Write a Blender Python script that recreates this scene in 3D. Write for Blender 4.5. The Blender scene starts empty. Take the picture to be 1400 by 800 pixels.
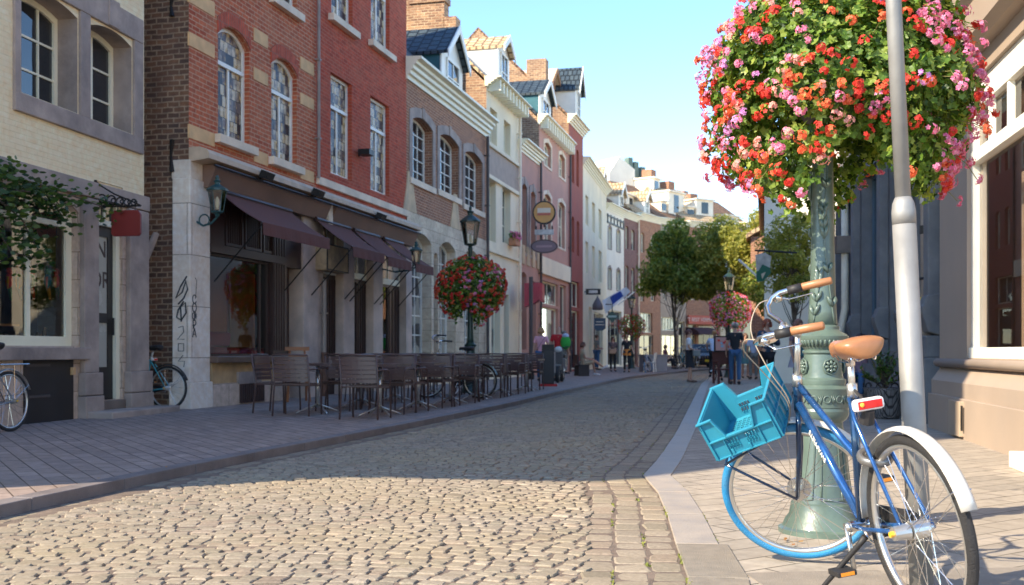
import bpy, math, random
import numpy as np
from mathutils import Vector, Matrix
random.seed(7)
rng = np.random.default_rng(7)
R = math.radians
S = bpy.context.scene
COL = S.collection
# ------------------------------------------------------------------ camera
F, HZ, CH = 1450.0, 481.0, 0.98        # focal length in photo pixels, horizon row, eye height
cam = bpy.data.cameras.new('camera'); camo = bpy.data.objects.new('camera', cam); COL.objects.link(camo)
camo.location = (0, 0, CH); camo.rotation_euler = (R(90), 0, 0)
cam.sensor_width = 36; cam.lens = 36 * F / 1400; cam.shift_y = 81 / 1400
cam.clip_start = .1; cam.clip_end = 1500
cam.dof.use_dof = True; cam.dof.focus_distance = 5.9; cam.dof.aperture_fstop = 4.2
S.camera = camo
# ------------------------------------------------------------------ light
SUN_AZ, SUN_EL = 30.0, 35.0            # light travels towards 30 deg left of +X, i.e. comes from the left and a little behind
a = R(SUN_AZ)
tosun = Vector((-math.cos(a) * math.cos(R(SUN_EL)), -math.sin(a) * math.cos(R(SUN_EL)), math.sin(R(SUN_EL))))
W = bpy.data.worlds.new('World'); S.world = W; W.use_nodes = True
nt = W.node_tree; nt.nodes.clear()
sky = nt.nodes.new('ShaderNodeTexSky'); sky.sky_type = 'NISHITA'; sky.sun_disc = False
sky.sun_elevation = R(SUN_EL); sky.sun_rotation = math.atan2(tosun.x, tosun.y)
sky.altitude = 50; sky.air_density = .9; sky.dust_density = 0.0; sky.ozone_density = 2.0
bg = nt.nodes.new('ShaderNodeBackground'); bg.inputs[1].default_value = .15
ow = nt.nodes.new('ShaderNodeOutputWorld')
hs = nt.nodes.new('ShaderNodeHueSaturation'); hs.inputs['Saturation'].default_value = 1.12; hs.inputs['Value'].default_value = .86; hs.inputs['Hue'].default_value = .502; nt.links.new(sky.outputs[0], hs.inputs['Color']); nt.links.new(hs.outputs[0], bg.inputs[0]); nt.links.new(bg.outputs[0], ow.inputs[0])
sun = bpy.data.lights.new('sun', 'SUN'); sun.energy = 2.95; sun.angle = R(.55); sun.color = (1, .87, .66)
suno = bpy.data.objects.new('sun', sun); COL.objects.link(suno)
suno.rotation_euler = tosun.to_track_quat('Z', 'Y').to_euler()
S.view_settings.view_transform = 'Standard'; S.view_settings.look = 'None'
S.view_settings.exposure = 1.8; S.view_settings.gamma = 1
S.render.engine = 'CYCLES'
# ------------------------------------------------------------------ helpers
def c8(r, g, b, k=1.0):
    f = lambda v: ((v / 255 + .055) / 1.055) ** 2.4 if v > 10 else v / 255 / 12.92
    return (f(r) * k, f(g) * k, f(b) * k, 1)
def tag(o, label=None, cat=None, group=None, kind=None):
    if label: o['label'] = label
    if cat: o['category'] = cat
    if group: o['group'] = group
    if kind: o['kind'] = kind
    return o
def thing(name, label, cat, loc=(0, 0, 0), rz=0, group=None):
    o = bpy.data.objects.new(name, None); COL.objects.link(o); o.empty_display_size = .2
    o.location = loc; o.rotation_euler = (0, 0, rz)
    return tag(o, label, cat, group)
def copy_tree(o, parent=None):
    c = o.copy(); COL.objects.link(c)
    if parent is not None:
        c.parent = parent; c.matrix_parent_inverse = o.matrix_parent_inverse
    for ch in o.children: copy_tree(ch, c)
    return c
class MB:
    def __init__(s): s.v = []; s.f = []; s.m = []
    def add(s, v, f, m=0):
        n = len(s.v); s.v.extend([tuple(p) for p in v]); s.f.extend([tuple(i + n for i in q) for q in f]); s.m.extend([m] * len(f)); return s
    def box(s, x0, x1, y0, y1, z0, z1, m=0):
        x0, x1 = sorted((x0, x1)); y0, y1 = sorted((y0, y1)); z0, z1 = sorted((z0, z1))
        return s.add([(x0,y0,z0),(x1,y0,z0),(x1,y1,z0),(x0,y1,z0),(x0,y0,z1),(x1,y0,z1),(x1,y1,z1),(x0,y1,z1)],
              [(0,3,2,1),(4,5,6,7),(0,1,5,4),(1,2,6,5),(2,3,7,6),(3,0,4,7)], m)
    def obox(s, c, a, b, d, m=0):       # centre and three half axes
        c, a, b, d = map(Vector, (c, a, b, d))
        return s.add([c-a-b-d, c+a-b-d, c+a+b-d, c-a+b-d, c-a-b+d, c+a-b+d, c+a+b+d, c-a+b+d],
              [(0,3,2,1),(4,5,6,7),(0,1,5,4),(1,2,6,5),(2,3,7,6),(3,0,4,7)], m)
    def bar(s, p, q, w, t, up=(0,0,1), m=0):    # rectangular bar from p to q
        p, q = Vector(p), Vector(q); d = q - p; L = d.length; d.normalize()
        sd = d.cross(Vector(up))
        if sd.length < 1e-4: sd = d.cross(Vector((1,0,0)))
        sd.normalize(); u2 = sd.cross(d)
        return s.obox((p+q)/2, d*L/2, sd*w/2, u2*t/2, m)
    def tube(s, pts, r, n=8, cap=True, m=0, flat=None):
        pts = [Vector(p) for p in pts]; N = len(pts)
        rs = r if isinstance(r, (list, tuple)) else [r] * N
        ds = []
        for i in range(N):
            d = pts[min(i+1, N-1)] - pts[max(i-1, 0)]
            ds.append(d.normalized() if d.length > 1e-9 else Vector((0,0,1)))
        d = ds[0]; ref = Vector((0,0,1)) if abs(d.z) < .9 else Vector((1,0,0))
        sd = d.cross(ref).normalized(); v = []
        for i in range(N):
            d = ds[i]; sd = (sd - d * sd.dot(d))
            if sd.length < 1e-6: sd = d.cross(Vector((0,1,0)))
            sd.normalize(); up = d.cross(sd)
            for k in range(n):
                t = 2*math.pi*k/n; v.append(pts[i] + (sd*math.cos(t) + up*math.sin(t)*(flat or 1)) * rs[i])
        f = [(i*n+k, i*n+(k+1) % n, (i+1)*n+(k+1) % n, (i+1)*n+k) for i in range(N-1) for k in range(n)]
        if cap: f += [tuple(range(n-1, -1, -1)), tuple((N-1)*n+k for k in range(n))]
        return s.add(v, f, m)
    def lathe(s, prof, n=16, c=(0,0,0), m=0, sq=None):
        v = []; N = len(prof)
        for (z, r) in prof:
            for k in range(n):
                t = 2*math.pi*(k+.5)/n; v.append((c[0]+r*math.cos(t), c[1]+r*math.sin(t), c[2]+z))
        f = [(i*n+k, i*n+(k+1) % n, (i+1)*n+(k+1) % n, (i+1)*n+k) for i in range(N-1) for k in range(n)]
        f += [tuple(range(n-1, -1, -1)), tuple((N-1)*n+k for k in range(n))]
        return s.add(v, f, m)
    def ell(s, c, r, nu=12, nv=8, m=0, M=None):
        rx, ry, rz = (r, r, r) if isinstance(r, (int, float)) else r
        v = [Vector((0,0,rz))]; 
        for j in range(1, nv):
            p = math.pi*j/nv
            for i in range(nu):
                t = 2*math.pi*i/nu; v.append(Vector((rx*math.sin(p)*math.cos(t), ry*math.sin(p)*math.sin(t), rz*math.cos(p))))
        v.append(Vector((0,0,-rz)))
        f = [(0, 1+i, 1+(i+1) % nu) for i in range(nu)]
        for j in range(nv-2):
            f += [(1+j*nu+i, 1+(j+1)*nu+i, 1+(j+1)*nu+(i+1) % nu, 1+j*nu+(i+1) % nu) for i in range(nu)]
        e = len(v)-1; b = 1+(nv-2)*nu
        f += [(e, b+(i+1) % nu, b+i) for i in range(nu)]
        if M is not None: v = [M @ p for p in v]
        return s.add([Vector(c)+p for p in v], f, m)
    def prism(s, poly, y0, y1, m=0, ax='y'):    # polygon in (x,z) extruded along y (or in (y,z) along x, or (x,y) along z)
        n = len(poly)
        P = {'y': lambda p, t: (p[0], t, p[1]), 'x': lambda p, t: (t, p[0], p[1]), 'z': lambda p, t: (p[0], p[1], t)}[ax]
        v = [P(p, y0) for p in poly] + [P(p, y1) for p in poly]
        f = [tuple(range(n)), tuple(range(2*n-1, n-1, -1))] + [(i, n+i, n+(i+1) % n, (i+1) % n) for i in range(n)]
        return s.add(v, f, m)
    def ringp(s, o, i, y0, y1, m=0):            # ring between outlines o and i (x,z), extruded y0..y1
        n = len(o)
        v = [(p[0], y0, p[1]) for p in o] + [(p[0], y0, p[1]) for p in i] + [(p[0], y1, p[1]) for p in o] + [(p[0], y1, p[1]) for p in i]
        f = []
        for k in range(n):
            l = (k+1) % n
            f += [(k, l, n+l, n+k), (2*n+k, 3*n+k, 3*n+l, 2*n+l), (k, 2*n+k, 2*n+l, l), (n+k, n+l, 3*n+l, 3*n+k)]
        return s.add(v, f, m)
    def torus(s, c, a, b, Rr, r, n=48, k=8, m=0, arc=(0, 2*math.pi), sx=1):
        c, a, b = Vector(c), Vector(a).normalized(), Vector(b).normalized(); nn = a.cross(b)
        full = abs(arc[1]-arc[0]-2*math.pi) < 1e-6; N = n if full else n+1; v = []
        for i in range(N):
            t = arc[0]+(arc[1]-arc[0])*i/n; rd = a*math.cos(t)+b*math.sin(t)
            for j in range(k):
                q = 2*math.pi*j/k; v.append(c+rd*(Rr+r*math.cos(q))+nn*r*sx*math.sin(q))
        f = [((i % N)*k+j, (i % N)*k+(j+1) % k, ((i+1) % N)*k+(j+1) % k, ((i+1) % N)*k+j) for i in range(n) for j in range(k)]
        if not full: f += [tuple(range(k-1, -1, -1)), tuple((N-1)*k+j for j in range(k))]
        return s.add(v, f, m)
    def build(s, name, mats, parent=None, smooth=False, uv=False, bevel=0, fix=False, M=None):
        me = bpy.data.meshes.new(name)
        me.from_pydata([tuple(p) for p in s.v], [], s.f)
        if not isinstance(mats, (list, tuple)): mats = [mats]
        for q in mats: me.materials.append(q)
        if len(mats) > 1: me.polygons.foreach_set('material_index', s.m)
        if smooth: me.polygons.foreach_set('use_smooth', [True]*len(me.polygons))
        me.update()
        if fix:
            import bmesh
            bm = bmesh.new(); bm.from_mesh(me); bmesh.ops.recalc_face_normals(bm, faces=bm.faces); bm.to_mesh(me); bm.free()
        if uv: boxuv(me)
        o = bpy.data.objects.new(name, me); COL.objects.link(o)
        if parent is not None: o.parent = parent
        if M is not None: o.matrix_world = M
        if bevel:
            b = o.modifiers.new('b', 'BEVEL'); b.width = bevel; b.segments = 2; b.limit_method = 'ANGLE'
        return o
def boxuv(me):
    uvl = me.uv_layers.new(name='UVMap'); V = me.vertices
    for p in me.polygons:
        n = p.normal; ax = max(range(3), key=lambda i: abs(n[i]))
        for li in p.loop_indices:
            co = V[me.loops[li].vertex_index].co
            uvl.data[li].uv = (co.x, co.z) if ax == 1 else (co.y, co.z) if ax == 0 else (co.x, co.y)
def smooth_pts(P, n=6):
    P = [Vector(p) for p in P]; out = []
    for i in range(len(P)-1):
        p0, p1, p2, p3 = P[max(i-1, 0)], P[i], P[i+1], P[min(i+2, len(P)-1)]
        for k in range(n):
            t = k/n; out.append(.5*((2*p1)+(p2-p0)*t+(2*p0-5*p1+4*p2-p3)*t*t+(3*p1-p0-3*p2+p3)*t**3))
    return out+[P[-1]]
# ------------------------------------------------------------------ materials
MATS = {}
def newmat(name):
    m = bpy.data.materials.new(name); m.use_nodes = True; n = m.node_tree; b = n.nodes['Principled BSDF']; return m, n, b
def node(n, t, **k):
    x = n.nodes.new(t)
    for a_, v in k.items():
        if a_ in x.inputs: x.inputs[a_].default_value = v
        else: setattr(x, a_, v)
    return x
def mixc(n, fac, c1, c2, mode='MIX'):
    x = n.nodes.new('ShaderNodeMix'); x.data_type = 'RGBA'; x.blend_type = mode
    for i, v in ((0, fac), (6, c1), (7, c2)):
        if isinstance(v, (tuple, float, int)): x.inputs[i].default_value = v
        else: n.links.new(v, x.inputs[i])
    return x.outputs[2]
def ramp(n, src, stops):
    x = n.nodes.new('ShaderNodeValToRGB'); n.links.new(src, x.inputs[0]); e = x.color_ramp.elements
    while len(e) < len(stops): e.new(.5)
    for q, (p, c) in zip(e, stops): q.position = p; q.color = c if isinstance(c, tuple) else (c, c, c, 1)
    return x.outputs[0]
def bump(n, b, h, st=.3, dist=.01):
    x = n.nodes.new('ShaderNodeBump'); x.inputs['Strength'].default_value = st; x.inputs['Distance'].default_value = dist
    n.links.new(h, x.inputs['Height']); n.links.new(x.outputs[0], b.inputs['Normal'])
WARM = [(1, 1, 1)]
def wm(c): return tuple(min(.9, v*k) for v, k in zip(c[:3], WARM[0]))+(1,)
def plain(name, col, rough=.5, metal=0, var=.12, sc=3, bmp=0, bsc=60, coat=0, spec=.5, dirt=None):
    if name in MATS: return MATS[name]
    col = wm(col); m, n, b = newmat(name)
    tc = n.nodes.new('ShaderNodeTexCoord')
    nz = node(n, 'ShaderNodeTexNoise', Scale=sc, Detail=5.0); n.links.new(tc.outputs['Object'], nz.inputs['Vector'])
    lo = tuple(v*(1-var) for v in col[:3])+(1,); hi = tuple(min(1, v*(1+var)) for v in col[:3])+(1,)
    c = ramp(n, nz.outputs[0], [(.3, lo), (.7, hi)])
    if dirt:
        n2 = node(n, 'ShaderNodeTexNoise', Scale=sc*.35, Detail=8.0, Roughness=.7); n.links.new(tc.outputs['Object'], n2.inputs['Vector'])
        c = mixc(n, ramp(n, n2.outputs[0], [(.45, 0), (.7, dirt[1])]), c, dirt[0])
    n.links.new(c, b.inputs['Base Color'])
    r_ = ramp(n, nz.outputs[0], [(.2, max(0, rough-.08)), (.8, min(1, rough+.08))]); n.links.new(r_, b.inputs['Roughness'])
    b.inputs['Metallic'].default_value = metal; b.inputs['Specular IOR Level'].default_value = spec
    if coat: b.inputs['Coat Weight'].default_value = coat; b.inputs['Coat Roughness'].default_value = .08
    if bmp:
        n3 = node(n, 'ShaderNodeTexNoise', Scale=bsc, Detail=6.0); n.links.new(tc.outputs['Object'], n3.inputs['Vector'])
        bump(n, b, n3.outputs[0], bmp, .01)
    MATS[name] = m; return m
def brick(name, c1, c2, mortar, bw=.22, bh=.072, ms=.008, rough=.85, patch=None, pf=.5, psc=.6, rot=0, vor=0, bst=.6, bias=0.0, coord='UV', dist=.01, joint=.5):
    if name in MATS: return MATS[name]
    c1, c2, mortar = wm(c1), wm(c2), wm(mortar); patch = wm(patch) if patch else None; m, n, b = newmat(name)
    tc = n.nodes.new('ShaderNodeTexCoord'); mp = n.nodes.new('ShaderNodeMapping'); mp.inputs['Rotation'].default_value = (0, 0, rot)
    n.links.new(tc.outputs[coord], mp.inputs[0])
    # wobble
    nw = node(n, 'ShaderNodeTexNoise', Scale=3.0, Detail=3.0); n.links.new(mp.outputs[0], nw.inputs['Vector'])
    ad = n.nodes.new('ShaderNodeMixRGB'); ad.blend_type = 'ADD'; ad.inputs[0].default_value = vor or .012
    n.links.new(mp.outputs[0], ad.inputs[1]); n.links.new(nw.outputs['Color'], ad.inputs[2])
    bt = node(n, 'ShaderNodeTexBrick', Scale=1.0, Bias=bias)
    bt.inputs['Brick Width'].default_value = bw; bt.inputs['Row Height'].default_value = bh; bt.inputs['Mortar Size'].default_value = ms
    bt.inputs['Mortar Smooth'].default_value = .3
    bt.inputs['Color1'].default_value = c1; bt.inputs['Color2'].default_value = c2; bt.inputs['Mortar'].default_value = mortar
    n.links.new(ad.outputs[0], bt.inputs['Vector'])
    nz = node(n, 'ShaderNodeTexNoise', Scale=9.0, Detail=8.0, Roughness=.65); n.links.new(mp.outputs[0], nz.inputs['Vector'])
    c = mixc(n, .55, bt.outputs[0], ramp(n, nz.outputs[0], [(.25, .35), (.75, 1.0)]), 'OVERLAY')
    if patch:
        np_ = node(n, 'ShaderNodeTexNoise', Scale=psc, Detail=9.0, Roughness=.65); n.links.new(tc.outputs[coord], np_.inputs['Vector'])
        c = mixc(n, ramp(n, np_.outputs[0], [(.42, 0), (.68, pf)]), c, patch)
    n.links.new(c, b.inputs['Base Color']); b.inputs['Roughness'].default_value = rough; b.inputs['Specular IOR Level'].default_value = .25
    h = mixc(n, .25, ramp(n, bt.outputs[1], [(0, 1.0), (1, joint*0)]), nz.outputs[0])
    bump(n, b, h, bst, dist)
    MATS[name] = m; return m
def glass_dark(name, col=(.02, .025, .03, 1), curt=None, rough=.03, thr=.5):
    if name in MATS: return MATS[name]
    m, n, b = newmat(name)
    tc = n.nodes.new('ShaderNodeTexCoord')
    b.inputs['Roughness'].default_value = rough; b.inputs['Base Color'].default_value = col; b.inputs['IOR'].default_value = 1.6
    if curt:
        nz = node(n, 'ShaderNodeTexNoise', Scale=1.3, Detail=2.0); n.links.new(tc.outputs['Object'], nz.inputs['Vector'])
        n.links.new(mixc(n, ramp(n, nz.outputs[0], [(thr, 0), (thr+.04, 1.0)]), col, curt), b.inputs['Base Color'])
    nz = node(n, 'ShaderNodeTexNoise', Scale=2.2, Detail=1.0); n.links.new(tc.outputs['Object'], nz.inputs['Vector'])
    bump(n, b, nz.outputs[0], .25, .01)
    MATS[name] = m; return m
def glass_clear(name, tint=(.85, .9, .9, 1), rough=.01, refl=1.0):
    if name in MATS: return MATS[name]
    m, n, b = newmat(name); n.nodes.remove(b)
    tr = n.nodes.new('ShaderNodeBsdfTransparent'); tr.inputs[0].default_value = tint
    gl = n.nodes.new('ShaderNodeBsdfGlossy'); gl.inputs['Roughness'].default_value = rough
    fr = n.nodes.new('ShaderNodeFresnel'); fr.inputs[0].default_value = 1.6
    mu = n.nodes.new('ShaderNodeMath'); mu.operation = 'MULTIPLY_ADD'; mu.inputs[1].default_value = 1.15*refl; mu.inputs[2].default_value = .04*refl
    mx = n.nodes.new('ShaderNodeMixShader'); n.links.new(fr.outputs[0], mu.inputs[0]); n.links.new(mu.outputs[0], mx.inputs[0])
    n.links.new(tr.outputs[0], mx.inputs[1]); n.links.new(gl.outputs[0], mx.inputs[2]); n.links.new(mx.outputs[0], n.nodes['Material Output'].inputs[0])
    MATS[name] = m; return m
def emis(name, col, st):
    m, n, b = newmat(name); b.inputs['Base Color'].default_value = col; b.inputs['Emission Color'].default_value = col; b.inputs['Emission Strength'].default_value = st
    return m
def leafmat(name, c1, c2, trans=.35, rough=.5, c3=None):
    if name in MATS: return MATS[name]
    m, n, b = newmat(name)
    g = n.nodes.new('ShaderNodeNewGeometry')
    st = [(0, c1), (1, c2)] if not c3 else [(0, c1), (.6, c2), (1, c3)]
    c = ramp(n, g.outputs['Random Per Island'], st)
    n.links.new(c, b.inputs['Base Color']); b.inputs['Roughness'].default_value = rough
    tl = n.nodes.new('ShaderNodeBsdfTranslucent'); n.links.new(mixc(n, 1.0, c, (1.0, 1.0, .5, 1), 'MULTIPLY'), tl.inputs[0])
    mx = n.nodes.new('ShaderNodeMixShader'); mx.inputs[0].default_value = trans
    n.links.new(b.outputs[0], mx.inputs[1]); n.links.new(tl.outputs[0], mx.inputs[2]); n.links.new(mx.outputs[0], n.nodes['Material Output'].inputs[0])
    MATS[name] = m; return m
def text_obj(txt, size, mat, parent, name='lettering', ext=.003, align='CENTER'):
    c = bpy.data.curves.new(name, 'FONT'); c.body = txt; c.size = size; c.extrude = ext; c.align_x = align; c.align_y = 'CENTER'
    o = bpy.data.objects.new(name, c); COL.objects.link(o)
    me = bpy.data.meshes.new_from_object(o); COL.objects.unlink(o); bpy.data.objects.remove(o)
    me.materials.clear(); me.materials.append(mat)
    o = bpy.data.objects.new(name, me); COL.objects.link(o); o.parent = parent; return o
# ------------------------------------------------------------------ facade frames
class Fac:
    """local frame of a facade: x along it, y into the wall, z up"""
    def __init__(s, X, Y, ang, z0=0.0):
        s.o = Vector((X, Y, z0)); s.a = ang; s.x = Vector((math.cos(ang), math.sin(ang), 0)); s.y = Vector((-math.sin(ang), math.cos(ang), 0))
    def px(s, px, py, t=0.0):           # photo pixel -> (x, z) on the plane y = t
        d = Vector(((px-700)/F, 1, (HZ-py)/F)); o = Vector((0, 0, CH)); p0 = s.o + s.y*t
        k = (p0-o).dot(s.y)/d.dot(s.y); P = o + d*k - s.o
        return P.dot(s.x), P.z
    def X(s, px, t=0.0): return s.px(px, 400, t)[0]
    def Z(s, px, py, t=0.0): return s.px(px, py, t)[1]
def ground(px, py, z=0.0):
    Y = F*(CH-z)/(py-HZ); return Vector(((px-700)/F*Y, Y, z))
def outline(a, b, c, d, rise=0, n=8):
    if rise <= 0: return [(a, c), (b, c)] + [(b+(a-b)*i/n, d) for i in range(n+1)]
    w = (b-a)/2; rr = (w*w+rise*rise)/(2*rise); cz = d-rr; cx = (a+b)/2; t0 = math.asin(min(1, w/rr))
    return [(a, c), (b, c)] + [(cx+rr*math.sin(t0-2*t0*i/n), cz+rr*math.cos(t0-2*t0*i/n)) for i in range(n+1)]
def wallfront(mb, x0, x1, z0, z1, holes, y=0.0, m=0, rm=None):
    """front sheet with openings (a,b,c,d,rise,depth) and their reveals"""
    xs = sorted(set([x0, x1]+[v for h in holes for v in (h[0], h[1])])); zs = sorted(set([z0, z1]+[v for h in holes for v in (h[2], h[3])]))
    xs = [v for v in xs if x0-1e-6 <= v <= x1+1e-6]; zs = [v for v in zs if z0-1e-6 <= v <= z1+1e-6]
    for i in range(len(xs)-1):
        for j in range(len(zs)-1):
            cx, cz = (xs[i]+xs[i+1])/2, (zs[j]+zs[j+1])/2
            if any(h[0] < cx < h[1] and h[2] < cz < h[3] for h in holes): continue
            mb.add([(xs[i], y, zs[j]), (xs[i+1], y, zs[j]), (xs[i+1], y, zs[j+1]), (xs[i], y, zs[j+1])], [(0, 1, 2, 3)], m)
    for (a, b, c, d, rise, dep) in holes:
        o = outline(a, b, c, d, rise); n = len(o)
        mb.add([(p[0], y, p[1]) for p in o]+[(p[0], y+dep, p[1]) for p in o], [(i, (i+1) % n, n+(i+1) % n, n+i) for i in range(n)], m if rm is None else rm)
        if rise > 0:
            arc = o[2:]; k = len(arc)
            for i in range(k-1):
                cr = (b, d) if i < k//2 else (a, d)
                mb.add([(cr[0], y, cr[1]), (arc[i][0], y, arc[i][1]), (arc[i+1][0], y, arc[i+1][1])], [(0, 1, 2)], m)
def window(B, a, b, c, d, rise=0, rec=.16, fw=.06, cols=1, rows=(), transom=None, fm=None, pm=None, mw=.028, tcols=None, sill=None, sm=None, name='window'):
    """frame (window) > pane, sill; returns the opening for wallfront"""
    o = outline(a, b, c, d, rise); i = outline(a+fw, b-fw, c+fw, d-fw, rise*.95 if rise else 0)
    mb = MB().ringp(o, i, rec, rec+.06)
    top = d-fw; zt = c+(d-c)*transom if transom else top
    if transom: mb.box(a+fw*.5, b-fw*.5, rec-.015, rec+.05, zt-.035, zt+.035)
    for k in range(1, cols+1 if cols > 1 else 1):
        if k == cols: break
        x = a+(b-a)*k/cols; w = mw*(1.7 if cols == 2 else 1)
        mb.box(x-w/2, x+w/2, rec+.008, rec+.048, c+fw*.5, zt if transom else top-.01)
    for k in range(1, (tcols or cols)):
        if transom: x = a+(b-a)*k/(tcols or cols); mb.box(x-mw/2, x+mw/2, rec+.01, rec+.046, zt, top-(rise*.2))
    for r_ in rows:
        z = c+(zt-c)*r_; mb.box(a+fw*.5, b-fw*.5, rec+.012, rec+.044, z-mw/2, z+mw/2)
    w = mb.build(name, fm, B)
    n = len(i); yy = rec+.033
    MB().add([(p[0], yy, p[1]) for p in i], [tuple(range(n))]).build('pane', pm, w)
    if sill: MB().box(a-sill[0], b+sill[0], -sill[1], rec, c-sill[2], c).build('sill', sm, w)
    return (a, b, c, d, rise, rec+.05)
def body(mb, x0, x1, D, z0, eave, ridge=None, m=0, back=True, near=True, far=True):
    """side walls with gables and back wall"""
    e = eave; rg = ridge or eave
    for x, on, fl in ((x0, near, 1), (x1, far, 0)):
        if on:
            p = [(x, 0, z0), (x, D, z0), (x, D, e), (x, D/2, rg), (x, 0, e)] if rg > e else [(x, 0, z0), (x, D, z0), (x, D, e), (x, 0, e)]
            mb.add(p, [tuple(range(len(p)))], m)
    if back: mb.add([(x0, D, z0), (x1, D, z0), (x1, D, e), (x0, D, e)], [(0, 1, 2, 3)], m)
def roof(B, x0, x1, D, eave, ridge, mat, ov=.15, th=.12, name='roof'):
    mb = MB(); s = (ridge-eave)/(D/2); y0 = -ov; z0 = eave-ov*s
    pf = [(y0, z0), (D/2, ridge), (D+ov, z0), (D+ov, z0+th), (D/2, ridge+th*1.2), (y0, z0+th)]
    mb.prism(pf, x0, x1, ax='x'); return mb.build(name, mat, B, uv=True, fix=True)
# ------------------------------------------------------------------ palette (WARM puts warmer, brighter light into the colours, against the cool shade)
WARM[0] = (1.3, 1.12, .92)
cream_fr = plain('cream_frame', (.76, .74, .66, 1), .45, var=.06)
white_fr = plain('white_frame', (.74, .76, .8, 1), .45, var=.06)
stone_g = plain('stone_grey', (.3, .27, .27, 1), .8, var=.22, sc=2.5, bmp=.5, bsc=25, dirt=((.13, .105, .1, 1), .7))
stone_y = plain('stone_yellow', (.52, .44, .32, 1), .85, var=.18, sc=2.2, bmp=.5, bsc=30, dirt=((.26, .21, .17, 1), .6))
stone_p = plain('stone_pale', (.64, .6, .54, 1), .85, var=.12, sc=2.0, bmp=.3, bsc=30, dirt=((.33, .28, .22, 1), .45))
stone_d = plain('stone_dark', (.13, .115, .11, 1), .8, var=.25, sc=3, bmp=.4, bsc=30)
band_y = plain('band_stone', (.56, .4, .23, 1), .85, var=.15, sc=4, bmp=.3)
maroon = plain('maroon_paint', (.035, .018, .018, 1), .4, var=.2)
blackp = plain('black_paint', (.016, .014, .015, 1), .45, var=.25)
fascia = plain('fascia_brown', (.17, .115, .1, 1), .42, var=.2, sc=1.2, dirt=((.2, .14, .11, 1), .5))
awn_m = plain('awning_canvas', (.11, .042, .036, 1), .85, var=.12, sc=2, bmp=.2, bsc=200)
pipe_g = plain('pipe_grey', (.22, .2, .2, 1), .5, var=.2, sc=4)
pipe_d = plain('pipe_dark', (.05, .045, .05, 1), .5, var=.25)
pipe_w = plain('pipe_white', (.7, .67, .6, 1), .5, var=.1)
iron = plain('black_iron', (.018, .018, .02, 1), .45, metal=.4, var=.3)
tile_d = brick('roof_slate', (.03, .05, .075, 1), (.05, .075, .1, 1), (.01, .015, .02, 1), .22, .3, .03, .45, bst=1, dist=.05)
tile_b = brick('roof_brown', (.17, .1, .065, 1), (.26, .17, .11, 1), (.05, .035, .03, 1), .22, .28, .03, .8, patch=(.08, .07, .06, 1), pf=.5, bst=1, dist=.05)
tile_l = brick('roof_pale', (.42, .31, .2, 1), (.52, .42, .3, 1), (.14, .1, .07, 1), .24, .3, .035, .8, patch=(.25, .22, .18, 1), pf=.6, bst=1, dist=.05)
bk_red = brick('red_brick', (.36, .1, .05, 1), (.25, .055, .03, 1), (.36, .23, .17, 1), .22, .078, .011, patch=(.4, .25, .17, 1), pf=.35, psc=.9)
bk_red2 = brick('deep_red_brick', (.34, .062, .035, 1), (.23, .04, .025, 1), (.3, .12, .09, 1), .22, .075, .008, patch=(.4, .18, .12, 1), pf=.3, psc=1.3)
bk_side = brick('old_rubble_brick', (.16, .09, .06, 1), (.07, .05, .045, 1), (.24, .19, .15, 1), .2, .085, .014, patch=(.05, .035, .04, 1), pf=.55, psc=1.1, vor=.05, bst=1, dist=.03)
bk_yel = brick('yellow_painted_brick', (.69, .61, .43, 1), (.67, .58, .4, 1), (.63, .55, .38, 1), .22, .07, .006, patch=(.64, .55, .42, 1), pf=.5, psc=1.5, bst=.7)
bk_brn = brick('brown_brick', (.26, .13, .08, 1), (.15, .075, .055, 1), (.34, .25, .2, 1), .22, .075, .011, patch=(.3, .2, .16, 1), pf=.45)
bk_gab = brick('ochre_gable_brick', (.36, .24, .16, 1), (.17, .11, .085, 1), (.42, .35, .27, 1), .24, .085, .014, patch=(.13, .07, .06, 1), pf=.6, psc=.7, vor=.04, bst=1, dist=.03)
bk_pur = brick('purple_brick', (.17, .1, .1, 1), (.13, .075, .08, 1), (.2, .15, .14, 1), .22, .07, .008)
blk_st = brick('stone_blocks', (.58, .51, .44, 1), (.5, .44, .38, 1), (.24, .2, .17, 1), .62, .3, .007, patch=(.24, .2, .17, 1), pf=.6, psc=1.2, bst=.5)
blk_gr = brick('grey_blocks', (.38, .34, .33, 1), (.32, .28, .28, 1), (.13, .11, .1, 1), .75, .38, .007, patch=(.36, .3, .22, 1), pf=.6, psc=1.0, bst=.5)
pl_cream = plain('cream_render', (.74, .68, .58, 1), .8, var=.07, sc=.8, bmp=.15, bsc=30, dirt=((.48, .41, .3, 1), .4))
pl_pink = plain('pink_render', (.42, .25, .22, 1), .85, var=.1, sc=1, bmp=.15, bsc=30, dirt=((.32, .2, .18, 1), .5))
pl_white = plain('white_render', (.74, .72, .7, 1), .8, var=.06, sc=1, dirt=((.52, .47, .38, 1), .3))
pane_d = glass_dark('window_glass', curt=(.3, .27, .22, 1), thr=.55)
pane_k = glass_dark('dark_glass')
pane_c = glass_dark('curtained_glass', col=(.05, .05, .055, 1), curt=(.42, .38, .3, 1), thr=.47)
shop_g = glass_clear('shop_glass')
shop_r = glass_clear('reflecting_glass', tint=(.55, .55, .55, 1), refl=2.2)
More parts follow.
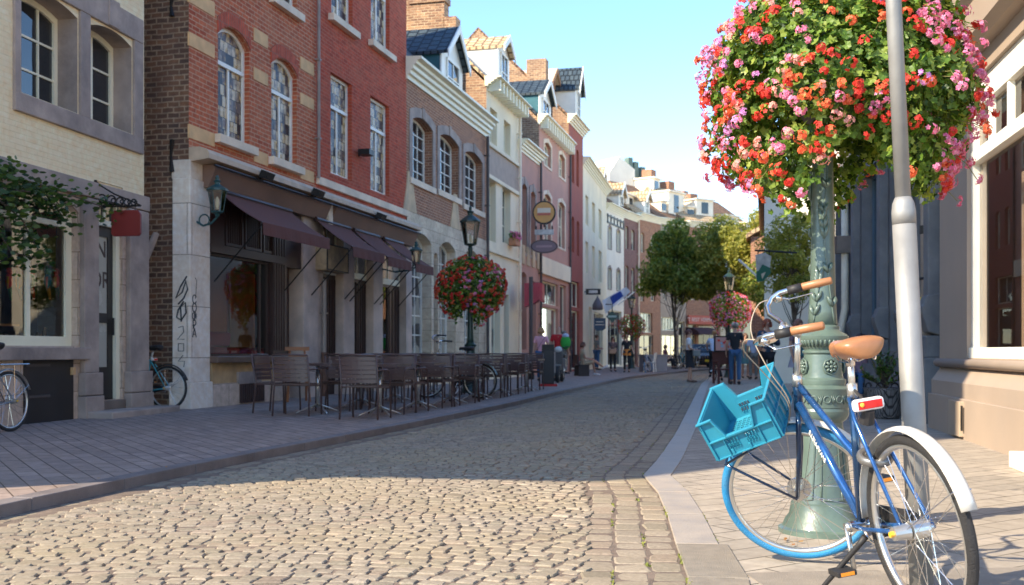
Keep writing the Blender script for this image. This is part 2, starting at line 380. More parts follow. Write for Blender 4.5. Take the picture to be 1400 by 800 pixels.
def leaded():
    m, n, b = newmat('leaded_glass'); tc = n.nodes.new('ShaderNodeTexCoord')
    nz = node(n, 'ShaderNodeTexNoise', Scale=2.0, Detail=1.0); n.links.new(tc.outputs['UV'], nz.inputs[0])
    ad = n.nodes.new('ShaderNodeMixRGB'); ad.blend_type = 'ADD'; ad.inputs[0].default_value = .03; n.links.new(tc.outputs['UV'], ad.inputs[1]); n.links.new(nz.outputs['Color'], ad.inputs[2])
    bt = node(n, 'ShaderNodeTexBrick', Scale=1.0); bt.inputs['Brick Width'].default_value = .13; bt.inputs['Row Height'].default_value = .19; bt.inputs['Mortar Size'].default_value = .006
    bt.inputs['Color1'].default_value = (0, 0, 0, 1); bt.inputs['Color2'].default_value = (1, 1, 1, 1); bt.inputs['Mortar'].default_value = (0, 0, 0, 1); n.links.new(ad.outputs[0], bt.inputs[0])
    n2 = node(n, 'ShaderNodeTexNoise', Scale=7.0, Detail=3.0, Roughness=.6); n.links.new(tc.outputs['UV'], n2.inputs[0])
    mx = mixc(n, .5, bt.outputs[0], n2.outputs[0])
    c = ramp(n, mx, [(.3, (.05, .035, .035, 1)), (.42, (.16, .11, .09, 1)), (.49, (.55, .34, .12, 1)), (.58, (.72, .58, .38, 1)), (.74, (.2, .15, .13, 1))])  # cream and gold reflections are put into the pane colours
    c = mixc(n, bt.outputs[1], c, (.03, .03, .03, 1)); n.links.new(c, b.inputs['Base Color']); b.inputs['Roughness'].default_value = .22; b.inputs['Specular IOR Level'].default_value = .12
    bump(n, b, n2.outputs[0], .5, .02); return m
pane_l = leaded()
# ------------------------------------------------------------------ ground, road, pavements
KR = [(.1, 0.5), (.45, 3), (.75, 4.45), (.835, 5.4), (1.01, 7.14), (1.04, 8.4), (1.34, 9.7), (2.02, 13), (3.8, 22.2), (5.7, 32), (8.5, 45), (11.8, 60), (15, 74)]
KL = [(-4.1, .5), (-3.5, 3.6), (-3.05, 6.3), (-2.48, 9), (-1.44, 13.1), (0, 19.1), (.99, 24), (4.3, 38.8), (7.6, 49), (11, 58), (15.5, 70)]
def interp(K, Y):
    return float(np.interp(Y, [p[1] for p in K], [p[0] for p in K]))
def struct(o): o['kind'] = 'structure'; return o
far_g = brick('far_paving', (.2, .17, .15, 1), (.16, .14, .13, 1), (.1, .09, .08, 1), .3, .2, .01, .9, coord='Object')
struct(MB().box(-300, 300, -60, 900, -.5, -.05).build('ground', far_g))
# sand bed under the setts
sand = plain('joint_sand', (.13, .11, .1, 1), .95, var=.3, sc=12, bmp=.6, bsc=120)
mb = MB(); ys = np.concatenate([np.arange(.5, 20, .5), np.arange(20, 72, 2)])
for y0, y1 in zip(ys[:-1], ys[1:]):
    mb.add([(interp(KL, y0)-.05, y0, -.007), (interp(KR, y0)+.05, y0, -.007), (interp(KR, y1)+.05, y1, -.007), (interp(KL, y1)-.05, y1, -.007)], [(0, 1, 2, 3)])
struct(mb.build('road_bed', sand))
def sett_material():
    m, n, b = newmat('granite_setts'); at = n.nodes.new('ShaderNodeVertexColor'); at.layer_name = 'tone'
    tc = n.nodes.new('ShaderNodeTexCoord')
    nz = node(n, 'ShaderNodeTexNoise', Scale=45.0, Detail=6.0, Roughness=.7); n.links.new(tc.outputs['Object'], nz.inputs[0])
    n2 = node(n, 'ShaderNodeTexNoise', Scale=.7, Detail=5.0); n.links.new(tc.outputs['Object'], n2.inputs[0])
    c = mixc(n, .5, at.outputs[0], ramp(n, nz.outputs[0], [(.3, .3), (.7, .9)]), 'OVERLAY')
    c = mixc(n, ramp(n, n2.outputs[0], [(.4, 0), (.7, .5)]), c, (.36, .28, .17, 1))
    n.links.new(c, b.inputs['Base Color']); b.inputs['Roughness'].default_value = .92; b.inputs['Specular IOR Level'].default_value = .15
    bump(n, b, nz.outputs[0], .55, .006); return m
sett_m = sett_material()
def build_setts():
    V, Fc, C = [], [], []
    def sett(cx, cy, ux, uy, L, Wd, tone, h):
        vx, vy = -uy, ux; n = len(V); ch = .22
        sh = [(-1, -1+ch), (-1+ch, -1), (1-ch, -1), (1, -1+ch), (1, 1-ch), (1-ch, 1), (-1+ch, 1), (-1, 1-ch)]
        tx, ty = rng.normal(0, .013), rng.normal(0, .013); jx = rng.normal(0, .07, 8); jy = rng.normal(0, .07, 8)
        for lvl, (k, z) in enumerate(((1.0, -.02), (.97, -.005), (.86, 0.0))):
            for q, (a_, b_) in enumerate(sh):
                aa, bb = (a_+jx[q])*k*L/2, (b_+jy[q])*k*Wd/2
                V.append((cx+ux*aa+vx*bb, cy+uy*aa+vy*bb, h+z+(tx*aa+ty*bb if lvl else 0)))
        V.append((cx, cy, h+.002))
        for l in range(2):
            for q in range(8): Fc.append((n+l*8+q, n+l*8+(q+1) % 8, n+(l+1)*8+(q+1) % 8, n+(l+1)*8+q))
        for q in range(8): Fc.append((n+16+q, n+16+(q+1) % 8, n+24))
        C.extend([tone]*25)
    def tone():
        v = .25*(1+rng.normal(0, .09)); w = rng.random()
        if w < .12: return (v*1.05, v*.82, v*.62)
        if w < .3: return (v*.95, v*.8, v*.6)
        return (v*1.06, v*.87, v*.66)
    y = 3.2
    gut = .5                         # three long rows along the right kerb
    while y < 66:
        rowh = .082*(1+.1*rng.normal()) if y < 24 else .16
        xl, xr = interp(KL, y)+.16, interp(KR, y)-gut
        x = xl+rng.uniform(-.05, .0)
        while x < xr-.03:
            w = rng.uniform(.07, .13) if y < 24 else rng.uniform(.15, .24)
            if x+w > xr: w = max(.06, xr-x)
            t = (x+w/2-xl)/(xr-xl); bow = -.85*(t-.5)**2*2.2+.05*math.sin(y*1.3)+.04*math.sin(x*2.1+y*.7)
            ang = math.atan2(-.85*4.4*(t-.5)/(xr-xl), 1)*.8+rng.normal(0, .05)
            camber = .0
            sett(x+w/2, y+bow+rng.normal(0, .009), math.cos(ang), math.sin(ang), (w-.006), (rowh-.003)*(1+rng.normal(0, .07)), tone(), rng.normal(0, .003)+camber)
            x += w
        y += rowh
    for r_ in range(3):              # gutter rows, laid lengthwise
        y = 2.6
        while y < 66:
            l = rng.uniform(.14, .24) if y < 30 else .3
            x0, x1 = interp(KR, y), interp(KR, y+l); dx, dy = x1-x0, l; q = math.hypot(dx, dy); ux, uy = dx/q, dy/q
            off = .08+.156*r_
            tn = tone()
            if r_ == 0: tn = tuple(v*.95 for v in tn)
            sett(x0+dx/2-off*uy, y+l/2+off*ux, ux, uy, l-.014, .148, tn, rng.normal(0, .002)-.004)
            y += l
    y = 3.0
    while y < 66:                    # one row along the left kerb
        l = rng.uniform(.12, .2) if y < 30 else .3
        x0, x1 = interp(KL, y), interp(KL, y+l); dx = x1-x0; q = math.hypot(dx, l); ux, uy = dx/q, l/q
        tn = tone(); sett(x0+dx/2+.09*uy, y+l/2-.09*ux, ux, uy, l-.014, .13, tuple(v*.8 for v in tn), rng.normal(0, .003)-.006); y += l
    me = bpy.data.meshes.new('road'); me.from_pydata(V, [], Fc); me.materials.append(sett_m)
    ca = me.color_attributes.new('tone', 'FLOAT_COLOR', 'POINT'); arr = np.ones((len(V), 4), np.float32); arr[:, :3] = C; ca.data.foreach_set('color', arr.ravel())
    me.polygons.foreach_set('use_smooth', [False]*len(Fc)); me.update()
    o = bpy.data.objects.new('road', me); COL.objects.link(o); return struct(o)
build_setts()
# kerbs
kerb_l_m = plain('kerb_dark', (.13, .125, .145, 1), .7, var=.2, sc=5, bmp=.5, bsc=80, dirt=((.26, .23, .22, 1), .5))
kerb_r_m = plain('kerb_blue_stone', (.27, .26, .25, 1), .55, var=.14, sc=5, bmp=.3, bsc=80, dirt=((.42, .36, .28, 1), .4))
def strip(mb, K, side, off0, off1, z0, z1, step, gap=.006, y0=2.6, y1=66, m=0):
    y = y0
    while y < y1:
        ya, yb = y, y+step; pa, pb = Vector((interp(K, ya), ya, 0)), Vector((interp(K, yb), yb, 0)); d = (pb-pa).normalized(); nn = Vector((d.y, -d.x, 0))*side
        pa += d*gap/2; pb -= d*gap/2; j = random.uniform(-.0015, .0015)
        q = [pa+nn*off0, pb+nn*off0, pb+nn*off1, pa+nn*off1]
        if side < 0: q = [q[0], q[3], q[2], q[1]]; 
        mb.add([(p.x, p.y, z0) for p in q]+[(p.x, p.y, z1+j) for p in q], [(0, 1, 2, 3), (7, 6, 5, 4), (0, 4, 5, 1), (1, 5, 6, 2), (2, 6, 7, 3), (3, 7, 4, 0)], m); y = yb
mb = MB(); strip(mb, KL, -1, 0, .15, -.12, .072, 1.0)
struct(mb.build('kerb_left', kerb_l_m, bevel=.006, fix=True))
mb = MB(); strip(mb, KR, 1, 0, .215, -.1, .006, 1.0, y0=5.4)
struct(mb.build('kerb_right', kerb_r_m, bevel=.004, fix=True))
conc = plain('kerb_concrete', (.19, .185, .175, 1), .85, var=.12, sc=14, bmp=.5, bsc=150)
mb = MB(); strip(mb, KR, 1, 0, .26, -.1, .006, .8, y0=2.2, y1=5.35)
struct(mb.build('kerb_right_near', conc, bevel=.004, fix=True))
# pavements (sheets)
pv_l = brick('paver_left', (.165, .148, .16, 1), (.225, .2, .21, 1), (.04, .033, .033, 1), .32, .15, .006, .75, patch=(.27, .22, .18, 1), pf=.3, psc=.5, coord='Object', rot=R(59), bst=.5, vor=.004)
pv_r = brick('paver_right', (.19, .19, .19, 1), (.255, .25, .245, 1), (.08, .08, .075, 1), .42, .2, .007, .8, patch=(.29, .285, .27, 1), pf=.5, psc=.8, coord='Object', rot=R(-33), bst=.5, vor=.005)
def sheet(name, K, side, off, far, z, mat, y0=.5, y1=66):
    mb = MB(); ys = np.concatenate([np.arange(y0, 16, .5), np.arange(16, y1, 2)])
    for ya, yb in zip(ys[:-1], ys[1:]):
        a_, b_ = interp(K, ya)+side*off, interp(K, yb)+side*off; c_, d_ = a_+side*far, b_+side*far
        q = [(a_, ya, z), (c_, ya, z), (d_, yb, z), (b_, yb, z)]
        mb.add(q if side > 0 else q[::-1], [(0, 1, 2, 3)])
    return struct(mb.build(name, mat))
sheet('pavement_left', KL, -1, .14, 9, .07, pv_l)
sheet('pavement_right', KR, 1, .2, 16, 0.0, pv_r)
# big slabs near the right corner
slab = plain('slab_stone', (.2, .195, .19, 1), .85, var=.13, sc=9, bmp=.5, bsc=140)
mb = MB()
for (x, y, w, l, an) in [(1.02+.02, 4.3, .62, .42, .1), (1.70, 4.36, .66, .42, .1), (2.4, 4.43, .66, .42, .1), (1.0, 3.84, .7, .42, .1), (1.74, 3.9, .7, .42, .1), (2.47, 3.97, .7, .42, .1), (3.1, 4.5, .66, .42, .1)]:
    mb.obox((x+w/2, y+l/2, .002), (w/2-.006, (w/2-.006)*an, 0), (-(l/2-.006)*an, l/2-.006, 0), (0, 0, .0022))
struct(mb.build('slabs', slab))
# moss and weeds in the right gutter joints
mossm = leafmat('moss', (.16, .2, .03, 1), (.3, .3, .06, 1), .3, .7)
mb = MB()
for i in range(900):
    y = 4.3+abs(rng.normal(0, 1.6)) if rng.random() < .75 else rng.uniform(6, 13)
    r_ = random.choice([0, 0, 0, .165, .33, -.215]); x = interp(KR, y)-r_+rng.normal(0, .004)
    if math.sin(y*9+r_*50)+math.sin(y*3.1+r_*20) < .5: continue
    s_ = rng.uniform(.004, .011); an = rng.uniform(0, 6.28); h = rng.uniform(.003, .012)
    mb.add([(x-s_*math.cos(an), y-s_*math.sin(an), -.004), (x+s_*math.cos(an), y+s_*math.sin(an), -.004), (x+rng.normal(0, .006), y+rng.normal(0, .006), h)], [(0, 1, 2)])
tag(mb.build('joint_moss', mossm), 'thin green moss and weeds in the joints of the right gutter', 'moss', kind='stuff')
mb = MB(); lf = leafmat('dry_leaf', (.35, .12, .03, 1), (.45, .25, .06, 1), .2, .7)
for i in range(26):
    if i < 16: y = rng.uniform(6.5, 16); x = interp(KL, y)-.16+rng.normal(0, .05); z = .078
    else: x, y = 1.42+rng.normal(0, .06), 5.45+rng.normal(0, .05); z = .012
    s_ = rng.uniform(.012, .022); an = rng.uniform(0, 6.28); u = Vector((math.cos(an), math.sin(an), .1)); v = Vector((-u.y, u.x, .15)); c = Vector((x, y, z))
    mb.add([c-u*s_, c+v*s_*.5, c+u*s_, c-v*s_*.5], [(0, 1, 2, 3)])
tag(mb.build('fallen_leaves', lf), 'few dry brown fallen leaves along the left kerb and lamp foot', 'leaves', kind='stuff')
# ------------------------------------------------------------------ left side buildings
def bld(name, label, fac, cat='building'):
    return thing(name, label, cat, tuple(fac.o), fac.a)
def lathe_pipe(B, x, z0, z1, mat, r=.045, y=-.08, name='drainpipe', off=0):
    mb = MB(); mb.tube([(x, y, z0), (x+off, y, z1)], r, 8)
    z = z0+.8
    while z < z1: mb.box(x-r*1.4, x+r*1.4, y-r*1.2, .02, z-.015, z+.015); z += 1.6
    return mb.build(name, mat, B, smooth=False)
def cornice(B, x0, x1, z, h, out, mat, steps=4, brackets=0, name='cornice'):
    mb = MB()
    pts = [(0, z-h)]
    for i in range(steps):
        k0, k1 = i/steps, (i+1)/steps
        pts += [(-out*(k0*.75+.12), z-h+h*k0*.9), (-out*(k0*.75+.12), z-h+h*k1*.82)]
    pts += [(-out, z-h*.12), (-out, z), (0.05, z+.02), (0.05, z-h)]
    mb.prism(pts, x0-.04, x1+.04, ax='x')
    if brackets:
        n = max(2, int((x1-x0)/brackets))
        for i in range(n):
            x = x0+(x1-x0)*(i+.5)/n; mb.box(x-.05, x+.05, -out*.85, 0, z-h-.13, z-h*.25)
    return mb.build(name, mat, B, fix=True)
def surround(B, h, w, mat, out=.03, key=True, sillz=True, name='window_surround'):
    a, b, c, d, rise, dep = h
    o = outline(a-w, b+w, c-(w*.6 if sillz else 0), d+w*1.1, rise*1.2 if rise else 0); i = outline(a, b, c, d, rise)
    mb = MB().ringp(o, i, -out, .02)
    if key: mb.prism([((a+b)/2-.08, d-.0), ((a+b)/2+.08, d-.0), ((a+b)/2+.11, d+w*1.25), ((a+b)/2-.11, d+w*1.25)], -out-.02, 0)
    return mb.build(name, mat, B, fix=True)
LS = math.atan2(1, .2483)
K0 = (-5.15, 16.9)
def onfac(px):
    k = (px-700)/F; Y = 9.346/(.2483-k); return (-9.346+.2483*Y, Y)
# ---------- 1 yellow house with the shop
FY = Fac(-5.62, 16.2, math.atan2(1, .18), .07)
FYl = Fac(-5.62, 16.2, math.atan2(1, .18), .07)
B = bld('yellow_house', 'pale yellow painted brick house with grey stone shopfront, leftmost in the street', FY)
xe = 0.0; xs = FY.X(0)-2.6
zb = FY.Z(190, 268)             # bottom of yellow part
H = 16  # upper storeys out of view, raised to shade the right side
ho = []
w1 = (FY.X(34), FY.X(106), FY.Z(60, 141), FY.Z(60, -28)); w2 = (FY.X(122), FY.X(180), FY.Z(150, 172), FY.Z(140, 34))
w1z = w2[2]; w1d = w2[3]
ho.append(window(B, w1[0]-.1, w1[1], w1z, w1d, .1, rec=.3, fw=.08, cols=3, rows=(.33, .66), fm=cream_fr, pm=pane_k))
ho.append(window(B, w2[0], w2[1], w1z, w1d, .1, rec=.3, fw=.08, cols=2, rows=(.33, .66), fm=cream_fr, pm=pane_k))
mb = MB(); xa, xb = FY.X(17), FY.X(193)       # grey stone surround round both windows
sz = .17
mb.box(xa, xb, -.05, .02, w1z-.26, w1z-.02)
for p, q in ((xa, w1[0]-.12), (w1[1]+.02, w2[0]-.02), (w2[1]+.02, xb)): mb.box(p, q, -.04, .02, w1z-.02, w1d+.02)
mb.box(xa, xb, -.045, .02, w1d+.02, w1d+.38)
mb.box((w2[0]+w2[1])/2-.14, (w2[0]+w2[1])/2+.14, -.06, .02, w1d+.03, w1d+.42)
mb.build('window_surround', stone_g, B, bevel=.01)
ho.append((w1[0]-.1-3.1, w1[0]-.1-2.2, w1z, w1d, 0, .3))
# ground floor
sw = (FY.X(4), FY.X(106), FY.Z(50, 473), FY.Z(50, 262)+.12)
dr = (FY.X(128), FY.X(166), .22, FY.Z(150, 262)+.1)
g1 = window(B, sw[0]-.3, sw[1], sw[2], sw[3], .28, rec=.09, fw=.13, cols=2, transom=.78, tcols=2, fm=cream_fr, pm=shop_g, mw=.05, name='shop_window')
hatch = (FY.X(31), FY.X(96), .0, sw[2]-.18, 0, .12)
# door
zt = FY.Z(150, 310)
dw = MB(); dw.ringp(outline(dr[0], dr[1], dr[2], dr[3]), outline(dr[0]+.07, dr[1]-.1, dr[2], dr[3]-.07), .03, .13); dw.box(dr[0], dr[1], .02, .13, zt, zt+.08)
dw.box((dr[0]+dr[1])/2-.02, (dr[0]+dr[1])/2+.02, .05, .1, zt, dr[3]); d1 = dw.build('door_frame', cream_fr, B)
MB().box(dr[0]+.07, dr[1]-.1, .075, .08, zt+.08, dr[3]-.07).build('transom_pane', pane_k, d1)
dm = MB(); da, db = dr[0]+.07, dr[1]-.1; zm = (dr[2]+zt)/2-.1
dm.ringp(outline(da, db, dr[2], zt), outline(da+.12, db-.13, dr[2]+.45, zt-.15), .08, .12); dm.box(da+.1, db-.1, .082, .118, zm-.04, zm+.1)
dm.box(da+.02, db-.02, .083, .117, dr[2], dr[2]+.47)
door = dm.build('door', blackp, B); MB().box(da+.1, db-.1, .096, .102, dr[2]+.4, zt-.1).build('door_pane', plain('frosted_glass', (.33, .37, .38, 1), .25, var=.06), door)
MB().tube([(db-.05, .04, 1.15), (db-.05, .04, 1.4)], .015).build('door_handle', iron, door)
lt = plain('letter_dark', (.05, .035, .035, 1), .5)
for s_, x_, z_ in (('N', db-.28, zt-.34), ('OR', db-.3, zt-.78)):
    o = text_obj(s_, .34, lt, door); o.rotation_euler = (R(90), 0, 0); o.location = (x_, .092, z_)
door_o = (dr[0], dr[1], dr[2], dr[3], 0, .3)
mb = MB(); wallfront(mb, xs, xe, zb, H, ho[:3], rm=1); body(mb, xs, xe, 7, -.1, H, H+2.5, near=True)
mb.build('wall', [bk_yel, stone_g], B, uv=True)
mb = MB(); wallfront(mb, xs, xe, -.1, zb-.22, [g1, hatch, door_o], y=-.02); mb.build('shopfront_wall', blk_gr, B, uv=True)
MB().box(xs, xe+.02, -.09, .02, zb-.22, zb).build('stone_band', stone_g, B, bevel=.01)
mb = MB()
for p, q in ((FY.X(107), FY.X(127)), (FY.X(170), FY.X(196))):
    mb.box(p, q, -.1, -.02, .62, zb-.24); mb.box(p-.05, q+.05, -.15, -.02, -.05, .3); mb.box(p-.04, q+.04, -.14, -.02, .31, .62)
mb.build('pilaster', stone_g, B, bevel=.012)
MB().box(sw[0]-.4, FY.X(112), -.14, .18, sw[2]-.18, sw[2]-.02).build('shop_sill', stone_g, B, bevel=.01)
ht = MB(); ht.box(hatch[0]-.02, hatch[1]+.02, -.035, .05, -.04, hatch[3]+.01); hh = ht.build('cellar_hatch', blackp, B)
for z in (.32, .72): MB().box(hatch[0]+.0, hatch[0]+.5, -.05, -.03, z, z+.035).build('strap_hinge', pipe_d, hh)
MB().box(hatch[1]-.05, hatch[1]+.02, -.07, -.035, .6, .7).build('padlock', band_y, hh)
mb = MB(); mb.box(dr[0]-.02, dr[1]+.02, -.06, .25, -.03, .215); mb.build('threshold', stone_d, B, bevel=.01)
mb = MB(); mb.box(dr[0]-.38, FY.X(204), -.52, -.1, -.03, .09); mb.build('doorstep', stone_g, B, bevel=.02)
roof(B, xs, xe, 7, H, H+2.5, tile_b)
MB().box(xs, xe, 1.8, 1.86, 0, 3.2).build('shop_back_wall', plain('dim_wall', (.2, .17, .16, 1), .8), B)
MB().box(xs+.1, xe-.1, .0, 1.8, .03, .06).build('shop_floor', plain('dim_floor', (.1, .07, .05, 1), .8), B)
# shop display
dis = thing('display_shelf', 'pale wooden shelf of small wares inside the shop window of the yellow house', 'shelf', tuple(FY.o+FY.x*(sw[0]+sw[1])*.5+FY.y*.55), FY.a)
wood_l = plain('pale_wood', (.5, .32, .16, 1), .6, var=.15)
MB().box(-.85, .85, -.15, .15, sw[2]+.02, sw[2]+.07).build('board', wood_l, dis)
MB().box(-.85, .6, .2, .4, sw[2]+.27, sw[2]+.3).build('board', wood_l, dis)
mb = MB()
for i in range(16):
    x = -.8+i*.105; h = random.uniform(.06, .2); mb.lathe([(0, .03), (h*.7, .035), (h, .02)], 8, (x, random.uniform(-.1, .1), sw[2]+.07))
mb.build('jars', plain('jar_mix', (.2, .19, .2, 1), .2, var=.8, sc=9), dis)
cols = [(.6, .05, .03, 1), (.7, .35, .02, 1), (.03, .3, .12, 1), (.02, .2, .35, 1)]
pm_ = [plain('parrot_%d' % i, c, .6) for i, c in enumerate(cols)]
for i, px in enumerate((12, 26, 43, 65, 77)):
    x, z = FY.px(px, 384, .25); p = FY.o+FY.x*x+FY.y*.25
    T = thing('toy_parrot', ['leftmost', 'second from left', 'middle', 'second from right', 'rightmost'][i]+' of the five colourful cloth parrots hanging in the yellow house shop window', 'toy', (p.x, p.y, .07+z), FY.a, 'cloth parrots hanging in the shop window')
    MB().ell((0, 0, 0), (.05, .05, .1), 8, 6).build('body', pm_[(i) % 4], T); MB().ell((.01, 0, .12), (.045, .045, .05), 8, 6).build('head', pm_[(i+3) % 4] if i % 2 else pm_[0], T)
    MB().tube([(0, 0, -.06), (.03, 0, -.16), (.05, 0, -.25)], [.035, .03, .012], 6, flat=.4).build('tail', pm_[(i+2) % 4], T)
    MB().tube([(-.045, -.02, .05), (-.05, -.02, -.1)], [.02, .012], 6, flat=.5).build('wing', pm_[(i+1) % 4], T)
    MB().tube([(0, 0, .16), (0, 0, .75)], .004, 4).build('string', iron, T)
x, z = FY.px(30, 370, .45); p = FY.o+FY.x*x+FY.y*.45
tag(MB().ell((p.x, p.y, .07+z), (.1, .1, .08)).build('paper_lantern', plain('orange_paper', (.6, .22, .06, 1), .7), None, smooth=True), 'small round orange paper lantern above the cloth parrots', 'lantern')
# unseen house added towards the camera, its outline shaped to shade the street
FN = Fac(-5.62, 16.2, math.atan2(1, .18), .07)
NB = thing('unseen_shade_house', 'unseen pale house added left of the yellow house to shade the street', 'building', tuple(FN.o), FN.a)
PY = lambda Y: -(16.2-Y)/math.cos(math.atan(.18)); P7 = PY(7.4); e_ = xs-.02
mb = MB(); mb.prism([(PY(4.6), -.1), (e_, -.1), (e_, 17), (PY(4.7), 17), (PY(4.6), 10.1), (PY(3.0), 7.2), (PY(3.1), 6.8), (PY(4.6), 5.1)], 0, 7)
mb.build('wall', pl_cream, NB, fix=True)
MB().box(P7+1, P7+2, -.02, .05, 3.6, 5.4).build('window', pane_k, NB)
# ---------- 2 red brick corner house (two fronts)
FR = Fac(K0[0], K0[1], LS, .07)
xc = FR.X(432); H = 14.5  # wall top is unseen, made taller for the shade it throws
B = bld('red_brick_house', 'red brick corner house with yellow stone bands above the cafe with brown awnings', FR)
zf = FR.Z(271, 208)               # top ledge
zfl = zf
def rwin(B, p0, p1, pyt, pyb, **k):
    # window measured at its own left edge (top) and right edge (bottom)
    a_, b_ = FR.X(p0), FR.X(p1); return window(B, a_, b_, FR.Z((p0+p1)/2, pyb), FR.Z((p0+p1)/2, pyt), fm=white_fr, sm=stone_p, **k)
ho = [rwin(B, 298, 341, 40, 193, rise=.22, rec=.1, cols=2, transom=.66, tcols=1, pm=pane_l, sill=(.12, .12, .14)),
      rwin(B, 371, 406, 82, 222, rise=.2, rec=.1, cols=2, transom=.66, tcols=1, pm=pane_l, sill=(.12, .12, .14)),
      rwin(B, 299, 340, -190, -35, rise=.2, rec=.1, cols=2, transom=.66, pm=pane_d, sill=(.12, .12, .14)),
      rwin(B, 372, 406, -120, 7, rise=.2, rec=.1, cols=2, transom=.66, pm=pane_d, sill=(.12, .12, .14))]
for w in [c for c in B.children if c.name.startswith('window')]:
    for c in w.children:
        if c.name.startswith('pane'): boxuv(c.data)
mb = MB(); wallfront(mb, .0, xc, zf, H, ho); mb.build('wall', bk_red, B, uv=True)
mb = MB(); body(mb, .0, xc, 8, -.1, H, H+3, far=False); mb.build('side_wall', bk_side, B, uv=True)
mb = MB(); zb1 = FR.Z(285, 189); zb2 = FR.Z(285, 67); zb3 = FR.Z(285, 14)
xw = [(.0, FR.X(297)-.1), (FR.X(343)+.1, FR.X(369)-.1), (FR.X(408)+.08, xc-.12)]
for zc, hh_ in ((FR.Z(285, 189), .22), (FR.Z(285, 67), .22), (FR.Z(285, 13)+.05, .24)):
    for p, q in xw: MB().box(p-.003, q, -.012, .02, zc-hh_/2, zc+hh_/2).build('stone_band', band_y, B)
bk_arch = brick('arch_brick', (.38, .085, .05, 1), (.28, .06, .04, 1), (.2, .12, .1, 1), .075, .24, .008)
for h in ho[:2]:
    a_, b_, c_, d_, r_, _ = h; mb.ringp(outline(a_-.0, b_+.0, d_-.4, d_+.26, .24)[2:]+[], outline(a_-.0, b_+.0, d_-.4, d_+.01, r_)[2:], -.02, .01) if False else None
    o1 = outline(a_-.03, b_+.03, d_-r_, d_+.27, r_)[2:]; o2 = outline(a_-.03, b_+.03, d_-r_, d_+.015, r_)[2:]
    MB().prism(o1+o2[::-1], -.018, .01).build('relieving_arch', bk_arch, B, uv=True, fix=True)
# corner pier
mb = MB(); zp = FR.Z(262, 245)
mb.box(-.06, FR.X(283), -.06, .26, .42, zp); mb.box(-.1, FR.X(283)+.02, -.1, .3, -.05, .42); mb.box(-.02, .36, -.04, .3, zp, zp+.3)
mb.build('corner_pier', brick('pier_blocks', (.64, .6, .56, 1), (.58, .54, .5, 1), (.2, .17, .15, 1), 1.3, .82, .008, patch=(.4, .36, .35, 1), pf=.6, psc=1.6, bst=.4), B, uv=True, bevel=.015)
# anchors
mb = MB()
for px_, py0, py1 in ((243, 192, 236), (244, -4, 24)):
    y0 = .28; z0 = (CH+(HZ-py1)/F*(17.0))-.07; z1 = (CH+(HZ-py0)/F*17.0)-.07
    mb.tube([(-.03, y0, z0), (-.03, y0+.02, (z0+z1)/2), (-.03, y0, z1)], [.045, .02, .045], 6)
mb.build('wall_anchor', iron, B)
mb = MB(); mb.tube([(-.05, .55, FR.Z(258, 318)), (-.12, .6, 2.6), (-.3, .62, 2.35), (-.4, .62, 2.33)], [.05, .06, .08, .06], 8); mb.build('stone_hook', stone_g, B)
# cafe ground floor: shop window, door bay and openings
zs0 = FR.Z(300, 487); zs1 = FR.Z(330, 350); ztr = FR.Z(330, 352)
sh_a, sh_b = FR.X(285), FR.X(372); pl_b = FR.X(389)
zg = FR.Z(300, 262)-.02             # underside of fascia
cw = (sh_a, sh_b, zs0, ztr, 0, .12)
mb = MB(); mb.ringp(outline(sh_a, sh_b, zs0, ztr), outline(sh_a+.05, sh_b-.07, zs0+.04, ztr-.04), .05, .14); mb.box(sh_b-.35, sh_b-.31, .07, .12, zs0, ztr)
win = mb.build('shop_window', maroon, B); MB().add([(sh_a+.04, .1, zs0+.03), (sh_b-.06, .1, zs0+.03), (sh_b-.06, .1, ztr-.03), (sh_a+.04, .1, ztr-.03)], [(0, 1, 2, 3)]).build('pane', shop_g, win)
mb = MB(); mb.box(sh_b, pl_b, -.02, .12, zs0-.0, zg); 
for i in range(5): x = sh_b+.05+i*(pl_b-sh_b-.1)/4; mb.box(x-.02, x+.02, -.035, -.02, zs0+.1, zg-.1)
mb.box(sh_a, pl_b, -.05, .1, ztr, ztr+.14); mb.box(sh_a, FR.X(300)+.15, -.01, .1, ztr+.14, zg)
mb.build('shopfront_panel', maroon, B)
mb = MB()
for i in range(3):
    p = FR.X(309)+i*(FR.X(384)-FR.X(309))/3; q = p+(FR.X(384)-FR.X(309))/3-.07; mb.ringp(outline(p, q, ztr+.16, zg-.1), outline(p+.05, q-.05, ztr+.21, zg-.15), .0, .08)
    for j in range(7): x = p+.05+(q-p-.1)*(j+.5)/7; mb.box(x-.012, x+.012, .02, .06, ztr+.18, zg-.12)
tr = mb.build('transom_grille', maroon, B); MB().box(FR.X(305), FR.X(388), .07, .08, ztr+.14, zg).build('pane', glass_dark('milky_glass', (.22, .18, .15, 1), curt=(.5, .42, .33, 1), rough=.2, thr=.45), tr)
MB().box(sh_a-.06, pl_b+.05, -.2, .1, zs0-.11, zs0).build('window_ledge', plain('ledge_wood', (.1, .07, .06, 1), .4, var=.3), B, bevel=.012)
mb = MB(); mb.box(sh_a-.0, pl_b, -.06, .1, .38, zs0-.11); mb.build('plinth', band_y if False else plain('sandstone_yellow', (.36, .27, .16, 1), .85, var=.2, sc=4, bmp=.3), B)
MB().box(sh_a-.02, pl_b+.02, -.09, .1, -.05, .38).build('plinth_base', blk_gr, B, uv=True, bevel=.01)
MB().box(FR.X(319), FR.X(350), -.11, .0, FR.Z(335, 508), FR.Z(335, 524)).build('name_plate', stone_g, B)
mb = MB(); va, vb = FR.X(321), FR.X(354); mb.box(va, vb, -.1, -.05, .02, .35)
for i in range(12): x = va+(vb-va)*(i+.5)/12; mb.box(x-.012, x+.012, -.125, -.1, .02, .35)
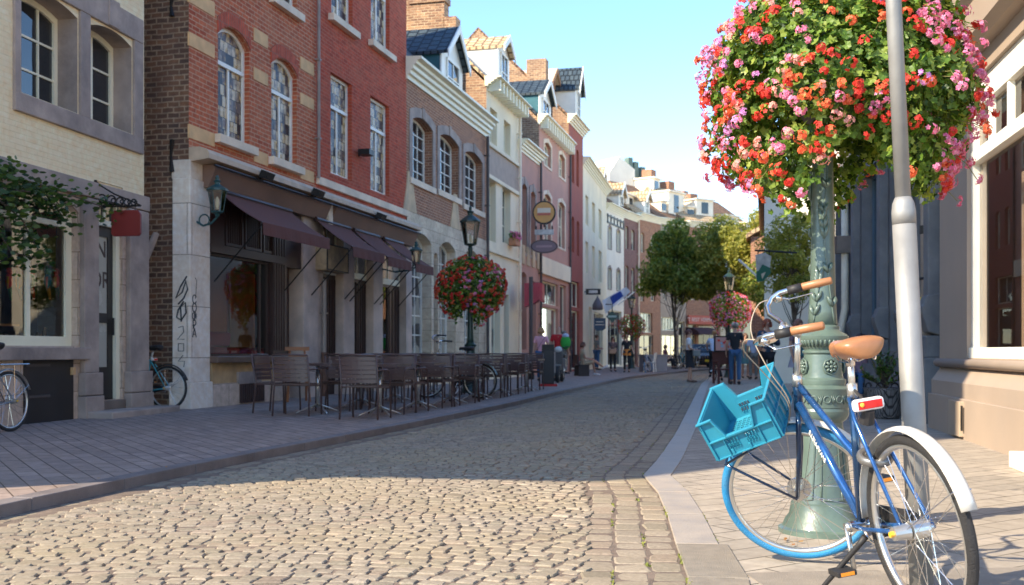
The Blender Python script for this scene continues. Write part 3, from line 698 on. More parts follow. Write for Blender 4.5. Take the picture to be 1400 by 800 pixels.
mb.build('vent_grille', plain('rust_iron', (.05, .03, .03, 1), .7), B)
# piers and openings to the right of the shop window
piers = [(412, 432, .02), (467, 482, 0), (508, 521, 0), (553, 561, 0)]
pier_m = plain('pier_stone', (.46, .41, .4, 1), .8, var=.2, sc=2, bmp=.4, bsc=30, dirt=((.22, .18, .18, 1), .6))
for p, q, _ in piers: a_, b_ = FR.X(p), FR.X(q); MB().box(a_, b_, -.05, .35, .5, zg).box(a_-.04, b_+.04, -.09, .35, -.05, .5).build('stone_pier', pier_m, B, bevel=.012)
MB().box(FR.X(433), FR.X(440), -.03, .3, -.05, zg).build('stone_pier', pier_m, B, bevel=.012)
zo = FR.Z(455, 374)
mb = MB(); mb.box(FR.X(389), FR.X(412), .0, .3, FR.Z(400, 366), zg); mb.box(FR.X(388), FR.X(391), -.02, .6, 0, zg); mb.box(FR.X(407), FR.X(411), .25, .5, 0, zg)
for p, q, xx in ((440, 467, 455), (482, 508, 497), (521, 553, 539)):
    a_, b_, m_ = FR.X(p), FR.X(q), FR.X(xx); zt_ = 2.55
    mb.box(m_, b_, .15, .25, -.05, zt_)
    for j in range(4): x = m_+.04+(b_-m_-.08)*j/3; mb.box(x-.012, x+.012, .13, .15, .2, zt_-.1)
    mb.ringp(outline(a_, m_, -.05, zt_), outline(a_+.05, m_-.04, .12, zt_-.06), .15, .22)
mb.build('door_panel', maroon, B)
for p, q in ((440, 467), (482, 508), (521, 553)):
    mb = MB(); a_, b_ = FR.X(p), FR.X(q); mb.box(a_, b_, .12, .2, 2.55, 2.65); mb.ringp(outline(a_, b_, 2.65, zg), outline(a_+.04, b_-.04, 2.69, zg-.05), .12, .18); mb.box((a_+b_)/2-.015, (a_+b_)/2+.015, .13, .17, 2.65, zg)
    tw = mb.build('transom', cream_fr, B); MB().box(a_, b_, .15, .155, 2.65, zg).build('pane', MATS['milky_glass'], tw)
for p, q, xx in ((440, 467, 455), (482, 508, 497), (521, 553, 539)): MB().box(FR.X(p), FR.X(xx), .18, .185, 0, 2.55).build('door_pane', shop_g, B)
# orange inner door, interior
mb = MB(); oa, ob = FR.X(390)-.3, FR.X(407)
od = MB().ringp(outline(oa, ob+.25, 0.02, 2.45), outline(oa+.18, ob+.12, 1.35, 2.3), 1.0, 1.05); od.box(oa+.18, ob+.12, 1.01, 1.03, .1, 2.3)
od.box(oa+.0, ob+.25, .99, 1.05, 1.15, 1.35)
orange = plain('orange_varnish', (.75, .29, .05, 1), .4, var=.15, sc=2); od.build('inner_door', orange, B)
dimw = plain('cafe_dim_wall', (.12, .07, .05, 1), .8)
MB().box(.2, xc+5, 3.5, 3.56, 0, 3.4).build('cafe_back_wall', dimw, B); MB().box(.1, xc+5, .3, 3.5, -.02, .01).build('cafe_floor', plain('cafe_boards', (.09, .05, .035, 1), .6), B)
# fascia boxes + ledge across both fronts, awnings
XE = FR.X(558)
MB().prism([(-.32, zf-.02), (-.36, zf-.08), (-.36, zf-.16), (0.0, zf-.2), (0.0, zf+.03), (-.2, zf+.03)], .0, XE, ax='x').build('ledge', plain('ledge_lead', (.42, .36, .3, 1), .6, var=.2), B, fix=True)
mb = MB()
for p, q in ((274, 436), (444, 558)):
    a_, b_ = FR.X(p), FR.X(q); zt_ = zf-.2; mb.prism([(-.3, zt_), (-.14, zg), (.02, zg), (.02, zt_)], a_, b_, ax='x')
mb.build('fascia', fascia, B, fix=True)
MB().tube([(.2, -.34, zf-.24), (XE, -.34, zf-.24)], .02, 6).build('cable', iron, B)
MB().box(FR.X(437), FR.X(443), -.2, .02, zg-.1, zf-.2).build('fascia_joint', stone_p, B)
def awning(px0, px1, pyv, label):
    # px0..px1 : ends of the valance in the photo, out = projection
    out = .95; a_, b_ = FR.X(px0, -out), FR.X(px1, -out); zt_ = FR.Z(px0, pyv, -out); zw = zg-.02
    T = thing('awning', label, 'awning', tuple(FR.o+FR.x*a_), FR.a, 'brown awnings of the cafe'); L = b_-a_
    T.location.z = FR.o.z
    y0 = -.16; n = 10; mb = MB(); v = []
    for i in range(n+1):
        t = i/n; y = y0+(-out-y0)*t; z = zw+(zt_-zw)*t-.04*math.sin(math.pi*t); v += [(0, y, z), (L, y, z)]
    f = [(2*i, 2*i+1, 2*i+3, 2*i+2) for i in range(n)]
    mb.add(v, f); mb.add([(p[0], p[1], p[2]-.012) for p in v], [q[::-1] for q in f])
    mb.build('canopy', awn_m, T)
    mb = MB(); m_ = 24; vv = []
    for i in range(m_+1):
        x = L*i/m_; vv += [(x, -out-.01, zt_+.01), (x, -out-.015+.006*math.sin(i*1.3), zt_-.2)]
    mb.add(vv, [(2*i, 2*i+1, 2*i+3, 2*i+2) for i in range(m_)]); mb.add([(p[0], p[1]+.01, p[2]) for p in vv], [(2*i, 2*i+2, 2*i+3, 2*i+1) for i in range(m_)]); mb.build('valance', awn_m, T)
    MB().tube([(-.02, -out+.02, zt_), (L+.02, -out+.02, zt_)], .02, 6).build('front_rail', maroon, T)
    MB().tube([(0, y0, zw), (L, y0, zw)], .05, 8).build('roller', maroon, T)
    for x in (.03, L-.03): MB().tube([(x, -out+.02, zt_-.02), (x, -.06, zt_-.95)], .013, 6).build('arm', iron, T)
    return T
awning(359, 450, 304, 'brown canvas awning over the big cafe window and orange doorway, nearest')
awning(482, 525, 337, 'brown canvas awning over the second cafe bay, right of the cream sign box')
awning(530, 562, 351, 'brown canvas awning over the third cafe bay from the doorway')
awning(568, 592, 360, 'farthest narrow brown cafe awning, just left of the white grid window')
xx, zz = FR.px(459, 352, -.25)
T = thing('sign_box', 'weathered cream sign box hung on the cafe front under the awnings', 'sign', tuple(FR.o+FR.x*xx+Vector((0, 0, zz))), FR.a)
MB().box(-.55, .55, -.3, -.02, -.3, .24).build('box', plain('aged_cream', (.42, .34, .22, 1), .7, var=.35, sc=3, dirt=((.1, .07, .06, 1), .9)), T, bevel=.02)
MB().ringp(outline(-.55, .55, -.3, .24), outline(-.52, .52, -.27, .21), -.31, -.29).build('rim', iron, T)
lathe_pipe(B, FR.X(437), .9, 2.4, pipe_g, .05, -.1); MB().tube([(FR.X(437), -.1, 0), (FR.X(437), -.1, .9)], .06, 8).build('pipe_foot', plain('rusty', (.14, .08, .06, 1), .8), B)
lathe_pipe(B, FR.X(431.5), zf+.3, H, pipe_g, .035, -.07)
roof(B, 0, xc, 8, H, H+3, tile_b)
for i, (px_, py_) in enumerate(((365, 240), (435, 264), (521, 296))):
    x, z = FR.px(px_, py_, -.45); T = thing('floodlight', ['small black floodlight on the ledge above the first awning', 'small black floodlight on the ledge beside the drainpipe', 'small black floodlight on the ledge at the right end of the cafe'][i], 'lamp', tuple(FR.o+FR.x*x+Vector((0, 0, z))-FR.y*.45), FR.a, 'floodlights on the cafe ledge')
    MB().obox((0, 0, 0), (.13, 0, 0), (0, .07, .03), (0, -.03, .06)).build('housing', iron, T); MB().tube([(0, 0, -.02), (0, .14, -.04)], .015, 6).build('bracket', iron, T)
# second red front
B2 = thing('deep_red_brick_house', 'deep red brick house between the banded corner house and the brown brick house', 'building', tuple(FR.o+FR.x*xc), FR.a)
x2 = FR.X(555.5)-xc
def R2(px): return FR.X(px)-xc
def w2f(p0, p1, pyt, pyb, **k): a_, b_ = R2(p0), R2(p1); return window(B2, a_, b_, FR.Z((p0+p1)/2, pyb), FR.Z((p0+p1)/2, pyt), fm=white_fr, sm=stone_p, **k)
ho = [w2f(452, 481, 107, 242, rec=.1, cols=2, transom=.68, tcols=1, pm=pane_l), w2f(506.5, 532, 138, 264, rec=.1, cols=2, transom=.68, tcols=1, pm=pane_l),
      w2f(453, 482, -86, 32, rec=.1, cols=2, transom=.62, pm=pane_l, rise=.12, sill=(.16, .13, .14)), w2f(507, 532.5, -55, 66, rec=.1, cols=2, transom=.62, pm=pane_l, rise=.12, sill=(.16, .13, .14))]
for w in [c for c in B2.children if c.name.startswith('window')]:
    for c in w.children:
        if c.name.startswith('pane'): boxuv(c.data)
zs_ = FR.Z(493, 264)
mb = MB(); wallfront(mb, 0, x2, zf, H, ho); body(mb, 0, x2, 8, -.1, H, H+3, near=False); mb.build('wall', bk_red2, B2, uv=True)
MB().box(0.02, x2+.01, -.06, .02, zs_-.16, zs_).build('sill_course', stone_p, B2, bevel=.01)
roof(B2, 0, x2, 8, H, H+3, tile_b)
x, z = FR.px(496, 209, -.1); T = thing('wall_spotlight', 'small black box spotlight on the deep red brick wall between the windows', 'lamp', tuple(FR.o+FR.x*x+Vector((0, 0, z))), FR.a)
MB().box(-.16, .16, -.32, -.05, -.06, .06).build('housing', iron, T); MB().tube([(0, -.05, 0), (0, .02, -.08)], .02, 6).build('bracket', iron, T)
# ---------- 3 brown brick house with blue dormer
X0 = onfac(555.5); F3 = Fac(X0[0], X0[1], LS, .07); x3 = F3.X(665)
B3 = bld('brown_brick_house', 'brown brick house with stone ground floor, white grid windows and blue roof dormer', F3)
e3 = F3.Z(556, 92); zst = F3.Z(610, 308)
ho = []
for (p0, p1, yt, yb) in ((563, 591, 163, 250), (600.5, 627, 186, 266), (635, 659, 209, 285)):
    h = window(B3, F3.X(p0), F3.X(p1), F3.Z((p0+p1)/2, yb), F3.Z((p0+p1)/2, yt), .16, rec=.22, fw=.07, cols=3, rows=(.2, .4, .6, .8), fm=white_fr, pm=pane_k, sill=(.2, .06, .16), sm=stone_p); ho.append(h); surround(B3, h, .22, stone_g)
hg = []
zd_ = F3.Z(572, 318)
for (p0, p1, yt, yb) in ((560, 589, 316, 474), (600, 622, 326, 474), (634, 654, 338, 474)):
    h = window(B3, F3.X(p0), F3.X(p1), .32, zd_, .22, rec=.25, fw=.09, cols=3, rows=[i/7 for i in range(1, 7)], fm=white_fr, pm=pane_c, mw=.035, sill=(.1, .05, .16), sm=stone_y); hg.append(h)
da, db = F3.X(590.5), F3.X(598.5)
hg.append((da+.1, db-.05, 0, zd_-.4, .15, .4)); MB().box(da, db, .4, .44, 0, zd_).build('door', maroon, B3)
mb = MB(); wallfront(mb, 0, x3, zst, e3, ho); body(mb, 0, x3, 9, -.1, e3, e3+4.5, far=True); mb.build('wall', bk_brn, B3, uv=True)
mb = MB(); wallfront(mb, 0, x3, -.1, zst, hg, y=-.02); mb.build('stone_front', blk_st, B3, uv=True)
for px_ in (622, 560): x = F3.X(px_); MB().prism([(x-.5, zst), (x+.5, zst), (x+.3, zst+.5), (x+.15, zst+1.0), (x-.15, zst+1.0), (x-.3, zst+.5)], -.025, .01).build('stone_shield', stone_y, B3, fix=True)
cornice(B3, 0, x3, e3+.25, .55, .42, cream_fr)
roof(B3, 0, x3, 9, e3+.1, e3+4.6, tile_d, ov=.1)
lathe_pipe(B3, F3.X(662), 0, e3-.3, pipe_d, .05, -.12)
def dormer(B, Fc, pl, pr, y_e, y_a, t, depth, side_m, front_m, roof_m, z0, wcols=2, ov=.18, winpm=None, flat=False, name='dormer'):
    """roof dormer, front face at y=t; pl/pr photo columns of its front, y_e eave row, y_a apex row"""
    x0, z1 = Fc.px(pl, y_e, t); x1, za = Fc.px(pr, y_a, t); za = Fc.Z((pl+pr)/2, y_a, t); xm = (x0+x1)/2
    mb = MB(); mb.prism([(x0, z0), (x1, z0), (x1, z1), (xm, za-.05), (x0, z1)], t+.05, t+depth); d = mb.build(name, side_m, B, fix=True)
    mb = MB(); f_ = MB().prism([(x0-.02, z0), (x1+.02, z0), (x1+.02, z1), (xm, za-.02), (x0-.02, z1)], t, t+.05); f_.build('dormer_front', front_m, d, fix=True)
    mb = MB(); w = (x1-x0)*.2
    o, i = outline(x0+w, x1-w, z0+.1, z1-.05), outline(x0+w+.07, x1-w-.07, z0+.17, z1-.12); mb.ringp(o, i, t-.05, t)
    for k in range(1, wcols): x = x0+w+(x1-x0-2*w)*k/wcols; mb.box(x-.02, x+.02, t-.04, t, z0+.1, z1-.05)
    zz = z0+.1+(z1-z0-.15)*.6; mb.box(x0+w, x1-w, t-.04, t, zz-.02, zz+.02)
    wn = mb.build('window', white_fr, d); MB().box(x0+w+.05, x1-w-.05, t-.012, t-.006, z0+.15, z1-.1).build('pane', winpm or pane_k, wn)
    s_ = (za-z1)/(xm-x0); th = .1; mb = MB()
    for sg in (-1, 1):
        xo = xm+sg*((x1-x0)/2+ov); zo_ = za-s_*abs(xo-xm)
        mb.prism([(xm, za), (xo, zo_), (xo, zo_+th), (xm, za+th)], t-.22, t+depth+.3)
    mb.build('dormer_roof', roof_m, d, fix=True, uv=True)
    mb = MB()                       # barge boards
    for sg in (-1, 1):
        xo = xm+sg*((x1-x0)/2+ov+.02); zo_ = za-s_*abs(xo-xm)
        mb.prism([(xm, za+th+.03), (xo, zo_+th+.03), (xo, zo_-.1), (xm, za-.1)], t-.26, t-.22)
    mb.build('barge_board', front_m, d, fix=True)
    return d
blue_p = plain('blue_zinc', (.025, .12, .17, 1), .5, var=.15, sc=2, dirt=((.06, .2, .26, 1), .5))
dormer(B3, F3, 604, 632, 70, 41, .45, 3.4, blue_p, white_fr, tile_d, e3+.1, ov=.1)
# ---------- 4 cream house with white dormer
X0 = onfac(665); F4 = Fac(X0[0], X0[1], LS, .07); x4 = F4.X(709)
B4 = bld('cream_house', 'cream plastered house with bracketed eaves and a white roof dormer', F4)
e4 = F4.Z(667, 116); ho = []
for (p0, p1, yt, yb) in ((670, 679.5, 150, 201), (689, 698, 167, 213)):
    ho.append(window(B4, F4.X(p0), F4.X(p1), F4.Z((p0+p1)/2, yb), F4.Z((p0+p1)/2, yt), rec=.2, cols=2, rows=(.6,), fm=cream_fr, pm=pane_c))
for (p0, p1, yt, yb) in ((667, 678, 247, 330), (687, 698, 257, 333)):
    ho.append(window(B4, F4.X(p0), F4.X(p1), F4.Z((p0+p1)/2, yb), F4.Z((p0+p1)/2, yt), rec=.2, cols=2, rows=(.35, .7), fm=cream_fr, pm=pane_k))
ho.append(window(B4, F4.X(672), F4.X(684), .4, 3.0, rec=.2, cols=2, transom=.75, fm=cream_fr, pm=pane_c)); ho.append((F4.X(689), F4.X(696), 0, 2.9, 0, .3))
MB().box(F4.X(688), F4.X(697), .3, .34, 0, 2.9).build('door', plain('grey_green_paint', (.1, .11, .11, 1), .5), B4)
mb = MB(); wallfront(mb, 0, x4, -.1, e4, ho); mb.build('wall', pl_cream, B4, uv=True)
mb = MB(); body(mb, 0, x4, 9, -.1, e4, e4+4.6); mb.build('gable_wall', bk_gab, B4, uv=True)
za, zb_ = F4.Z(690, 217), F4.Z(690, 252); MB().box(.1, x4-.1, -.02, .02, zb_, za).build('panel_band', plain('grey_render', (.33, .29, .27, 1), .8), B4)
for z in (za+.02, zb_-.14, F4.Z(690, 352)): MB().box(0, x4, -.1, .02, z, z+.12).build('string_course', pl_cream, B4)
cornice(B4, 0, x4, e4+.22, .3, .5, cream_fr, brackets=.42)
roof(B4, 0, x4, 9, e4+.1, e4+4.6, tile_l, ov=.05)
lathe_pipe(B4, F4.X(707), 0, e4, pipe_w, .05, -.12)
dormer(B4, F4, 681, 696, 65, 53, .3, 3.0, white_fr, white_fr, tile_l, e4+.1, ov=.04)
mb = MB(); zc1 = CH+(HZ-5)/F*35.0; mb.box(-.25, .25, 1.35, 2.5, e4, zc1-.2); mb.box(-.3, .3, 1.3, 2.55, zc1-.2, zc1); mb.box(-.25, .25, .95, 1.4, e4, zc1-.7)
mb.build('chimney', bk_gab, B4, uv=True)
mb = MB(); mb.box(-.22, .22, 2.4, 4.4, e4+1, zc1+.2); mb.prism([(2.4, zc1-.6), (4.5, zc1+1.2), (4.5, zc1-1), (2.4, zc1-1)], -.2, .2, ax='x')
mb.build('gable_parapet', bk_gab, B4, uv=True, fix=True)
T = thing('window_box', 'small flower box of pink blooms on the cream house window sill', 'planter', tuple(F4.o+F4.x*F4.X(697)-F4.y*.15+Vector((0, 0, F4.Z(697, 334)))), F4.a)
MB().box(-.35, .35, -.15, .1, -.05, .18).build('box', plain('terracotta', (.4, .2, .12, 1), .8), T)
# ---------- 5 small pink house, 6 tall pink house, 7 red brick house
def simple(name, label, pa, pb, mat, epx, wins, slope=None, gmat=None, roofm=None, corn=cream_fr, rp=4.3, fac=None, wm=None, br=0, D=8.5, sur=None, extra=None, rw=None, fmat=None, pip=None, rec=.13, surw=.14, gz=None):
    Fc = fac or Fac(*onfac(pa), LS, .07); x1 = Fc.X(pb); Bq = bld(name, label, Fc); e = Fc.Z(*epx); ho = []
    for w in wins:
        p0, p1, yt, yb = w[:4]; k = dict(w[4]) if len(w) > 4 else {}
        zt_, z_b = Fc.Z((p0+p1)/2, yt), max(-.0, Fc.Z((p0+p1)/2, yb))
        h = window(Bq, Fc.X(p0), Fc.X(p1), z_b, zt_, k.pop('rise', .12), rec=rec, cols=k.pop('cols', 2), rows=k.pop('rows', (.5,)), fm=fmat or cream_fr, pm=k.pop('pm', pane_c), **k); ho.append(h)
        if sur and yt < (gz or 999): surround(Bq, h, surw, sur)
    mb = MB(); wallfront(mb, 0, x1, -.1, e, ho)
    body(mb, 0, x1, D, -.1, e, e+rp, far=True) if not gmat else None
    mb.build('wall', mat, Bq, uv=True)
    if gmat: mb = MB(); body(mb, 0, x1, D, -.1, e, e+rp); mb.build('gable_wall', gmat, Bq, uv=True)
    cornice(Bq, 0, x1, e+.2, .4, .38, corn, brackets=br); roof(Bq, 0, x1, D, e+.05, e+rp, roofm or tile_b, ov=.05)
    if pip: lathe_pipe(Bq, x1-.08, 0, e, pip, .05, -.1)
    return Fc, Bq, x1, e
F5, B5, x5, e5 = simple('small_pink_house', 'low pink plastered house left of the round orange sign', 709, 737, pl_pink, (712, 200),
    [(713, 720, 252, 345), (725, 731.5, 262, 350), (712, 720, 372, 478, dict(cols=2, rows=(.3, .55, .8))), (725, 733, 384, 480, dict(rows=(.3, .55, .8)))], roofm=tile_d, gmat=bk_gab, sur=stone_g, pip=pipe_d, gz=360, surw=.22, rec=.3)
mb = MB(); za, zb_ = F5.Z(720, 357), F5.Z(720, 367); 
for i in range(4): x = .4+i*(x5-.9)/3; mb.box(x, x+.45, -.05, .02, F5.Z(720, 352)-.3, F5.Z(720, 352)+.4)
mb.build('wall_panel', stone_y, B5)
F6, B6, x6, e6 = simple('tall_pink_house', 'tall pink plastered house with pale arched window surrounds and blue dormer', 737, 777.5, pl_pink, (740, 166),
    [(744, 753, 196, 228), (764, 772, 212, 243), (743.5, 753, 266, 330), (763, 772, 277, 339),
     (740, 763.5, 386, 417, dict(rows=(), rise=0, pm=pane_c)), (741, 763.5, 421, 500, dict(rows=(), rise=0, cols=1, pm=shop_r)), (765.5, 774, 390, 512, dict(rise=0, cols=1, rows=(), pm=pane_k))],
    roofm=tile_d, gmat=bk_gab, sur=stone_p, br=.45, pip=pipe_d, gz=380)
MB().box(0, x6, -.12, .02, F6.Z(755, 381)+.05, F6.Z(755, 357)).build('shop_fascia', pl_cream, B6)
dormer(B6, F6, 738, 753, 128, 112, .4, 3.0, blue_p, white_fr, tile_d, e6+.1, ov=.08); dormer(B6, F6, 741, 769, 134, 96, 1.3, 4.0, bk_gab, bk_gab, plain('pale_verge', (.66, .64, .58, 1), .6), e6+.1, ov=.12)
mb = MB(); zz1 = CH+(HZ-100)/F*48; mb.box(x6-.25, x6+.3, 1.0, 1.9, e6, zz1+.6); mb.build('chimney', bk_gab, B6, uv=True)
F7, B7, x7, e7 = simple('narrow_red_brick_house', 'narrow dark red brick house between the tall pink and the long cream house', 777.5, 797, plain('far_red_brick', (.26, .075, .06, 1), .85, var=.12, sc=2), (783, 168),
    [(781.5, 785, 200, 250), (788, 791.5, 205, 255), (781.5, 785, 296, 345), (788.5, 792, 302, 350), (780, 792, 385, 420, dict(rows=(), rise=0, pm=pane_k)), (780.5, 792, 425, 505, dict(rows=(), rise=0, cols=1, pm=pane_k))], gmat=bk_gab, roofm=tile_b)
dormer(B7, F7, 787, 794, 120, 95, .3, 3.0, white_fr, white_fr, tile_d, e7+.1, ov=.1)
# ---------- 8.. along the bend
bend = [(797, None), (829, (5.52, 62)), (853, (6.98, 66)), (872, (8.13, 68.5)), (903, (10.02, 71.5)), (938, (12.2, 74.2)), (985, (14.95, 76)), (1050, (19.4, 80.5))]
pts = [onfac(797)]+[b[1] for b in bend[1:]]
def ffrom(i): a_, b_ = pts[i], pts[i+1]; return Fac(a_[0], a_[1], math.atan2(b_[1]-a_[1], b_[0]-a_[0]), .07)
def grid(cols, rows, hw, **k): return [(c-hw, c+hw, r0+(c-cols[0])*s, r1+(c-cols[0])*s, k) for (r0, r1, s) in rows for c in cols]
F8, B8, x8, e8 = simple('long_cream_house', 'long cream plastered house with six shallow windows beside the flag', 797, 829, pl_cream, (800, 224),
    [(799.5+o-2, 799.5+o+2, y0+s*o, y1+s*o, dict(cols=1, rows=(.5,), rise=0, pm=pane_c)) for (y0, y1, s) in ((265, 305, 1.05), (329, 372, .68)) for o in (3, 12, 21)]+
    [(805, 809, 420, 500, dict(rows=(), rise=0, cols=1, pm=pane_k)), (812, 824, 428, 500, dict(rows=(), rise=0, cols=2, pm=pane_k))], fac=ffrom(0), roofm=tile_l, rp=3)
F9, B9, x9, e9 = simple('white_house', 'white house with brown stone window surrounds and a dark frieze', 829, 853, pl_white, (831, 283),
    [(831.5, 835.5, 310, 340), (843, 847.5, 315, 344), (831.5, 835.5, 366, 395), (843, 847.5, 369, 397), (831, 850, 425, 500, dict(rows=(), rise=0, cols=3, pm=pane_k))], fac=ffrom(1), rp=3.0, roofm=tile_b, sur=stone_g, surw=.11, gz=410)
dormer(B8, F8, 820, 826, 248, 230, .8, 3, white_fr, white_fr, tile_l, e8, ov=.1)
dormer(B9, F9, 846, 853, 265, 252, .8, 3, white_fr, white_fr, tile_l, e9, ov=.1)
mb = MB(); mb.box(0.1, x9-.1, -.06, 0, e9-.95, e9-.85); mb.box(0.1, x9-.1, -.06, 0, e9-.55, e9-.45)
for i in range(6): x = .2+i*(x9-.4)/5; mb.box(x-.04, x+.04, -.06, 0, e9-.95, e9-.4)
mb.build('frieze', iron, B9)
F10, B10, x10, e10 = simple('purple_brick_house', 'purple brown brick house with tall dark windows right of the white house', 853, 872, bk_pur, (855, 294),
    [(855, 859.5, 309, 340), (863, 868, 314, 342), (855, 859.5, 363, 410), (863, 868, 366, 411), (855, 870, 430, 498, dict(rows=(), rise=0, cols=3, pm=pane_k))], fac=ffrom(2), rp=3.0, roofm=tile_b, pip=pipe_w)
F11, B11, x11, e11 = simple('brown_gable_house', 'brown brick house partly behind the big street tree', 872, 903, bk_brn, (875, 296),
    [(876, 881, 318, 345), (890, 896, 322, 348), (876, 881, 368, 412), (890, 896, 370, 412), (874, 892, 428, 455, dict(rows=(), rise=0, cols=4, pm=pane_c)), (874, 893, 458, 500, dict(rows=(), rise=0, cols=2, pm=pane_k))], fac=ffrom(3), rp=3.0, roofm=tile_l)
dormer(B11, F11, 881, 888, 272, 262, .5, 3, white_fr, white_fr, tile_l, e11, ov=.1)
F12, B12, x12, e12 = simple('grey_shop_house', 'grey shop house with cream transom windows behind the tree trunk', 903, 938, plain('grey_shop_render', (.3, .27, .24, 1), .8), (905, 302),
    [(907, 912, 325, 352), (925, 931, 325, 352), (907, 912, 372, 410), (925, 931, 372, 410), (904.5, 927, 434, 452, dict(rows=(), rise=0, cols=6, pm=pane_c)), (905, 927, 458, 499, dict(rows=(), rise=0, cols=3, pm=shop_r)), (928, 936, 440, 500, dict(rows=(), rise=0, cols=1, pm=pane_k))], fac=ffrom(4), rp=3.0, roofm=tile_b)
F13, B13, x13, e13 = simple('red_banner_house', 'brown brick house with the red shop banner and dark arched awning', 938, 985, bk_brn, (940, 306),
    [(945, 951, 330, 355), (962, 968, 330, 355), (975, 980, 330, 355), (945, 951, 378, 410), (962, 968, 378, 410), (941, 951, 444, 498, dict(rows=(), rise=0, cols=1, pm=pane_k)), (955, 982, 446, 498, dict(rows=(), rise=.0, cols=3, pm=pane_k))], fac=ffrom(5), rp=3.0, roofm=tile_l)
F14, B14, x14, e14 = simple('far_pale_house', 'pale rendered house at the far end behind the second tree', 985, 1046, plain('far_beige', (.5, .43, .33, 1), .8), (990, 318),
    [(992, 1000, 340, 365), (1010, 1018, 340, 365), (1028, 1036, 340, 365), (992, 1010, 440, 495, dict(rows=(), rise=0, cols=2, pm=pane_k)), (1018, 1040, 440, 495, dict(rows=(), rise=0, cols=2, pm=pane_k))], fac=ffrom(6), rp=3.0, roofm=tile_b)
for Bq, Fq, pl_, pr_, ye, ya in ((B13, F13, 957, 969, 290, 277), (B12, F12, 912, 920, 272, 262)):
    pass
wz = plain('white_zinc', (.72, .7, .66, 1), .6)
def boxdormer(Bq, Fq, pl_, pr_, yb, yt, t=1.0):
    x0, z0 = Fq.px(pl_, yb, t); x1 = Fq.X(pr_, t); z1 = Fq.Z((pl_+pr_)/2, yt, t)
    mb = MB(); mb.box(x0, x1, t, t+3, z0, z1); mb.box(x0-.12, x1+.12, t-.15, t+3, z1, z1+.1); d = mb.build('dormer', wz, Bq)
    xm_ = (x0+x1)/2; MB().box(xm_-.32, xm_+.32, t-.02, t+.02, z0+.35, z1-.15).build('window', pane_k, d)
boxdormer(B12, F12, 914, 935, 296, 264); boxdormer(B13, F13, 952, 975, 298, 274); boxdormer(B11, F11, 893, 902, 268, 245, 3)
for a_ in ((B10, F10, 856, 869, 288, 268), (B11, F11, 876, 884, 290, 270), (B13, F13, 940, 949, 304, 284), (B14, F14, 990, 1010, 316, 296), (B14, F14, 1020, 1036, 326, 306), (B12, F12, 904, 911, 294, 276)): boxdormer(*a_)
# chimneys and the higher white gable behind
for Bq, Fq, px_, yt, t, w in ((B11, F11, 887, 233, 4, .7), (B12, F12, 912, 249, 4, .7), (B13, F13, 944, 266, 4, .6), (B12, F12, 932, 262, 4, .5)):
    x = Fq.X(px_, t); z = Fq.Z(px_, yt, t); mb = MB(); w *= .6; mb.box(x-w, x+w, t-.4, t+.4, z-2.6, z); mb.build('chimney', bk_brn, Bq, uv=True)
FG = Fac(8.3, 78, math.atan2(4, 6), 0)
BG = bld('white_gable_house', 'tall white gabled house rising behind the roofs of the bend', FG)
xa, za = FG.px(833, 236); xb_, zb_ = FG.px(847, 214); xc_, zc_ = FG.px(868, 232)
mb = MB(); mb.prism([(xa, 0), (xc_, 0), (xc_, zc_), (xb_, zb_), (xa, za)], 0, 9); mb.build('wall', pl_white, BG, fix=True)
xd, zd = FG.px(868, 233); xe_, ze_ = FG.px(960, 296)
mb = MB(); mb.prism([(xd, 0), (xe_, 0), (xe_, ze_), (xd, zd)], 1, 9); mb.build('sloped_roof', tile_l, BG, fix=True, uv=True)
mb = MB(); mb.prism([(xd, zd-.35), (xe_, ze_-.35), (xe_, ze_+.15), (xd, zd+.15)], .8, 1); mb.build('verge_board', pl_white, BG, fix=True)
mb = MB()
for px_, yt in ((860, 216), (868, 222), (877, 229)): x, z = FG.px(px_, yt, .5); mb.box(x-.2, x+.2, .3, .8, z-1.2, z)
mb.build('chimney_pot', plain('green_copper', (.1, .16, .15, 1), .6), BG)
# ------------------------------------------------------------------ right side buildings
AR = math.atan2(-1, -.19)
def RF(Y, off=0.0):
    return Fac(5.28+.19*(Y-12.36)+off, Y, AR, 0)
beige = plain('beige_shop_render', (.29, .255, .235, 1), .75, var=.06, sc=1.2, bmp=.12, bsc=30, dirt=((.27, .23, .2, 1), .35))
G1 = RF(13.75); B = bld('beige_shop', 'beige rendered corner shop with big white framed windows at the right edge', G1)
zl = G1.Z(1306, 500); L = 9.5
wa = G1.X(1322); wz0 = G1.Z(1330, 490); zt1 = G1.Z(1340, 203); wz1 = G1.Z(1345, 128)+.25; zc = G1.Z(1345, 118)+.4
wins = [(wa, wa+3.0), (wa+3.5, wa+6.5)]
ho = []
for p, q in wins:
    mb = MB(); mb.ringp(outline(p, q, wz0, wz1), outline(p+.075, q-.075, wz0+.09, wz1-.3), .05, .16); mb.box(p+.05, q-.05, .03, .15, zt1-.09, zt1+.05)
    for k in range(1, 4): x = p+(q-p)*k/4; mb.box(x-.035, x+.035, .06, .13, zt1, wz1-.25)
    mb.box(p, q, .02, .16, wz0-.0, wz0+.12)
    w = mb.build('window', white_fr, B, bevel=.006); MB().add([(p+.05, .12, wz0+.05), (q-.05, .12, wz0+.05), (q-.05, .12, wz1-.2), (p+.05, .12, wz1-.2)], [(0, 1, 2, 3)]).build('pane', glass_clear('big_shop_glass', tint=(.85, .82, .8, 1), refl=.55), w)
    MB().box(p+.07, p+.2, .125, .17, wz0+.1, wz1-.3).build('inner_jamb', white_fr, w)
    ho.append((p, q, wz0, wz1, 0, .2))
mb = MB(); wallfront(mb, 0, L, zl, zc, ho); body(mb, 0, L, 8, -.1, 9.5, 12); mb.build('wall', beige, B)
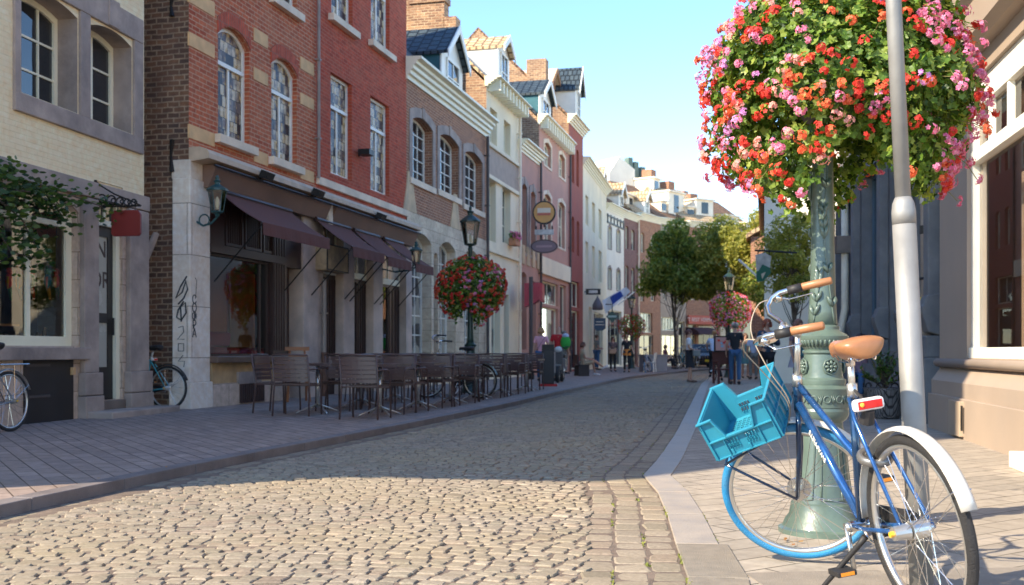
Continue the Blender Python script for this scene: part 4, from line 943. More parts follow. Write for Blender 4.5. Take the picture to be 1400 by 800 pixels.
mb = MB(); mb.prism([(-.1, -.1), (-.1, .62), (-.0, zl-.05), (.05, zl), (.05, -.1)], 0, L, ax='x')
pl = mb.build('plinth', beige, B, fix=True)
MB().tube([(-.02, -.02, zl+.03), (L, -.02, zl+.03)], .055, 10).build('plinth_ledge', beige, B, smooth=True)
MB().box(-.02, L, -.14, -.1, -.1, .45).build('plinth_base', beige, B, bevel=.01)
MB().prism([(0, zc-.02), (-.12, zc), (-.22, zc+.06), (-.24, zc+.36), (-.32, zc+.44), (-.36, zc+1.0), (-.5, zc+1.1), (-.5, zc+1.25), (.05, zc+1.3), (.05, zc-.02)], -.25, L, ax='x').build('cornice', beige, B, fix=True)
mb = MB(); mb.box(0, L, -.0, .3, zc+1.2, 9.5); mb.build('upper_wall', beige, B)
for i in range(3):
    MB().box(1+i*3, 2.1+i*3, -.02, .1, zc+2.2, zc+3.9).build('window', pane_k, B)
roof(B, 0, L, 8, 9.5, 12, tile_b)
T = MB().box(G1.X(1320), G1.X(1336), -.19, -.1, .03, G1.Z(1328, 548)).build('meter_door', plain('meter_paint', (.33, .29, .25, 1), .5), B, bevel=.006)
MB().tube([(G1.X(1337), -.17, .1), (G1.X(1337), -.17, .38)], .012, 6).build('hinge', iron, T)
st = G1.X(1379, -.42); MB().box(st, st+1.6, -.42, -.141, 0, .14).build('doorstep', pl_white, B, bevel=.01)
# shop interior
MB().box(.1, L, 2.6, 2.65, 0, zc).build('shop_back_wall', plain('shop_inside', (.6, .55, .5, 1), .8), B); MB().box(.1, L, .2, 2.6, .4, .45).build('display_floor', plain('shop_shelf', (.6, .52, .45, 1), .6), B)
MB().box(wa+.15, L, .55, .6, wz0-.1, zt1-.2).build('added_pale_panel', plain('added_pale', (.62, .56, .5, 1), .8), B)  # added pale panel close behind the glass, brightens the window
# downpipe with rusty foot at the corner
T = thing('downpipe', 'grey downpipe with stickers and a rusty brown foot at the shop corner', 'pipe', tuple(ground(1268, 577)+Vector((0, 0, 0))))
MB().tube([(0, 0, 0), (-.02, 0, 1.2)], .085, 12).build('rusty_foot', plain('rust_pipe', (.13, .055, .03, 1), .8, var=.4, sc=6), T, smooth=True)
MB().tube([(-.02, 0, 1.2), (-.03, 0, 5.6)], .072, 12).build('upper_pipe', plain('pipe_mid_grey', (.26, .24, .24, 1), .55, var=.2), T, smooth=True)
mb = MB()
for z in (.6, 1.45, 2.0, 3.2): mb.torus((-.02, 0, z), (1, 0, 0), (0, 1, 0), .085, .02, 16, 6)
mb.build('clamp', iron, T)
for z, c in ((3.05, (.5, .5, .5, 1)), (1.62, (.6, .45, .03, 1)), (2.62, (.03, .03, .03, 1))): MB().lathe([(0, .0755), (.12, .0755)], 12, (-.03, 0, z)).build('sticker', plain('sticker%d' % int(z*10), c, .5), T)
# blue-grey pilastered house
bg_m = plain('blue_grey_stone', (.145, .16, .19, 1), .8, var=.22, sc=2.5, bmp=.5, bsc=22, dirt=((.08, .085, .1, 1), .6))
G2 = RF(26.0, .15); B = bld('blue_grey_house', 'dark blue grey stone house with pilasters in the shade behind the lamp post', G2)
x2 = G2.X(1285)
ho = []; pil = [1151, 1182, 1216, 1262]
mb = MB(); xs_ = [G2.X(p) for p in (1140, 1175, 1213, 1247, 1282)]
for i in range(len(xs_)-1):
    a_, b_ = xs_[i]+.35, xs_[i+1]-.25
    if b_-a_ > .5: ho.append((a_, b_, 1.0, 4.6, 0, .3)); w_ = MB().ringp(outline(a_, b_, 1.0, 4.6), outline(a_+.08, b_-.08, 1.08, 4.52), .2, .28).build('window', plain('blue_frame', (.05, .1, .17, 1), .5), B)
    if b_-a_ > .5: MB().box(a_+.06, b_-.06, .24, .25, 1.05, 4.55).build('pane', glass_dark('blue_glass', (.03, .055, .08, 1)), w_)
mb = MB(); wallfront(mb, 0, x2, -.1, 9, ho); body(mb, 0, x2, 8, -.1, 9, 12); mb.build('wall', bg_m, B)
for x in xs_:
    mb = MB(); mb.box(x-.17, x+.17, -.16, 0, 1.7, 6.2); mb.box(x-.22, x+.22, -.22, 0, -.05, .9); mb.box(x-.19, x+.19, -.19, 0, .9, 1.2)
    mb.prism([(0, 1.2), (-.16, 1.25), (-.24, 1.5), (-.25, 1.6), (-.22, 1.62), (-.18, 1.75), (0, 1.78)], x-.22, x+.22, ax='x'); mb.prism([(0, 6.2), (-.3, 6.3), (-.36, 6.6), (0, 6.7)], x-.3, x+.3, ax='x')
    mb.build('pilaster', bg_m, B, bevel=.02, fix=True)
MB().box(0, x2, -.12, .02, -.1, .75).build('plinth', bg_m, B); MB().box(0, x2, -.25, .02, 6.7, 7.1).build('entablature', bg_m, B)
roof(B, 0, x2, 8, 9, 12, tile_d)
p = ground(1153, 527); T = thing('white_downpipe', 'white downpipe in sun at the far end of the blue grey house', 'pipe', (7.75, 25.0, 0))
MB().tube([(0, 0, 0), (0, 0, 1.5), (.1, 0, 2.0), (.1, 0, 5.0)], .085, 10).build('pipe', pipe_w, T, smooth=True); MB().tube([(-.2, -.05, 0), (-.2, -.05, 5)], .05, 8).build('thin_pipe', pipe_g, T)
mb = MB(); mb.box(-.12, .32, -.14, .14, 3.3, 3.7); mb.build('hopper', pipe_g, T)
# white house facing up the street, and houses beyond
G3 = Fac(7.85, 33, -.235, 0); B = bld('white_end_house', 'bright white house front in full sun behind the right hand tree', G3)
h = [window(B, 2.2, 3.3, 3.3, 5.2, rec=.15, cols=2, rows=(.5,), fm=white_fr, pm=pane_k), window(B, 2.2, 3.3, .5, 2.6, rec=.15, cols=2, rows=(.5,), fm=white_fr, pm=pane_k)]
mb = MB(); wallfront(mb, 0, 6, -.1, 6.0, h); body(mb, 0, 6, 12, -.1, 6.0, 6.0); mb.add([(0, 0, 6), (6, 0, 6), (3, 0, 8.6)], [(0, 1, 2)]); mb.build('wall', pl_white, B)
mb = MB(); mb.prism([(-.2, 5.85), (3, 8.6), (6.2, 5.85), (6.2, 6.05), (3, 8.85), (-.2, 6.05)], -.2, 12); mb.build('roof', tile_b, B, fix=True, uv=True)
for i, (Y, X, w, h_, lab, mt) in enumerate(((48, 10.8, 9, 6.2, 'far brown roofed house on the right beyond the white house', bk_brn), (60, 15.5, 9, 6.5, 'farthest low brown roofed house closing the right side', pl_cream))):
    Gx = Fac(X, Y, -.235, 0); B = bld('far_house', lab, Gx); mb = MB(); wallfront(mb, 0, w, -.1, h_, [(1, 2, 1, 2.6, 0, .2), (4, 5, 1, 2.6, 0, .2)]); body(mb, 0, w, 9, -.1, h_, h_); mb.build('wall', mt, B, uv=True)
    MB().box(1, 5, .2, .22, 1, 2.6).build('window', pane_k, B)
    mb = MB(); mb.prism([(-.2, h_-.1), (w/2, h_+2.6), (w+.2, h_-.1), (w+.2, h_+.1), (w/2, h_+2.85), (-.2, h_+.1)], -.2, 9); mb.build('roof', tile_l, B, fix=True, uv=True)
# ------------------------------------------------------------------ lamp posts
WARM[0] = (1, 1, 1)
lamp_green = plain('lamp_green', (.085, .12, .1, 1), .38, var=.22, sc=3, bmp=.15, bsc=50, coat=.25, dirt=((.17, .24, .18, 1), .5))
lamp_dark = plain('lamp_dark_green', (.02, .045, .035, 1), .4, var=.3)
lens = glass_clear('lantern_glass', tint=(.9, .88, .8, 1))
PROF = [(0, .235), (.025, .235), (.035, .215), (.07, .2), (.1, .178), (.16, .168), (.17, .158), (.3, .138), (.45, .122), (.56, .112), (.575, .106), (.60, .106), (.615, .125), (.64, .138), (.66, .14)]
PROF2 = [(.66, .14), (.675, .135), (.68, .138), (.77, .142), (.78, .146), (.795, .13), (.80, .118), (.815, .122), (.83, .122), (.84, .108), (.86, .104), (.95, .1), (.965, .098), (.975, .108), (.985, .108), (.99, .098), (1.0, .104), (1.045, .134), (1.065, .136), (1.075, .125), (1.09, .098), (1.1, .088), (1.115, .088), (1.125, .08)]
PROF3 = [(1.125, .078), (1.2, .073), (1.35, .066), (1.6, .061), (1.9, .056), (2.2, .053), (3.15, .045), (3.2, .06), (3.24, .05)]
def lantern(T, z, m, k=1.0):
    mb = MB(); r0, r1, h = .13*k, .21*k, .5*k
    for i in range(6):
        t = math.pi/3*i; mb.tube([(r0*math.cos(t), r0*math.sin(t), z), (r1*math.cos(t), r1*math.sin(t), z+h)], .009*k, 5)
    mb.lathe([(-.1*k, .03), (-.03*k, .05), (0, r0+.02), (.02, r0+.02)], 6, (0, 0, z)); mb.lathe([(h, r1+.03), (h+.03, r1+.03), (h+.13*k, r1*.55), (h+.16*k, r1*.3), (h+.2*k, r1*.3), (h+.24*k, r1*.4), (h+.27*k, .03), (h+.33*k, .035), (h+.38*k, .006)], 12, (0, 0, z))
    L = mb.build('lantern', m, T); g = MB()
    for i in range(6):
        a_, b_ = math.pi/3*i, math.pi/3*(i+1)
        g.add([(r0*math.cos(a_), r0*math.sin(a_), z), (r0*math.cos(b_), r0*math.sin(b_), z), (r1*math.cos(b_), r1*math.sin(b_), z+h), (r1*math.cos(a_), r1*math.sin(a_), z+h)], [(0, 1, 2, 3)])
    g.build('lantern_glass', lens, L); MB().lathe([(0, .02), (.1, .035), (.16, .03), (.2, .01)], 10, (0, 0, z+.05)).build('bulb', plain('bulb_white', (.7, .68, .6, 1), .3), L)
def leafpoly(c, d, s, n, up, m=0, mb=None):
    pass
def lamp_post(label, loc, mat, detail=False, group='ornate green lamp posts along the street'):
    T = thing('lamp_post', label, 'street lamp', loc, 0, group)
    n = 40 if detail else 16
    MB().lathe(PROF, n).build('base', mat, T, smooth=True).modifiers.new('e', 'EDGE_SPLIT').split_angle = R(28)
    MB().lathe(PROF2, n).build('collar', mat, T, smooth=True).modifiers.new('e', 'EDGE_SPLIT').split_angle = R(28)
    MB().lathe(PROF3, n).build('shaft', mat, T, smooth=True)
    lantern(T, 3.3, lamp_dark, 1.0)
    if detail:
        mb = MB()        # raised leaf sprays on the shaft
        def rs(z): return float(np.interp(z, [p[0] for p in PROF3], [p[1] for p in PROF3]))
        def P(t, z, o=.004): r = rs(z)+o; return Vector((r*math.cos(t), r*math.sin(t), z))
        for t0, z0, h, tw in ((-1.0, 1.13, .55, -1.1), (-2.5, 1.14, .22, .5), (-1.9, 1.66, .4, .9), (2.0, 1.3, .6, .9)):
            st = [P(t0+tw*i/12*.8, z0+h*i/12, .003) for i in range(13)]; mb.tube(st, .0045, 5)
            for i in (2, 6, 10, 11, 12):
                for sg in (-1, 1):
                    t, z = t0+tw*i/12*.8, z0+h*i/12; L = .07 if i < 10 else .1
                    pts = [P(t+sg*L*.75*q/.062*math.sin(1.0 if i < 10 else .45)*.55, z+L*1.1*q*math.cos(.7), .005+.005*math.sin(math.pi*q)) for q in (0, .3, .6, .85, 1.0)]
                    mb.tube(pts, [.003, .011, .013, .007, .001], 6)
            mb.ell(P(t0+tw*.8, z0+h), .012, 8, 6)
        mb.build('leaf_relief', mat, T, smooth=True)
        for k in range(4):      # rosettes
            t = -1.45+k*math.pi/2; c = Vector((.101*math.cos(t), .101*math.sin(t), .9)); nn = Vector((math.cos(t), math.sin(t), 0)); u = Vector((-nn.y, nn.x, 0)); v = Vector((0, 0, 1)); mb = MB()
            mb.torus(c+nn*.006, u, v, .042, .006, 8, 6); mb.ell(c+nn*.012, .011, 8, 6)
            for q in range(8): an = q*math.pi/4; d = u*math.cos(an)+v*math.sin(an); mb.tube([c+nn*.01+d*.01, c+nn*.014+d*.022, c+nn*.008+d*.034], [.005, .009, .006], 6)
            mb.build('rosette', mat, T, smooth=True)
        mb = MB()
        for k in range(26):     # egg and dart on the ornate band
            t = k*2*math.pi/26; c = Vector((.142*math.cos(t), .142*math.sin(t), .725)); u = Vector((-math.sin(t), math.cos(t), 0)); v = Vector((0, 0, 1))
            if k % 2: mb.torus(c, u*.6, v, .018, .004, 14, 6)
            else:
                for s_ in (-1, 0, 1): mb.tube([c-v*.025, c+u*s_*.005, c+v*.022+u*s_*.012], [.003, .004, .002], 5)
        mb.build('ornate_band', mat, T, smooth=True)
        mb = MB()
        for k in range(36):
            t = k*2*math.pi/36; mb.tube([(.112*math.cos(t), .112*math.sin(t), 1.008), (.134*math.cos(t), .134*math.sin(t), 1.043)], .006, 5)
        mb.build('fluted_collar', mat, T, smooth=True)
        mb = MB()
        for k in range(6):      # framed panels on the foot
            t0, t1 = k*math.pi/3-1.9, k*math.pi/3-1.9+.75
            def Q(t, z): r = float(np.interp(z, [p[0] for p in PROF], [p[1] for p in PROF]))+.002; return (r*math.cos(t), r*math.sin(t), z)
            lo = [Q(t0+(t1-t0)*i/6, .19) for i in range(7)]; hi = [Q(t1-(t1-t0)*i/6, .53) for i in range(7)]
            sd = [Q(t1, .19+.34*i/6) for i in range(1, 6)]; sd2 = [Q(t0, .53-.34*i/6) for i in range(1, 7)]
            mb.tube(lo+sd+hi+sd2, .0045, 5)
        mb.build('panel_moulding', mat, T, smooth=True)
    return T
LP = (1.69, 5.77, 0.0)
lamp_post('ornate mid green cast iron lamp post with leaf relief behind the blue bicycle', LP, lamp_green, True)
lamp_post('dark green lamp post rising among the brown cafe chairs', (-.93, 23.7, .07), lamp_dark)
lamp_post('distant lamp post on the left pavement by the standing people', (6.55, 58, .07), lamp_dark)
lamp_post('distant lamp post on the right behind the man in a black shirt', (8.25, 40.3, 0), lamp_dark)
# ------------------------------------------------------------------ flower baskets
leaf_g = leafmat('geranium_leaf', (.025, .06, .01, 1), (.17, .3, .04, 1), .5, .45, (.42, .5, .1, 1))
petal = {'red': leafmat('petal_red', (.6, .02, .02, 1), (.75, .06, .03, 1), .3, .6), 'orange': leafmat('petal_orange', (.75, .09, .03, 1), (.85, .2, .07, 1), .3, .6),
         'pink': leafmat('petal_pink', (.75, .12, .3, 1), (.85, .35, .5, 1), .3, .6), 'mauve': leafmat('petal_mauve', (.62, .18, .55, 1), (.75, .4, .7, 1), .3, .6), 'salmon': leafmat('petal_salmon', (.8, .28, .22, 1), (.85, .45, .4, 1), .3, .6)}
def umbel(mb, c, d, r, nf, fs):
    d = d.normalized(); ref = Vector((0, 0, 1)) if abs(d.z) < .9 else Vector((1, 0, 0)); u = d.cross(ref).normalized(); v = d.cross(u)
    for i in range(nf):
        th = math.acos(1-rng.random()*.8); ph = rng.uniform(0, 6.28)
        q = d*math.cos(th)+(u*math.cos(ph)+v*math.sin(ph))*math.sin(th); p = c+q*r*rng.uniform(.6, 1.25)
        a_ = q.cross(Vector((.3, .5, .8))).normalized(); b_ = q.cross(a_); t0 = rng.uniform(0, 1.2)
        for k in range(5):
            t = t0+k*1.2566; e = a_*math.cos(t)+b_*math.sin(t); w = a_*-math.sin(t)+b_*math.cos(t)
            mb.add([p, p+e*fs*.6+w*fs*.38+q*fs*.12, p+e*fs*1.05+q*fs*.1*rng.normal(), p+e*fs*.6-w*fs*.38+q*fs*.12], [(0, 1, 2, 3)])
def gleaf(mb, p, nrm, s):
    nrm = nrm.normalized(); a_ = nrm.cross(Vector((rng.normal(), rng.normal(), rng.normal()))).normalized(); b_ = nrm.cross(a_); v = [p]
    N = 10
    for k in range(N):
        t = 2*math.pi*k/N+.3; rr = s*(1.0 if k % 2 else .72)*(.35 if k == 0 else 1); v.append(p+(a_*math.cos(t)+b_*math.sin(t))*rr+nrm*(s*.22*(1 if k % 2 else .4)))
    mb.add(v, [(0, 1+k, 1+(k+1) % N) for k in range(N)])
def shell(z0, z1, prof):
    pass
def basket(label, c, Rr, zc, nleaf, nhead, detail, palette, seed, ragged=.06):
    global rng
    rng = np.random.default_rng(seed)
    T = thing('flower_basket', label, 'flower basket', c, 0, 'geranium baskets on the lamp posts')
    # silhouette radius by height (z relative to centre / R) : flattened top, full shoulders, hollow underneath
    zs_ = [-.86, -.7, -.5, -.2, .1, .4, .7, .9, 1.0]; rs_ = [.8, .88, .95, .99, 1.0, .93, .75, .45, .1] if detail else [.5, .68, .85, .97, 1.0, .95, .75, .45, .1]
    bumpn = [(rng.normal(0, 1, 3), rng.uniform(0, 6.28)) for _ in range(9)]
    def surf(az, zr):
        r = float(np.interp(zr, zs_, rs_)); w = sum(math.sin(b[0][0]*1.6*math.cos(az)*2+b[0][1]*2*math.sin(az)*1.6+b[0][2]*zr*4+b[1]) for b in bumpn)/9
        r *= 1+ragged*w*2.2; zr = zr*(1+(.22*math.sin(az*3+seed)+.15*math.sin(az*5+1) if zr < -.4 else 0))
        return Vector((r*Rr*math.cos(az), r*Rr*math.sin(az), zr*Rr*.98+zc))
    def nrm(p): q = Vector((p.x, p.y, (p.z-zc)*1.0)); return q.normalized()
    mb = MB()
    for i in range(nleaf):
        az = rng.uniform(0, 6.283); zr = rng.uniform(-.85, 1.0) if rng.random() < .8 else rng.uniform(-.4, .9); p = surf(az, zr); n_ = nrm(p); dep = abs(rng.normal(0, .11)) if rng.random() < .8 else rng.uniform(0, .45)
        if zr < -.35: dep = rng.uniform(0, .3)*Rr/ .75
        p = p-Vector((n_.x, n_.y, n_.z*.6))*dep*(Rr/.75)+Vector(rng.normal(0, .015, 3))
        nn = (n_+Vector((0, 0, .5))+Vector(rng.normal(0, .55, 3))).normalized(); gleaf(mb, p, nn, rng.uniform(.016, .03) if detail else rng.uniform(.03, .05))
    mb.build('foliage', leaf_g, T)
    # stems poking out and trailing
    mb = MB(); tips = []
    for i in range(60 if detail else 16):
        az = rng.uniform(0, 6.283); p = surf(az, rng.uniform(-.75, .6)); n_ = nrm(p); q = p+n_*rng.uniform(.04, .13)+Vector((0, 0, rng.uniform(-.08, .03))); mb.tube([p-n_*.1, (p+q)/2+Vector((0, 0, .015)), q], .0022, 4, cap=False); tips.append((q, n_))
    tag(mb.build('stems', plain('stem_green', (.18, .16, .05, 1), .6), T), kind='stuff')
    MB().lathe([(-.34*Rr/.75, .06), (-.33*Rr/.75, .2*Rr/.75), (-.2*Rr/.75, .27*Rr/.75), (-.16*Rr/.75, .3*Rr/.75), (-.15*Rr/.75, .3*Rr/.75)], 20, (0, 0, zc+.12)).build('planter_bowl', plain('planter_grey', (.12, .11, .12, 1), .6), T, smooth=True)
    # blossoms
    heads = []
    tries = 0
    while len(heads) < nhead and tries < nhead*30:
        tries += 1; az = rng.uniform(0, 6.283); zr = rng.uniform(-.8, .98)
        if zr > .5 and rng.random() < .4: continue
        cl = math.sin(az*3.1+zr*4+seed)+math.sin(az*7.3-zr*6.1+2)+math.sin(zr*9+az*2.2+1)
        if detail and cl+2.2*abs(math.cos(az)) < rng.uniform(-1.6, 2.2): continue
        p = surf(az, zr)*1.0
        if min([(p-h[0]).length for h in heads[-200:]] or [9]) < (.042 if detail else .05): continue
        heads.append((p+nrm(p)*.02, nrm(p), palette(az, zr)))
    for q, n_ in tips: heads.append((q, n_, palette(math.atan2(q.y, q.x), (q.z-zc)/Rr)))
    if detail:
        dist = lambda h: (Vector(c)+h[0]-camo.location).length-.4*(h[1].y < 0)
        heads.sort(key=dist); rest = {}
        for i, (p, n_, col) in enumerate(heads):
            r_ = rng.uniform(.02, .042); nf = int(rng.uniform(8, 19)); 
            if i < 100:
                mb = MB(); umbel(mb, p, n_+Vector((0, 0, .3)), r_, nf, .0135); o = mb.build('flower_head', petal[col], T)
            else: umbel(rest.setdefault(col, MB()), p, n_+Vector((0, 0, .3)), r_, nf, .0135)
        mb = MB(); ms = []; 
        for j, (col, m_) in enumerate(rest.items()): mb.add(m_.v, m_.f, j); ms.append(petal[col])
        tag(mb.build('flower_heads', ms, T), kind='stuff')
    else:
        rest = {}
        for p, n_, col in heads: umbel(rest.setdefault(col, MB()), p, n_, rng.uniform(.028, .045), 10, .023)
        mb = MB(); ms = []
        for j, (col, m_) in enumerate(rest.items()): mb.add(m_.v, m_.f, j); ms.append(petal[col])
        tag(mb.build('flower_heads', ms, T), kind='stuff')
    return T
def pal_main(az, zr):
    x = math.cos(az); u = rng.random()
    if x > .35: return 'pink' if u < .7 else 'salmon' if u < .72 else 'red' if u < .88 else 'orange'
    if x < -.5: return 'red' if u < .34 else 'pink' if u < .58 else 'salmon' if u < .75 else 'orange' if u < .93 else 'mauve'
    return 'orange' if u < .42 else 'red' if u < .72 else 'pink' if u < .84 else 'mauve' if u < .92 else 'salmon'
def pal_left(az, zr):
    u = rng.random(); x = math.cos(az)
    if x > .3: return 'orange' if u < .5 else 'pink' if u < .75 else 'red'
    if x < -.2: return 'red' if u < .75 else 'orange'
    return 'red' if u < .3 else 'orange' if u < .45 else 'pink' if u < .85 else 'mauve'
def pal_pink(az, zr):
    u = rng.random(); return 'pink' if u < .5 else 'red' if u < .8 else 'mauve'
def pal_red(az, zr): u = rng.random(); return 'red' if u < .7 else 'pink' if u < .9 else 'orange'
basket('huge round basket of red, orange and pink geraniums above the blue bicycle', (1.77, 5.77, 0), .67, 2.42, 16000, 640, True, pal_main, 3, .1)
basket('round basket of red and pink geraniums on the lamp post among the cafe chairs', (-.9, 23.7, .07), .76, 2.3, 3600, 430, False, pal_left, 4)
basket('small distant basket of red geraniums on the left lamp post by the people', (6.55, 58, .07), .72, 2.25, 1500, 300, False, pal_red, 5)
basket('distant basket of pink and red geraniums behind the man in a cap', (8.3, 40.3, 0), .76, 2.5, 2000, 420, False, pal_pink, 6)
mb = MB()
for i in range(60): p = Vector((random.uniform(-.38, .38), random.uniform(-.2, .08), random.uniform(.15, .4))); umbel(mb, p, Vector((0, -1, .5)), .04, 7, .03)
wb = [o for o in bpy.data.objects if o.name.startswith('window_box')][0]
tag(mb.build('flower_heads', petal['pink'], wb), kind='stuff'); mb = MB()
for i in range(160): gleaf(mb, Vector((random.uniform(-.36, .36), random.uniform(-.15, .1), random.uniform(.1, .35))), Vector(rng.normal(0, 1, 3)), .05)
mb.build('foliage', leaf_g, wb)
rng = np.random.default_rng(11)
# ------------------------------------------------------------------ galvanised pole
T = thing('metal_pole', 'thick leaning galvanised steel pole in front of the flower basket', 'pole', (1.67, 4.32, 0))
galv = plain('galvanised', (.27, .26, .245, 1), .55, metal=.35, var=.2, sc=5, dirt=((.33, .32, .3, 1), .5), bmp=.08, bsc=40)
def zpx(y): return CH+(HZ-y)/F*4.32
t0, t1 = Vector((1.672, 4.32, 0)), Vector(((1222-700)/F*4.32, 4.32, zpx(-5)))
def along(z): return (Vector(t0).lerp(t1, z/t1.z))-Vector(t0)
zc_ = zpx(290)
MB().tube([along(0), along(zc_-.05)], .047, 24).build('lower_tube', galv, T, smooth=True)
MB().tube([along(zc_-.05), along(zc_-.0), along(zc_+.035), along(zc_+.06)], [.0475, .048, .043, .032], 24).build('collar', galv, T, smooth=True)
MB().tube([along(zc_+.0), along(3.4)], .031, 20).build('upper_tube', galv, T, smooth=True)
# ------------------------------------------------------------------ bicycles
chrome = plain('chrome', (.72, .7, .68, 1), .16, metal=1, var=.05)
alu = plain('brushed_aluminium', (.66, .64, .6, 1), .3, metal=.9, var=.1)
blue_f = plain('blue_frame_paint', (.02, .1, .3, 1), .24, metal=.45, var=.22, sc=22, coat=.6, dirt=((.05, .09, .16, 1), .6))
blue_d = plain('navy_frame_paint', (.008, .035, .09, 1), .22, metal=.3, var=.1, coat=.7)
tyre_b = plain('blue_tyre', (.015, .2, .42, 1), .55, var=.12, sc=14, dirt=((.12, .24, .32, 1), .5), bmp=.5, bsc=160)
tyre_k = plain('black_tyre', (.022, .02, .02, 1), .7, var=.3, sc=20, bmp=.9, bsc=220)
leather = plain('tan_leather', (.36, .155, .065, 1), .38, var=.12, sc=6, bmp=.1, bsc=50)
rubber = plain('black_rubber', (.02, .018, .018, 1), .6)
silver_m = plain('silver_mudguard', (.66, .62, .55, 1), .32, metal=.15, var=.1, sc=12, dirt=((.4, .36, .3, 1), .6))
red_l = plain('red_reflector', (.65, .015, .015, 1), .15, var=.2, sc=30, coat=.6)
RW = .345
def frame_xf(c, psi, phi):
    u = Vector((math.cos(psi), math.sin(psi), 0)); n = Vector((-math.sin(psi), math.cos(psi), 0)); w = Vector((0, 0, 1))*math.cos(phi)+n*math.sin(phi); l = w.cross(u)
    M = Matrix.Identity(4)
    for i in range(3): M[i][0], M[i][1], M[i][2], M[i][3] = u[i], l[i], w[i], c[i]
    return M
def wheel(T, c, a_, b_, tyre, name, hubr=.03, disc=False, det=True):
    """c centre, a_, b_ axes of its plane"""
    c, a_, b_ = Vector(c), Vector(a_), Vector(b_); nn = a_.cross(b_)
    N = 72 if det else 32
    W_ = MB().torus(c, a_, b_, RW-.04, .012, N, 8, sx=1.25).build(name, alu, T, smooth=True)
    MB().torus(c, a_, b_, RW-.019, .02, N, 10, sx=1.0).build('tyre', tyre, W_, smooth=True)
    mb = MB()
    for i in range(36 if det else 18):
        t = 2*math.pi*i/(36 if det else 18); sd = 1 if i % 2 else -1; t2 = t+(.9 if (i//2) % 2 else -.9)
        p = c+(a_*math.cos(t2)+b_*math.sin(t2))*hubr+nn*sd*.03; q = c+(a_*math.cos(t)+b_*math.sin(t))*(RW-.045); mb.tube([p, q], .0012 if det else .0018, 4, cap=False)
    mb.build('spokes', chrome, W_)
    hb = MB().tube([c-nn*.055, c-nn*.035, c-nn*.034, c+nn*.034, c+nn*.035, c+nn*.055], [.012, .012, hubr, hubr, .012, .012], 16)
    if disc: hb.tube([c+nn*.03, c+nn*.045], .055, 24)
    hb.build('hub', alu, W_, smooth=False)
    return W_
